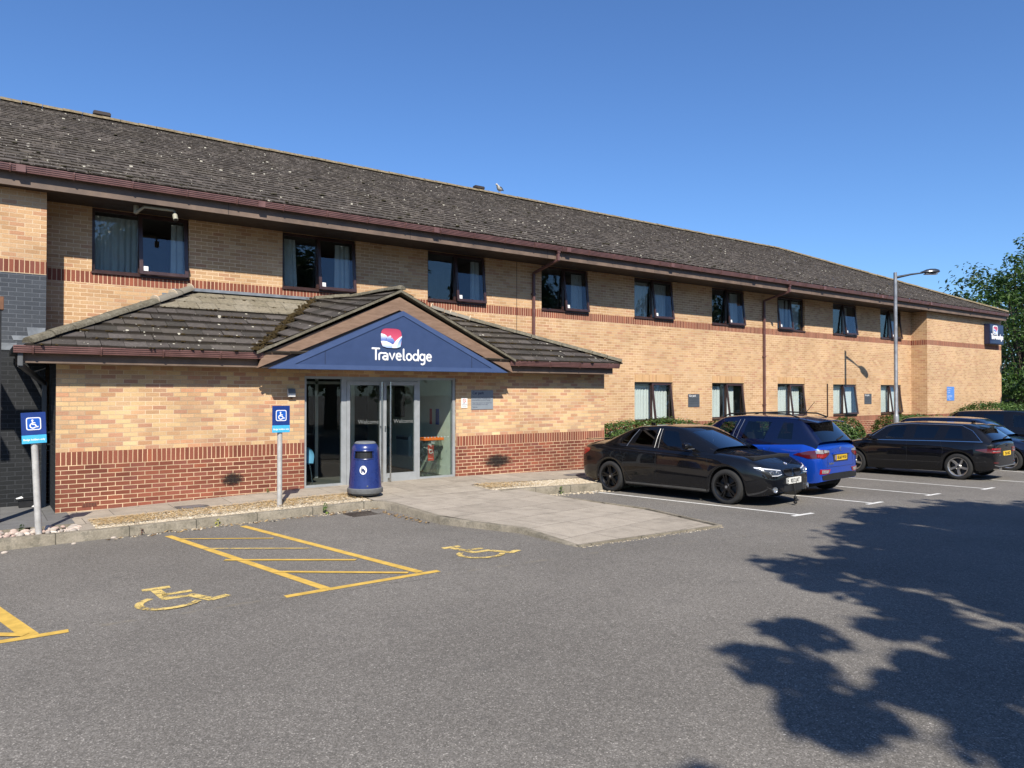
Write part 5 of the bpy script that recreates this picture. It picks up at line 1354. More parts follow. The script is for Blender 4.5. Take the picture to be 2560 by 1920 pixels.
# ------------------------------------------------------------------ beyond the end of the building
hs = thing('far_house', 'low house with a red brown tiled roof behind the trees at the right edge', 'house', (74, 48, -.3))
M_rt = paint('red_brown_roof', (.20, .085, .06), .85, var=.25, scale=3)
m = MB(); m.box(-8, 12, -5, 5, 0, 2.1); m.build('house_wall', paint('pale_render', (.6, .58, .54), .8), hs)
def hipped(mb, x0, x1, y0, y1, z0, z1, ins):
    a, b, c, d = (x0, y0, z0), (x1, y0, z0), (x1, y1, z0), (x0, y1, z0); ym = (y0+y1)/2; e, f = (x0+ins, ym, z1), (x1-ins, ym, z1)
    for q in ((a, b, f, e), (b, c, f), (c, d, e, f), (d, a, e)): mb.face(q)
m = MB(); hipped(m, -9, 13, -6, 6, 2.1, 4.9, 6); m.build('house_roof', M_rt, hs)
m = MB()
for k in range(14): z = 2.2+k*.19; y = -6+(z-2.1)*6/2.8; m.box(-9+(z-2.1)*2.1, 13-(z-2.1)*2.1, y-.06, y, z, z+.045)
m.build('course_shadow_strip', paint('roof_shadow_line', (.13, .055, .04), .9), hs)  # strips in a darkened roof colour paint the shadow line of each course
rl = thing('fence_rail', 'dark horizontal rail fence beyond the end of the hotel', 'fence', (52, 18.6, -.3))
m = MB(); m.box(-8, 12, -.03, .03, 1.78, 1.92); m.build('rail', M_black, rl)
for x in (-8, -4, 0, 4, 8, 12):
    m = MB(); m.box(x-.05, x+.05, .03, .13, 0, 2.0); m.build('fence_post', M_black, rl)
# weeds in the kerb
def weed(x, y, z, label, n, s_, seed, mat=M_shrub):
    g = random.Random(seed); m = MB()
    for k in range(n):
        d = rdir(g); h = g.random(); leaf(m, (d.x*s_*.4*(1-h*.5), d.y*s_*.4*(1-h*.5), s_*h), d+Vector((0, 0, .6)), s_*.42, g, .45)
    m.tube([(0, 0, -.01), (.005, 0, s_*.9)], .004, 5)
    o = m.build('weed', mat, fixn=False); o.location = (x, y, z); return tag(o, label, 'weed')
weed(4.78, 11.90, -.07, 'bright green upright weed at the kerb foot near the drain grate', 16, .16, 71)
weed(9.75, 11.70, -.12, 'leafy weed growing from the kerb behind the black saloon', 20, .14, 72, M_hedge)
weed(3.05, 11.90, -.1, 'small dry weed at the kerb foot below the upright sign', 10, .12, 73, M_gold)
weed(1.98, 11.91, -.12, 'straggly brown weed at the kerb foot by the hatched bay', 12, .10, 74, M_purp)
weed(4.45, 13.90, .07, 'tiny green weed at the foot of the porch wall', 10, .09, 75)
weed(.55, 12.55, -.02, 'dark weed among the cobbles left of the leaning post', 14, .11, 76, M_leafd)
# ------------------------------------------------------------------ cars
def car_paint(name, col, flake=0.0, rough=.22):
    t = NT(name); n = t.noise(t.co(), 3, 4); 
    t.set(base=t.mix(t.math('MULTIPLY', n, .25), col, tuple(c*.8 for c in col)), rough=.5 if not flake else rough, metal=flake, coat=1.0, spec=.12 if not flake else .5)
    d = t.noise(t.co(), 2.5, 5, .7); t.set(coatr=t.step(d, .4, .8, .015, .05)); return t.m
M_blackp = car_paint('black_car_paint', (.003, .0032, .0045), 0, .25)
M_bluep = car_paint('metallic_blue_paint', (.008, .075, .52), .45, .3)
M_navyp = car_paint('navy_car_paint', (.004, .007, .022), .2, .25)
M_skyp = car_paint('light_blue_paint', (.16, .34, .62), .3, .3)
M_tint = glass('dark_car_glass', (.045, .05, .055), 1.5, .02)
M_cglass = glass('car_glass', (.50, .55, .52), 1.3, .02)
M_trim = paint('black_trim', (.012, .012, .013), .5, var=.2); M_gloss = paint('gloss_black', (.004, .004, .005), .08, coat=.6)
M_tyre = paint('tyre_rubber', (.022, .022, .022), .85, var=.3, scale=20)
M_rimb = paint('black_alloy', (.010, .010, .011), .3, .4, coat=.3); M_rims = paint('silver_alloy', (.42, .41, .40), .3, .8, var=.1); M_rimd = paint('dark_alloy', (.04, .04, .042), .5, .4)
M_chrome = paint('chrome', (.75, .75, .75), .08, 1.0, var=.03); M_satin = paint('satin_trim', (.40, .40, .40), .3, .8, var=.1)
M_head = paint('headlight_reflector', (.55, .57, .60), .12, .75, var=.25, scale=14, coat=1.0); M_hdark = paint('headlight_dark', (.05, .055, .06), .12, .3, coat=1.0); M_led = paint('headlight_ring', (.75, .77, .8), .15, .2, coat=1.0)
M_tail = paint('red_lens', (.30, .006, .008), .12, var=.25, scale=14, coat=1.0); M_taild = paint('dark_red_lens', (.09, .004, .006), .12, var=.2, coat=1.0); M_clearl = paint('clear_lens_unit', (.45, .42, .42), .15, .4, var=.3, scale=25, coat=1.0)
M_cab = paint('dark_cabin', (.010, .010, .011), .9); M_seat = paint('seat_cloth', (.018, .018, .02), .9)
M_plw = paint('white_plate', (.72, .72, .68), .4, var=.04); M_ply = paint('yellow_plate', (.78, .50, .03), .4, var=.04); M_plt = paint('plate_lettering', (.01, .01, .01), .5)
M_pblue = paint('plate_blue', (.02, .06, .35), .4)

def grid_mesh(rows, keep, mirror=True):
    """rows[i][j] grid of points on the +y half; keep(i, j) tells which faces to keep"""
    mb = MB(); idx = {}
    def vid(i, j, s):
        p = rows[i][j]; key = (i, j, s if abs(p[1]) > 1e-6 else 1)
        if key not in idx: idx[key] = len(mb.v); mb.v.append((p[0], p[1]*key[2], p[2]))
        return idx[key]
    for i in range(len(rows)-1):
        for j in range(len(rows[0])-1):
            if not keep(i, j): continue
            for s in ((1, -1) if mirror else (1,)):
                f = [vid(i, j, s), vid(i+1, j, s), vid(i+1, j+1, s), vid(i, j+1, s)]
                if s < 0: f = f[::-1]
                mb.f.append(tuple(f)); mb.uv.append([(0, 0)]*4); mb.mi.append(0)
    return mb, vid
def subdiv(o, lv=2):
    md = o.modifiers.new('s', 'SUBSURF'); md.levels = lv; md.render_levels = lv
    dg = bpy.context.evaluated_depsgraph_get(); dg.update()
    me = bpy.data.meshes.new_from_object(o.evaluated_get(dg)); o.modifiers.clear()
    old = o.data; o.data = me; bpy.data.meshes.remove(old)
    me.polygons.foreach_set('use_smooth', [True]*len(me.polygons)); return o
class Car:
    def __init__(s, name, label, cat, loc, rz, paintm, p, group=None, z0=0.0, pitch=0.0):
        s.root = thing(name, label, cat, loc, rz, group); s.p = p; s.pm = paintm
        s.root.rotation_euler = (0, pitch, rz)
        s.body()
    def add(s, mb, name, mat, parent=None, **kw): return mb.build(name, mat, parent or s.root, **kw)
    def body(s):
        p = s.p; xs = sorted(p['stations']); wr = p['arch']; ax = (p['xf'], p['xr']); ra = p['rw']
        extra = []
        for a in ax:
            for f in (-1.12, -1.0, -.9, -.62, -.32, 0, .32, .62, .9, 1.0, 1.12): extra.append(a+f*wr)
        X = sorted(set([x for x in xs if all(abs(x-a) > wr*1.2 for a in ax)]+extra))
        X = [x for x in X if xs[0] <= x <= xs[-1]]
        X[0], X[-1] = xs[0], xs[-1]
        lin = lambda k, x: interp(x, *zip(*p[k]))
        rows = []
        for x in X:
            W = lin('W', x); zb = lin('ZB', x); zs = lin('ZS', x); zd = lin('ZD', x)
            for a in ax:
                d = abs(x-a)
                if d < wr*.999: zb = max(zb, ra+math.sqrt(max(0, wr*wr-d*d))*.985)
            z1 = max(lin('Z1', x), zb+.025); z2 = max(lin('Z2', x), zb+.06); z3 = zs-.10
            if z3 < z2+.02: z3 = z2+.02
            # a soft flare over the arches
            fl = sum(max(0, 1-((x-a)/(wr*1.35))**2) for a in ax)*.018
            r = [(x, (W-.05+fl)*1.0, zb), (x, W-.012+fl, z1), (x, W+fl*.6, z2), (x, W-.012, z3), (x, W-p['sh'], zs), (x, W*.80-p['sh']*.6, zs+(zd-zs)*.45), (x, W*.42, zs+(zd-zs)*.88), (x, 0, zd)]
            rows.append([Vector(q) for q in r])
        mb, vid = grid_mesh(rows, lambda i, j: True)
        for i in (0, len(rows)-1):   # close the ends with a slightly bowed panel
            L = [[vid(i, j, 1), vid(i, j, -1)] for j in range(8)]
            for j in range(7):
                f = [L[j][0], L[j+1][0], L[j+1][1], L[j][1]] if j < 6 else [L[6][0], L[7][0], L[6][1]]
                mb.f.append(tuple(f)); mb.uv.append([(0, 0)]*len(f)); mb.mi.append(0)
        o = s.add(mb, 'body', s.pm); s.bodyo = subdiv(o, 2)
        # greenhouse
        g = p['green']; rows = []
        for (xb, zb, yb, xr, zr, yr, zc, _n) in g:
            xm = xr
            rows.append([Vector(q) for q in ((xb, yb+.01, zb-.07), (xb, yb, zb), (xr, yr, zr), (xr+(0 if _n != 'w' else 0), yr*.90, zr+(zc-zr)*.55), (xr, yr*.5, zr+(zc-zr)*.93), (xr, 0, zc))])
        for q, (xb, zb, yb, xr, zr, yr, zc, _n) in zip(rows, g):
            dx = p.get('bow', .06)
            k = {'f': 1, 'r': -1}.get(_n, 0)
            for jj, f in ((3, .35), (4, .8), (5, 1.0)): q[jj].x += dx*k*f
        def kind(i, j):
            tag_ = p['win'].get(i)
            if j == 1 and tag_ == 'side': return 'side_window'
            if j in (3, 4) and tag_ == 'front': return 'windscreen'
            if j in (3, 4) and tag_ == 'rear': return 'rear_window'
            return 'cabin_shell'
        gm = p['glass']; sets = []; mb, _ = grid_mesh(rows, lambda i, j: True); mb.mi = []
        for i in range(len(rows)-1):
            for j in range(5):
                for sg in (1, -1):
                    k = kind(i, j); key = (k, i, sg) if k == 'side_window' else (k, 0, 0)
                    if key not in sets: sets.append(key)
                    mb.mi.append(sets.index(key))
        roofm = p.get('roofmat', s.pm)
        mats = [roofm if k == 'cabin_shell' else (gm.get(i, gm['side']) if k == 'side_window' else (gm.get(k) or gm['side'])) for k, i, sg in sets]
        s.green = subdiv(mb.build('cabin_shell', mats, None, fixn=False), 2)
        full = bmesh.new(); full.from_mesh(s.green.data); s.gbm = full.copy()
        for q, (k, i, sg) in enumerate(sets):
            bm = full.copy(); bmesh.ops.delete(bm, geom=[f for f in bm.faces if f.material_index != q], context='FACES')
            for f in bm.faces: f.material_index = 0; f.smooth = True
            me = bpy.data.meshes.new(k); bm.to_mesh(me); bm.free(); me.materials.append(mats[q])
            o = bpy.data.objects.new(k, me); C.objects.link(o); o.parent = s.root
        full.free(); od = s.green.data; bpy.data.objects.remove(s.green); bpy.data.meshes.remove(od)
        # dark inside: floor, well liners
        m = MB(); x0, x1 = xs[0]+.42, xs[-1]-.42
        m.box(x0, x1, -p['wid']/2+.26, p['wid']/2-.26, .17, p['belt']-.08)
        zt = p['belt']-.04; c = p['cab']
        m.box(c[0], c[1], -p['wid']/2+.10, p['wid']/2-.10, p['belt']-.30, zt)
        s.add(m, 'cabin_floor', M_cab)
        for (sx, sy) in p.get('seats', ()):
            m = MB(); m.box(sx-.05, sx+.09, sy-.22, sy+.22, zt, zt+.22); m.box(sx-.04, sx+.06, sy-.12, sy+.12, zt+.25, zt+.43); m.box(sx, sx+.02, sy-.06, sy+.06, zt+.2, zt+.27); s.add(m, 'seat', M_seat, bevel=.03)
        dg = bpy.context.evaluated_depsgraph_get()
        s.gm_ = bpy.data.meshes.new('t'); s.gbm.to_mesh(s.gm_); s.gbm.free()
        bm = bmesh.new(); bm.from_mesh(s.bodyo.data); bm.from_mesh(s.gm_); bpy.data.meshes.remove(s.gm_); s.bvh = BVHTree.FromBMesh(bm); bm.free()
        for a in ax:
            for sgn in (1, -1): s.wheel(a, sgn)
    def hit(s, o, d):
        r = s.bvh.ray_cast(Vector(o), Vector(d)); return (r[0], r[1]) if r[0] is not None else (None, None)
    def surf(s, d, a, b):
        """a point on the skin: d = 'L','R' (a=x, b=z), 'F','B' (a=y, b=z), 'T' (a=x, b=y)"""
        if d in 'LR':
            sg = 1 if d == 'L' else -1; o, v = (a, sg*3, b), (0, -sg, 0)
        elif d in 'FB':
            sg = 1 if d == 'F' else -1; o, v = (sg*5, a, b), (-sg, 0, 0)
        else: o, v = (a, b, 4), (0, 0, -1)
        h, n = s.hit(o, v)
        if h is None:
            q = s.bvh.find_nearest(Vector(o)+Vector(v)*(3-s.p['wid']/2 if d in 'LR' else 5-abs(s.p['stations'][-1] if d == 'F' else s.p['stations'][0])))
            h, n = q[0], q[1]
        if n.dot(Vector(v)) > 0: n = -n
        return h, n
    def patch(s, name, mat, d, top, bot, off=.004, n=10, mrow=4, parent=None, skirt=.02):
        """panel following the skin between two polylines with the same number of points"""
        def samp(pl, t):
            k = t*(len(pl)-1); i = min(int(k), len(pl)-2); f = k-i
            return Vector(pl[i])*(1-f)+Vector(pl[i+1])*f
        grid = []
        for i in range(n+1):
            a, b = samp(top, i/n), samp(bot, i/n); row = []
            for j in range(mrow+1):
                q = a+(b-a)*(j/mrow); h, nn = s.surf(d, q[0], q[1]); row.append((h+nn*off, nn))
            grid.append(row)
        mb = MB(); base = 0
        mb.v = [tuple(p) for r in grid for p, _ in r]; w = mrow+1
        for i in range(n):
            for j in range(mrow): mb.f.append((i*w+j, (i+1)*w+j, (i+1)*w+j+1, i*w+j+1))
        edge = [(i, 0) for i in range(n+1)]+[(n, j) for j in range(1, mrow+1)]+[(i, mrow) for i in range(n-1, -1, -1)]+[(0, j) for j in range(mrow-1, 0, -1)]
        b = len(mb.v)
        for i, j in edge: p, nn = grid[i][j]; mb.v.append(tuple(p-nn*(off+skirt*.5)))
        for k in range(len(edge)):
            k2 = (k+1) % len(edge); i, j = edge[k]; i2, j2 = edge[k2]
            mb.f.append((i*w+j, i2*w+j2, b+k2, b+k))
        mb.uv = [[(0, 0)]*4 for _ in mb.f]; mb.mi = [0]*len(mb.f)
        return s.add(mb, name, mat, parent, smooth=True, fixn=True)
    def seam(s, d, pts, w=.007, name='panel_gap', mat=None, off=.0015, parent=None):
        P = [Vector(q) for q in pts]; top, bot = [], []
        for i, q in enumerate(P):
            t = (P[min(i+1, len(P)-1)]-P[max(i-1, 0)]).normalized(); nn = Vector((-t.y, t.x))*w/2; top.append(q+nn); bot.append(q-nn)
        return s.patch(name, mat or M_trim, d, top, bot, off, max(6, 4*(len(P)-1)), 1, parent, skirt=.004)
    def wheel(s, x, sg):
        p = s.p; r = p['rw']; wd = .205; y = sg*(p['track']/2)
        t = bpy.data.objects.new('wheel', None); C.objects.link(t); t.parent = s.root; t.location = (x, y, r)
        M = Matrix.Rotation(R(-90*sg), 4, 'X')
        h = wd/2; ri = p['rim']
        m = MB(); m.lathe([(ri-.01, -h*.85), (ri+.012, -h*.98), (r*.90, -h), (r*.975, -h*.86), (r, -h*.6), (r, -.035), (r-.006, -.03), (r-.006, -.02), (r, -.015), (r, .015), (r-.006, .02), (r-.006, .03), (r, .035), (r, h*.6), (r*.975, h*.86), (r*.90, h), (ri+.012, h*.98), (ri-.01, h*.85)], 48, M)
        m.build('tyre', M_tyre, t, smooth=True)
        rm = p['rimmat']
        m = MB(); m.lathe([(ri-.025, -h*.8), (ri-.03, h*.3), (ri-.012, h*.80), (ri+.008, h*.93), (ri+.006, h*.98), (ri-.012, h*.90), (ri-.022, h*.7)], 48, M)
        sp = p['spokes']; hz = h*.62
        for k in range(sp['n']):
            for off in sp['off']:
                a0 = 2*math.pi*k/sp['n']+sp.get('ph', .3); a1 = a0+off[1]+sp.get('twist', 0)
                a0 += off[0]
                w0, w1 = sp['w']; q = []
                for rr, a, w, z0, z1 in ((.05, a0, w0, hz-.03, hz+.012), (ri*.55, (a0+a1)/2, (w0+w1)/2, hz-.03, hz+.02), (ri-.012, a1, w1, hz-.02, hz+.022)):
                    c = Vector((math.cos(a), math.sin(a), 0)); e = Vector((-c.y, c.x, 0))
                    q.append([M @ (c*rr+e*(w/2)+Vector((0, 0, z0))), M @ (c*rr+e*(w*.32)+Vector((0, 0, z1))), M @ (c*rr-e*(w*.32)+Vector((0, 0, z1))), M @ (c*rr-e*(w/2)+Vector((0, 0, z0)))])
                m.loft(q); m.face(q[0]); m.face(q[-1][::-1])
        m.lathe([(.075, hz-.04), (.075, hz+.0), (.055, hz+.018), (0, hz+.018)], 20, M)
        m.build('rim', rm, t, smooth=True)
        m = MB(); m.lathe([(0, -.03), (ri*.80, -.03), (ri*.80, -.0), (ri*.3, .005), (ri*.3, .02), (0, .02)], 24, M); m.build('brake_disc', M_rimd, t, smooth=True)
        m = MB(); m.lathe([(.026, hz+.018), (.026, hz+.022), (0, hz+.023)], 16, M); m.build('hub_cap', p['capmat'], t)
    def mirror(s, x, z, y, sg, mat):
        m = MB(); n = 12; rr = []
        for t_, a, b in ((0, .02, .015), (.06, .045, .05), (.13, .055, .07), (.20, .05, .065), (.235, .03, .04)):
            rr.append([Vector((x+.02-.10*t_+a*1.5*math.cos(2*math.pi*k/n), sg*(y+t_), z+.02+b*math.sin(2*math.pi*k/n)+.03*min(t_/.1, 1))) for k in range(n)])
        m.loft(rr); m.face(rr[0]); m.face(rr[-1]); o = s.add(m, 'wing_mirror', mat, smooth=True)
        return o
    def plate(s, d, y, z, w, h, mat, txt, band=None, tilt=0.0, proud=.012, rear=False):
        hh = [s.surf(d, y+a*w/2, z+b*h/2)[0] for a in (-1, 0, 1) for b in (-1, 1)]
        sg = 1 if d == 'F' else -1; x = max(q.x*sg for q in hh)+proud
        T = Matrix.Translation((sg*x, y, z)) @ Matrix.Rotation(R(90 if d == 'F' else -90), 4, 'Z') @ Matrix.Rotation(tilt, 4, 'X')
        F = lambda a, b, dd: T @ Vector((a, -dd, b))
        m = MB(); m.prism(rrect(0, 0, w, h, 12), F, -.015, .0); o = s.add(m, 'number_plate', mat)
        m = MB(); text_mesh(m, txt, h*.88, lambda a, b, dd: F((a if band is None else a+.03), b-h*.31, dd), .002, 'CENTER', bold=.003, width=.86); s.add(m, 'plate_lettering', M_plt, o)
        if band:
            m = MB(); m.prism([(-w/2+.005, -h/2+.006), (-w/2+.05, -h/2+.006), (-w/2+.05, h/2-.006), (-w/2+.005, h/2-.006)], F, 0, .002); s.add(m, 'plate_band', band, o)
            if band is M_plt:
                m = MB()
                for zz in (.026, -.026): m.prism([(-w/2+.027, zz-.016), (-w/2+.043, zz), (-w/2+.027, zz+.016), (-w/2+.011, zz)], F, .002, .004)
                s.add(m, 'band_mark', M_plw, o)
        return o
    def roundel(s, d, a, b, r, stops):
        h, n = s.surf(d, a, b); q = n.to_track_quat('Z', 'Y').to_matrix().to_4x4(); T = Matrix.Translation(h) @ q
        m = MB(); m.lathe([(r, -.005), (r, .006), (r*.9, .009), (0, .010)], 24, T); o = s.add(m, 'badge', stops[0], smooth=True)
        for k in range(len(stops)-1):
            pass
        return o, T
def heading(front, rear):
    f, b = Vector(front), Vector(rear); d = f-b; return math.atan2(d.y, d.x)

# ---- the black saloon, nose towards us
SED = dict(wid=1.81, arch=.375, rw=.322, rim=.238, xf=1.405, xr=-1.405, track=1.60, belt=.96, sh=.055, rimmat=M_rimb, capmat=M_satin,
    spokes=dict(n=5, off=((-.16, -.13), (.16, .13)), w=(.030, .034), ph=.45),
    stations=[-2.36, -2.30, -2.15, -1.9, -1.0, -.6, -.2, .2, .6, 1.0, 1.9, 2.08, 2.2, 2.27],
    W=[(-2.36, .66), (-2.32, .76), (-2.15, .85), (-1.8, .89), (-1.0, .905), (.9, .905), (1.5, .90), (1.85, .87), (2.05, .80), (2.2, .67), (2.27, .52)],
    ZB=[(-2.36, .36), (-2.2, .26), (-1.8, .22), (-1, .19), (1, .18), (1.9, .18), (2.15, .20), (2.27, .26)],
    Z1=[(-2.36, .42), (-1, .34), (1, .32), (2.27, .34)], Z2=[(-2.36, .62), (-1, .62), (1, .58), (2.1, .52), (2.27, .46)],
    ZS=[(-2.36, .88), (-2.2, .97), (-1.6, .99), (-.6, .965), (.5, .94), (1.0, .915), (1.45, .885), (1.75, .838), (1.92, .785), (2.07, .715), (2.17, .645), (2.27, .53)],
    ZD=[(-2.36, .97), (-2.25, 1.06), (-1.9, 1.075), (-1.4, 1.06), (.5, 1.0), (.95, 1.0), (1.3, .962), (1.6, .912), (1.85, .852), (2.0, .798), (2.1, .748), (2.19, .680), (2.24, .62), (2.27, .55)],
    green=[(-1.68, 1.00, .76, -1.68, 1.045, .66, 1.065, 'r'), (-1.52, .985, .80, -1.02, 1.315, .62, 1.355, 'r'), (-1.26, .98, .815, -.86, 1.36, .62, 1.395, ''), (-.98, .975, .825, -.78, 1.372, .62, 1.405, ''), (-.95, .975, .825, -.76, 1.373, .62, 1.407, ''),
        (-.26, .965, .83, -.24, 1.395, .625, 1.432, ''), (-.17, .965, .83, -.18, 1.395, .625, 1.433, ''), (.50, .955, .83, .18, 1.365, .63, 1.41, 'f'), (.80, .95, .825, .34, 1.325, .635, 1.375, 'f'), (1.10, .945, .80, 1.08, .985, .70, 1.03, 'f')],
    win={0: 'rear', 2: 'side', 4: 'side', 6: 'side', 8: 'front'}, glass={'side': M_tint, 'windscreen': None}, bow=.07, cab=(-1.4, .85),
    seats=())
M_ws = glass('sedan_windscreen', (.16, .19, .21), 1.7, .05)
SED['glass'] = {'side': M_tint, 'windscreen': M_ws, 'rear_window': M_tint}
f_, r_ = (11.27, 8.79), (11.00, 11.52)
hd = heading(f_, r_)
def place(fp, rp, side_, track, wd=.205):
    """car origin from the contact points of the two wheels on one side (-1: the car's right)"""
    f, b = Vector(fp), Vector(rp); d = (f-b).normalized(); n = Vector((-d.y, d.x))
    c = (f+b)/2-n*side_*(track/2+wd*.35); return c
c = place(f_, r_, -1, 1.60)
zf_, zr_ = G(*f_), G(*r_)
car = Car('black_saloon_car', 'shiny black saloon car with black alloy wheels parked nose out beside the ramp', 'car', (c.x, c.y, (zf_+zr_)/2), hd, M_blackp, SED, 'parked cars', pitch=-math.atan2(zf_-zr_, 2.75))
for sg, d in ((1, 'L'), (-1, 'R')):
    # door gaps, handles, crease
    car.seam(d, [(1.02, .30), (1.03, .62), (.98, .90)]); car.seam(d, [(-.20, .26), (-.19, .60), (-.21, .955)]); car.seam(d, [(-1.02, .50), (-.88, .33), (-.80, .26)]); car.seam(d, [(-1.02, .50), (-1.05, .75), (-1.18, .97)])
    car.seam(d, [(.95, .27), (-.80, .27)], .006)
    car.seam(d, [(-1.95, .86), (-1.0, .83), (0, .80), (.95, .765), (1.1, .75)], .010, 'crease', M_gloss, .004)
    for hx in (-.10, -.98):
        h = car.patch('door_handle', M_blackp, d, [(hx-.13, .835), (hx, .84), (hx+.08, .832)], [(hx-.13, .812), (hx, .808), (hx+.08, .806)], .028, 6, 2)
    car.patch('side_skirt', M_gloss, d, [(.98, .255), (-.98, .255)], [(.98, .205), (-.98, .205)], .012, 8, 2)
    car.patch('window_trim', M_gloss, d, [(-1.5, .998), (-.9, .985), (.0, .975), (.9, .962)], [(-1.5, .986), (-.9, .973), (.0, .963), (.9, .95)], .006, 16, 1)
    mo = car.mirror(.62, 1.0, .84, sg, M_blackp)
    for i_ in (3, 5, 6):
        g_ = SED['green'][i_]; m = MB(); m.tube([(g_[0], sg*(g_[2]+.006), g_[1]+.01), ((g_[0]+g_[3])/2, sg*((g_[2]+g_[5])/2+.022), (g_[1]+g_[4])/2), (g_[3], sg*(g_[5]+.02), g_[4]-.04)], .006, 5); car.add(m, 'pillar_trim', M_satin, smooth=True)
    m = MB(); m.box(.60, .70, sg*.92-.09, sg*.92+.09, .985, 1.0); m.build('mirror_indicator', M_satin, mo, bevel=.006)
    # headlamp
    s2 = sg
    hl = car.patch('headlight', M_hdark, 'F', [(s2*.36, .635), (s2*.50, .655), (s2*.66, .68), (s2*.80, .705)], [(s2*.37, .595), (s2*.50, .555), (s2*.66, .56), (s2*.80, .66)], .006, 14, 6)
    car.patch('headlight_trim', M_led, 'F', [(s2*.37, .64), (s2*.52, .662), (s2*.68, .685), (s2*.81, .712)], [(s2*.37, .625), (s2*.52, .646), (s2*.68, .664), (s2*.81, .69)], .011, 12, 1, hl)
    car.patch('headlight_trim', M_led, 'F', [(s2*.40, .578), (s2*.52, .560), (s2*.64, .562)], [(s2*.40, .568), (s2*.52, .548), (s2*.64, .550)], .011, 10, 1, hl)
    for yy, rr_ in ((.50, .036), (.625, .038)):
        h_, n_ = car.surf('F', s2*yy, .605); T = Matrix.Translation(h_) @ Vector((1, s2*.35, .05)).to_track_quat('Z', 'Y').to_matrix().to_4x4()
        m = MB(); m.lathe([(rr_, -.03), (rr_, .012), (rr_*.82, .016), (rr_*.7, .004), (0, -.002)], 20, T); m.build('projector_ring', M_head, hl, smooth=True)
    car.patch('tail_light', M_tail, d, [(-2.34, .90), (-2.2, .93), (-2.0, .90)], [(-2.34, .74), (-2.2, .75), (-2.02, .84)], .006, 10, 4)
    car.patch('air_intake', M_gloss, 'F', [(s2*.34, .335), (s2*.55, .345), (s2*.70, .35)], [(s2*.34, .255), (s2*.55, .265), (s2*.70, .275)], .005, 8, 3)
    h_, n_ = car.surf('F', s2*.60, .305); T = Matrix.Translation(h_+Vector((.012, 0, 0))) @ Vector((1, s2*.3, 0)).to_track_quat('Z', 'Y').to_matrix().to_4x4()
    m = MB(); m.lathe([(.05, -.02), (.05, .01), (.042, .012), (.03, .0), (0, -.004)], 20, T); car.add(m, 'fog_lamp', M_head, smooth=True)
    car.patch('kidney_grille', M_trim, 'F', [(s2*.035, .655), (s2*.16, .662), (s2*.31, .645)], [(s2*.05, .535), (s2*.16, .53), (s2*.29, .555)], .004, 10, 4)
    for k in range(9):
        yy = s2*(.055+.028*k); h_, n_ = car.surf('F', yy, .60); m = MB(); m.box(h_.x-.012, h_.x+.014, yy-.004, yy+.004, .545, .645); car.add(m, 'grille_slat', M_gloss)
    rg = [(s2*.035, .655), (s2*.16, .664), (s2*.31, .647), (s2*.315, .60), (s2*.29, .552), (s2*.16, .527), (s2*.05, .533), (s2*.03, .60), (s2*.035, .655)]
    m = MB(); m.tube([car.surf('F', a, b)[0]+Vector((.008, 0, 0)) for a, b in rg], .009, 6, caps=False); car.add(m, 'grille_surround', M_gloss, smooth=True)
car.patch('lower_grille', M_trim, 'F', [(-.34, .36), (0, .365), (.34, .36)], [(-.34, .255), (0, .25), (.34, .255)], .005, 10, 3)
car.patch('front_splitter', M_gloss, 'F', [(-.72, .235), (0, .222), (.72, .235)], [(-.72, .205), (0, .195), (.72, .205)], .02, 12, 1)
car.seam('T', [(.98, -.74), (1.3, -.70), (1.7, -.62), (2.0, -.45)]); car.seam('T', [(.98, .74), (1.3, .70), (1.7, .62), (2.0, .45)]); car.seam('T', [(2.0, -.45), (2.09, -.2), (2.11, 0), (2.09, .2), (2.0, .45)])
car.seam('T', [(1.05, -.36), (1.5, -.30), (2.0, -.2)], .012, 'bonnet_crease', M_gloss, .004); car.seam('T', [(1.05, .36), (1.5, .30), (2.0, .2)], .012, 'bonnet_crease', M_gloss, .004)
o, T = car.roundel('T', 2.10, 0, .040, [M_satin])
m = MB()
for k in range(4): m.face([T @ Vector((.032*math.cos(R(a)), .032*math.sin(R(a)), .012)) if a is not None else T @ Vector((0, 0, .012)) for a in (None, k*90, k*90+30, k*90+60, k*90+90)], mi=k % 2)
m.build('badge_quarters', [M_pblue, M_plw], o)
car.plate('F', 0.0, .445, .52, .111, M_plw, 'RS12 JAT', M_plt, proud=.012)
m = MB(); m.tube([(2.27, -.03, .40), (2.30, -.03, .25), (2.30, -.02, .12), (2.29, -.03, .02)], .012, 6); car.add(m, 'tow_strap', M_trim)
for k, (zz, rr_) in enumerate(((.13, .030), (.09, .038), (.04, .034))):
    m = MB(); m.lathe([(0, -rr_), (rr_*.8, -rr_*.6), (rr_, 0), (rr_*.8, rr_*.6), (0, rr_)], 10, Matrix.Translation((2.30, -.02+.02*(k % 2), zz))); car.add(m, 'strap_tassel', M_trim, smooth=True)
m = MB(); m.box(-.98, -.86, -.025, .025, 1.40, 1.45); car.add(m, 'roof_antenna', M_gloss, bevel=.015)
m = MB(); m.box(-2.33, -2.12, -.62, .62, 1.075, 1.09); car.add(m, 'boot_spoiler', M_gloss, bevel=.006)
m = MB(); m.tube([(.55, 0, 1.30), (.56, .01, 1.14)], .004, 5); m.tube([(.56, .01, 1.14), (.56, .01, 1.09)], .010, 6); car.add(m, 'mirror_charm', M_plw)
m = MB(); m.box(.47, .50, -.11, .11, 1.285, 1.34); car.add(m, 'inner_mirror', M_trim, bevel=.01)
m = MB(); q = car.surf('T', 1.08, .2)[0]; m.beam((1.07, .55, .995), (1.0, -.15, 1.04), .02, .012); car.add(m, 'wiper', M_trim)

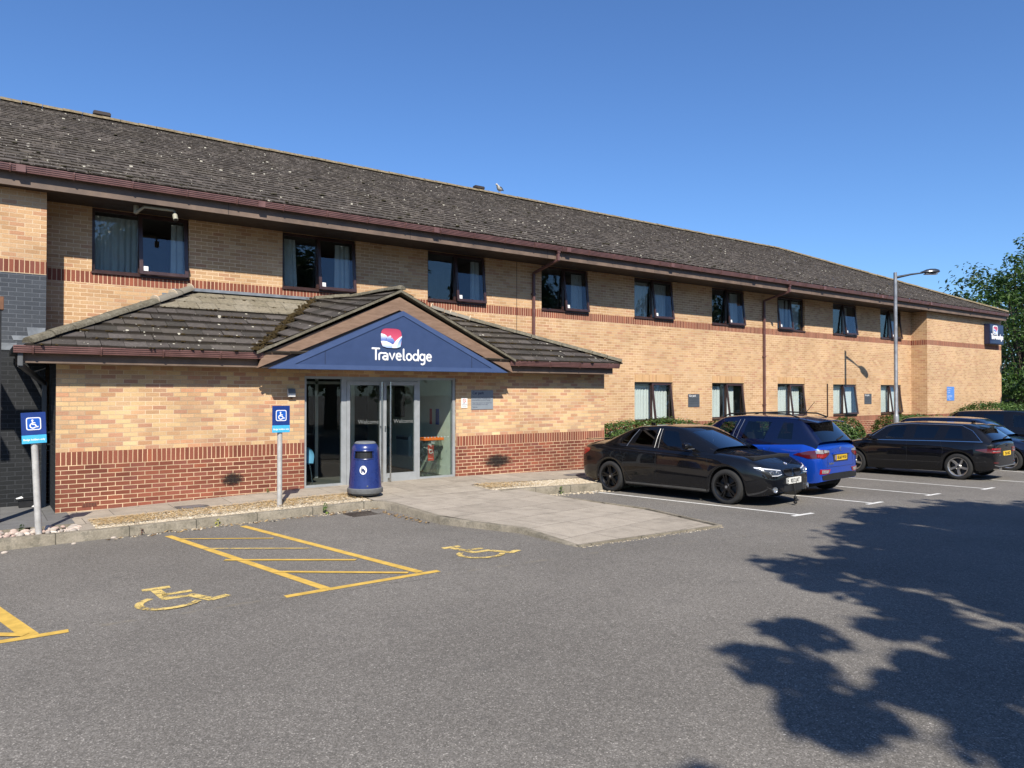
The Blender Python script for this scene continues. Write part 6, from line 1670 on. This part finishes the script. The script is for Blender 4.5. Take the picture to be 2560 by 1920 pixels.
# ---- the blue compact SUV, tail towards us
SUV = dict(wid=1.77, arch=.385, rw=.335, rim=.218, xf=1.26, xr=-1.26, track=1.53, belt=1.08, sh=.05, rimmat=M_rims, capmat=M_trim, roofmat=M_bluep,
    spokes=dict(n=5, off=((-.10, -.16), (.10, .16)), w=(.035, .04), ph=.2),
    stations=[-2.00, -1.95, -1.85, -1.72, -.8, -.4, 0, .4, .8, 1.75, 1.95, 2.05, 2.10],
    W=[(-2.0, .70), (-1.97, .76), (-1.85, .83), (-1.6, .87), (-1, .885), (1, .885), (1.6, .87), (1.9, .79), (2.05, .66), (2.10, .5)],
    ZB=[(-2.0, .34), (-1.85, .29), (-1.5, .27), (-1, .24), (1, .24), (1.8, .25), (2.1, .33)],
    Z1=[(-2, .47), (-1, .42), (1, .42), (2.1, .42)], Z2=[(-2, .70), (-1, .72), (1, .70), (2.1, .6)],
    ZS=[(-2.0, .94), (-1.9, 1.02), (-1.6, 1.07), (-1, 1.06), (.6, 1.02), (1.2, .98), (1.7, .90), (2.0, .78), (2.10, .66)],
    ZD=[(-2.0, 1.0), (-1.9, 1.08), (-1.6, 1.12), (.6, 1.08), (1.0, 1.10), (1.5, 1.03), (1.9, .92), (2.03, .80), (2.10, .68)],
    green=[(-1.90, 1.04, .76, -1.90, 1.09, .70, 1.12, 'r'), (-1.80, 1.05, .78, -1.52, 1.50, .62, 1.545, 'r'), (-1.62, 1.06, .80, -1.44, 1.545, .62, 1.59, ''), (-1.42, 1.08, .81, -1.34, 1.555, .62, 1.60, ''), (-.96, 1.10, .825, -1.12, 1.575, .63, 1.62, ''), (-.82, 1.075, .83, -.98, 1.58, .63, 1.628, ''),
        (-.06, 1.045, .835, -.20, 1.595, .635, 1.645, ''), (.06, 1.04, .835, -.10, 1.595, .635, 1.645, ''), (.70, 1.03, .83, .30, 1.565, .635, 1.62, 'f'), (.90, 1.03, .825, .46, 1.53, .635, 1.58, 'f'), (1.20, 1.03, .79, 1.18, 1.06, .70, 1.11, 'f')],
    win={0: 'rear', 3: 'side', 5: 'side', 7: 'side', 9: 'front'}, bow=.05, cab=(-1.6, .9), seats=((-.28, .37), (-.28, -.37), (-1.15, .38), (-1.15, -.38)))
SUV['roofmat'] = car_paint('reflection_darkened_blue', (.002, .005, .030), .2, .25)  # same blue as the body; its dark reflection is put into this colour
SUV['glass'] = {'side': M_cglass, 3: M_tint, 'windscreen': M_cglass, 'rear_window': glass('suv_rear_glass', (.06, .07, .08), 1.6, .03)}
SX, SY, SH = 14.27, 10.32, R(94.0)
car = Car('blue_compact_suv', 'bright blue compact suv parked nose in with its tail towards us between two black cars', 'car', (SX, SY, G(SX, SY)), SH, M_bluep, SUV, 'parked cars', pitch=.012)
for sg, d in ((1, 'L'), (-1, 'R')):
    car.seam(d, [(.98, .36), (1.0, .7), (.92, 1.02)]); car.seam(d, [(-.06, .34), (-.06, .7), (-.02, 1.05)]); car.seam(d, [(-.80, .62), (-.72, .40), (-.65, .33)]); car.seam(d, [(-.80, .62), (-.86, .85), (-.95, 1.08)])
    car.seam(d, [(-1.6, .90), (-.6, .875), (.4, .86), (1.2, .84)], .012, 'crease', M_bluep, .006)
    for hx in (-.72, .12): car.patch('door_handle', M_bluep, d, [(hx-.06, .955), (hx+.03, .962), (hx+.15, .955)], [(hx-.06, .925), (hx+.03, .918), (hx+.15, .925)], .030, 6, 2)
    car.patch('sill_cladding', M_trim, d, [(.86, .36), (-.86, .36)], [(.86, .26), (-.86, .26)], .010, 10, 2)
    tl = car.patch('tail_light', M_taild, 'B', [(sg*.50, .94), (sg*.62, .955), (sg*.72, .96), (sg*.80, .945)], [(sg*.47, .87), (sg*.60, .80), (sg*.70, .775), (sg*.80, .80)], .008, 14, 6)
    car.patch('tail_light', M_taild, d, [(-1.93, .945), (-1.75, .935), (-1.52, .88), (-1.44, .85)], [(-1.93, .79), (-1.75, .78), (-1.56, .83), (-1.44, .845)], .008, 14, 5)
    car.patch('reversing_lens', M_clearl, 'B', [(sg*.49, .935), (sg*.60, .948), (sg*.66, .95)], [(sg*.48, .905), (sg*.60, .895), (sg*.66, .895)], .012, 8, 3, tl)
    car.patch('indicator_lens', M_clearl, 'B', [(sg*.68, .95), (sg*.74, .95), (sg*.79, .94)], [(sg*.68, .885), (sg*.74, .88), (sg*.79, .885)], .012, 6, 3, tl)
    car.patch('brake_lens', M_tail, 'B', [(sg*.60, .88), (sg*.70, .87), (sg*.79, .87)], [(sg*.60, .83), (sg*.70, .80), (sg*.79, .81)], .012, 8, 3, tl)
    car.patch('rear_reflector', M_tail, 'B', [(sg*.44, .56), (sg*.62, .565), (sg*.76, .57)], [(sg*.50, .475), (sg*.62, .47), (sg*.76, .475)], .010, 8, 3)
    car.patch('fog_lens', M_clearl, 'B', [(sg*.50, .545), (sg*.62, .55), (sg*.73, .555)], [(sg*.53, .49), (sg*.62, .487), (sg*.73, .49)], .015, 8, 3)
    car.mirror(.78, 1.08, .84, sg, M_bluep)
    for i_ in (6, 7):
        g_ = SUV['green'][i_]; m = MB(); m.tube([(g_[0], sg*(g_[2]+.006), g_[1]+.01), ((g_[0]+g_[3])/2, sg*((g_[2]+g_[5])/2+.022), (g_[1]+g_[4])/2), (g_[3], sg*(g_[5]+.02), g_[4]-.05)], .006, 5); car.add(m, 'pillar_trim', M_satin, smooth=True)
    m = MB(); m.tube([(.35, sg*.585, 1.61), (.2, sg*.60, 1.665), (-.5, sg*.60, 1.69), (-1.2, sg*.585, 1.665), (-1.42, sg*.575, 1.59)], .016, 8); car.add(m, 'roof_rail', M_trim, smooth=True)
car.patch('bumper_cladding', M_trim, 'B', [(-.72, .44), (-.4, .475), (.4, .475), (.72, .44)], [(-.70, .355), (-.4, .345), (.4, .345), (.70, .355)], .014, 14, 3)
car.seam('B', [(-.50, 1.06), (-.52, .80), (-.56, .60)]); car.seam('B', [(.50, 1.06), (.52, .80), (.56, .60)]); car.seam('B', [(-.56, .605), (0, .60), (.56, .605)])
car.patch('plate_recess', SUV['roofmat'], 'B', [(-.34, .86), (0, .865), (.34, .86)], [(-.30, .70), (0, .70), (.30, .70)], .003, 8, 3)  # flat patch in the cabin shell's darkened blue
car.patch('boot_handle', M_bluep, 'B', [(-.36, .885), (0, .89), (.36, .885)], [(-.36, .855), (0, .855), (.36, .855)], .030, 8, 2)
car.plate('B', 0, .785, .50, .111, M_ply, 'EK68 WUE', M_pblue, proud=.010)
o, T = car.roundel('B', 0, .955, .045, [M_satin]); m = MB(); m.lathe([(.034, .011), (0, .013)], 20, T); m.build('badge_centre', M_pblue, o)
m = MB(); h_ = car.surf('B', .42, .68)[0]; text_mesh(m, 'EcoSport', .055, lambda a, b, dd: Vector((h_.x-.004-dd, .50-a, .66+b)), .003, bold=.002); car.add(m, 'boot_lettering', M_satin)
m = MB(); sp_ = [[Vector((-1.40, y, 1.585+.02*(1-(y/.6)**2))), Vector((-1.80, y*.93, 1.50+.035*(1-(y/.6)**2))), Vector((-1.81, y*.93, 1.485+.035*(1-(y/.6)**2))), Vector((-1.50, y*.98, 1.50))] for y in [-.60+.15*k for k in range(9)]]
m.loft(sp_); m.face(sp_[0]); m.face(sp_[-1]); car.add(m, 'roof_spoiler', SUV['roofmat'], smooth=True)
m = MB(); m.tube([(-1.25, .1, 1.62), (-1.52, .12, 1.92)], [.008, .004], 6); car.add(m, 'roof_antenna', M_trim)
m = MB(); h_ = car.surf('B', -.05, 1.14)[0]; m.beam((h_.x-.01, .02, 1.14), (h_.x+.03, -.30, 1.20), .03, .02); car.add(m, 'rear_wiper', M_trim)

# ---- hatchbacks / people carriers
def estate(wid, L, H, wb, of, hood=.93, belt=.95, rake=1.0):
    h = wb/2; xf = h+of; xr = xf-L; w = wid/2; rh = H
    return dict(wid=wid, arch=.375, rw=.325, rim=.230, xf=h, xr=-h, track=wid-.235, belt=belt, sh=.055,
        stations=[xr, xr+.06, xr+.16, xr+.32, -h+.55, -.3, .1, .5, h-.5, xf-.35, xf-.18, xf-.06, xf],
        W=[(xr, w*.74), (xr+.04, w*.82), (xr+.18, w*.93), (xr+.45, w*.985), (-h+.5, w), (h-.4, w), (h+.1, w*.985), (xf-.3, w*.92), (xf-.08, w*.76), (xf, w*.58)],
        ZB=[(xr, .34), (xr+.15, .26), (-h, .21), (0, .18), (h, .18), (xf-.1, .2), (xf, .27)],
        Z1=[(xr, .44), (-h, .36), (h, .34), (xf, .36)], Z2=[(xr, .66), (-h, .66), (h, .62), (xf, .5)],
        ZS=[(xr, .88), (xr+.1, .95), (-h, belt), (h-.6, belt-.02), (h, belt-.08), (xf-.35, hood-.17), (xf-.1, hood-.27), (xf, hood-.38)],
        ZD=[(xr, .92), (xr+.1, 1.0), (-h, belt+.05), (h-.6, belt+.05), (h-.35, belt+.06), (h, hood+.02), (xf-.3, hood-.09), (xf-.1, hood-.20), (xf, hood-.33)],
        green=[(xr+.10, belt+.0, w*.84, xr+.10, belt+.04, w*.78, belt+.07, 'r'), (xr+.22, belt+.01, w*.875, xr+.42, rh-.155, w*.70, rh-.115, 'r'), (xr+.44, belt+.02, w*.90, xr+.62, rh-.085, w*.70, rh-.045, ''), (xr+.62, belt+.02, w*.905, xr+.78, rh-.075, w*.70, rh-.032, ''),
            (-h+.44, belt+.015, w*.915, -h+.26, rh-.06, w*.705, rh-.018, ''), (-h+.50, belt+.015, w*.915, -h+.32, rh-.058, w*.705, rh-.015, ''), (-.14, belt, w*.925, -.18, rh-.045, w*.71, rh-.001, ''), (-.05, belt, w*.925, -.10, rh-.045, w*.71, rh, ''),
            (h-.75, belt-.01, w*.92, .34*rake, rh-.085, w*.71, rh-.03, 'f'), (h-.52, belt-.01, w*.915, .50*rake, rh-.125, w*.71, rh-.065, 'f'), (h-.20, belt-.01, w*.885, h-.22, belt+.02, w*.78, belt+.075, 'f')],
        win={0: 'rear', 3: 'side', 5: 'side', 7: 'side', 9: 'front'}, bow=.05, cab=(xr+.3, h-.5), capmat=M_rimd,
        glass={'side': M_cglass, 3: M_tint, 5: M_tint, 'windscreen': M_ws, 'rear_window': M_tint}, seats=((-.22, .37), (-.22, -.37)))
WAG = estate(1.785, 4.31, 1.435, 2.64, .86)
WAG.update(rimmat=M_rims, spokes=dict(n=5, off=((-.05, 0), (.09, .03)), w=(.050, .062), ph=.25, twist=.16))
f_, r_ = (19.84, 11.10), (19.99, 8.44)
c = place(f_, r_, 1, WAG['track']); zf_, zr_ = G(*f_), G(*r_)
car = Car('black_hatchback_car', 'black hatchback with silver five spoke wheels and chrome window line parked nose in', 'car', (c.x, c.y, (zf_+zr_)/2), heading(f_, r_), M_blackp, WAG, 'parked cars', pitch=-math.atan2(zf_-zr_, 2.64))
xr = -2.13; hgt = 1.32
for sg, d in ((1, 'L'), (-1, 'R')):
    car.seam(d, [(.90, .30), (.92, .62), (.86, .92)]); car.seam(d, [(-.10, .26), (-.10, .6), (-.09, .94)]); car.seam(d, [(-.95, .50), (-.82, .33), (-.72, .26)]); car.seam(d, [(-.95, .50), (-.98, .75), (-.90, .95)])
    car.seam(d, [(-1.95, .84), (-1, .83), (0, .82), (1.0, .80)], .012, 'crease', M_gloss, .004)
    for hx in (.02, -.86): car.patch('door_handle', M_blackp, d, [(hx-.08, .80), (hx, .803), (hx+.13, .797)], [(hx-.08, .775), (hx, .772), (hx+.13, .772)], .028, 6, 2)
    # bright line round the side windows
    P_ = [(-1.86, .955), (-1.0, .955), (-.1, .945), (.72, .935), (.98, .93)]
    car.patch('window_trim', M_chrome, d, [(a, b+.007) for a, b in P_], [(a, b-.007) for a, b in P_], .008, 18, 1)
    g_ = WAG['green']; Q = [(g_[i][3], g_[i][5]*sg, g_[i][4]+.006) for i in (8, 7, 6, 5, 4, 3)]; Q = [(.96, WAG['green'][10][2]*sg, .95)]+[(g_[9][3]+.02, g_[9][5]*sg, g_[9][4])]+Q+[(-1.62, .71*sg, 1.24), (-1.82, .80*sg, 1.0), (-1.86, .81*sg, .955)]
    pts = [car.bvh.find_nearest(Vector(q))[0] for q in Q]; pts = [q+Vector((0, sg*.006, .002)) for q in pts]
    m = MB(); m.tube(pts, .009, 6); car.add(m, 'window_trim', M_chrome, smooth=True)
    tl = car.patch('tail_light', M_taild, 'B', [(sg*.40, .79), (sg*.60, .80), (sg*.76, .80)], [(sg*.40, .70), (sg*.60, .685), (sg*.76, .69)], .007, 12, 4)
    car.patch('tail_light', M_taild, d, [(-2.08, .80), (-1.92, .795), (-1.72, .765)], [(-2.08, .69), (-1.92, .70), (-1.72, .752)], .007, 12, 4)
    for zz, w_ in ((.785, .020), (.705, .018)):
        car.patch('light_bar', M_tail, 'B', [(sg*.42, zz+w_), (sg*.60, zz+w_), (sg*.75, zz+w_)], [(sg*.42, zz-w_*.6), (sg*.60, zz-w_*.6), (sg*.75, zz-w_*.6)], .012, 8, 2, tl)
    car.patch('light_strip', M_clearl, 'B', [(sg*.45, .735), (sg*.6, .733), (sg*.74, .735)], [(sg*.45, .722), (sg*.6, .72), (sg*.74, .722)], .013, 8, 1, tl)
    car.patch('bumper_reflector', M_taild, 'B', [(sg*.52, .46), (sg*.62, .465), (sg*.72, .47)], [(sg*.52, .435), (sg*.62, .435), (sg*.72, .44)], .007, 6, 2)
    car.mirror(.82, .98, .83, sg, M_blackp)
for yy in (.42, .50):
    m = MB(); h_ = car.surf('B', yy, .40)[0]; m.tube([(h_.x+.12, yy, .30), (h_.x-.02, yy, .30)], .032, 14); car.add(m, 'exhaust_tip', M_chrome, smooth=True)
car.patch('bumper_trim', M_satin, 'B', [(-.70, .40), (-.5, .365), (.5, .365), (.70, .40)], [(-.70, .385), (-.5, .345), (.5, .345), (.70, .385)], .014, 14, 1)
car.seam('B', [(-.62, .94), (-.64, .72), (-.60, .58)]); car.seam('B', [(.62, .94), (.64, .72), (.60, .58)]); car.seam('B', [(-.60, .58), (0, .575), (.60, .58)])
car.plate('B', -.02, .665, .50, .111, M_ply, 'YJ16 HHZ', None, proud=.010)
m = MB(); h_ = car.surf('B', 0, .86)[0]
for k in range(4): m.lathe([(.030, -.003), (.030, .003), (.024, .003), (.024, -.003)], 18, Matrix.Translation((h_.x-.008, .063-.042*k, .86)) @ Matrix.Rotation(R(90), 4, 'Y'))
car.add(m, 'ring_badge', M_chrome)
m = MB(); h_ = car.surf('B', .4, .64)[0]; text_mesh(m, 'A3', .05, lambda a, b, dd: Vector((h_.x-.004-dd, .50-a, .62+b)), .003, bold=.002); car.add(m, 'boot_lettering', M_satin)
m = MB(); sp_ = [[Vector((-1.72, y, 1.345+.035*(1-(y/.6)**2))), Vector((-1.93, y*.95, 1.31+.035*(1-(y/.6)**2))), Vector((-1.93, y*.95, 1.295+.035*(1-(y/.6)**2))), Vector((-1.76, y, 1.29))] for y in [-.60+.15*k for k in range(9)]]
m.loft(sp_); m.face(sp_[0]); m.face(sp_[-1]); car.add(m, 'roof_spoiler', M_blackp, smooth=True)
m = MB(); h_ = car.surf('B', -.05, 1.03)[0]; m.beam((h_.x-.01, .02, 1.03), (h_.x+.02, -.32, 1.07), .03, .02); car.add(m, 'rear_wiper', M_trim)
m = MB(); m.box(-1.46, -1.34, -.02, .02, 1.40, 1.45); car.add(m, 'roof_antenna', M_gloss, bevel=.015)
# ---- cars beyond it
def simple_car(name, label, x, y, rz, mat, prm, rear=True):
    car = Car(name, label, 'car', (x, y, G(x, y)), rz, mat, prm, 'parked cars')
    xr = prm['stations'][0]; xf = prm['stations'][-1]
    for sg, d in ((1, 'L'), (-1, 'R')):
        car.seam(d, [(.90, .30), (.92, .62), (.86, .92)]); car.seam(d, [(-.10, .26), (-.10, .6), (-.09, .94)]); car.seam(d, [(-.95, .50), (-.82, .33), (-.72, .26)])
        car.mirror(.78, 1.0, prm['wid']/2-.06, sg, mat)
        car.patch('headlight', M_head, 'F', [(sg*.45, .66), (sg*.60, .69), (sg*.72, .71)], [(sg*.45, .58), (sg*.60, .57), (sg*.72, .60)], .008, 8, 4)
        car.patch('tail_light', M_tail, 'B', [(sg*.50, .93), (sg*.62, .94), (sg*.74, .93)], [(sg*.52, .76), (sg*.62, .74), (sg*.74, .75)], .008, 8, 4)
        for hx in (.02, -.86): car.patch('door_handle', mat, d, [(hx-.08, .80), (hx, .803), (hx+.13, .797)], [(hx-.08, .775), (hx, .772), (hx+.13, .772)], .028, 6, 2)
    return car
NAV = estate(1.80, 4.35, 1.50, 2.65, .88); NAV.update(rimmat=M_rims, spokes=dict(n=5, off=((0, 0),), w=(.07, .08), ph=.6), rim=.225)
NAV['glass'] = {'side': M_cglass, 'windscreen': glass('far_windscreen', (.25, .29, .30), 1.8, .05), 'rear_window': M_tint}
simple_car('navy_hatchback_car', 'dark navy hatchback parked nose out just behind the black hatchback', 24.55, 10.1, R(-86), M_navyp, NAV)
MPV = estate(1.84, 4.6, 1.66, 2.75, .9, .98, 1.03); MPV.update(rimmat=M_rims, spokes=dict(n=5, off=((0, 0),), w=(.07, .08), ph=.6), rim=.225)
simple_car('black_people_carrier', 'tall black people carrier at the right edge behind the navy hatchback', 28.6, 10.1, R(-88), M_blackp, MPV)
LBC = estate(1.78, 4.1, 1.52, 2.5, .82); LBC.update(rimmat=M_rims, spokes=dict(n=5, off=((0, 0),), w=(.07, .08), ph=.6), rim=.22)
simple_car('light_blue_car', 'light blue car of which only the roof shows at the right edge', 37.6, 12.0, R(-92), M_skyp, LBC)
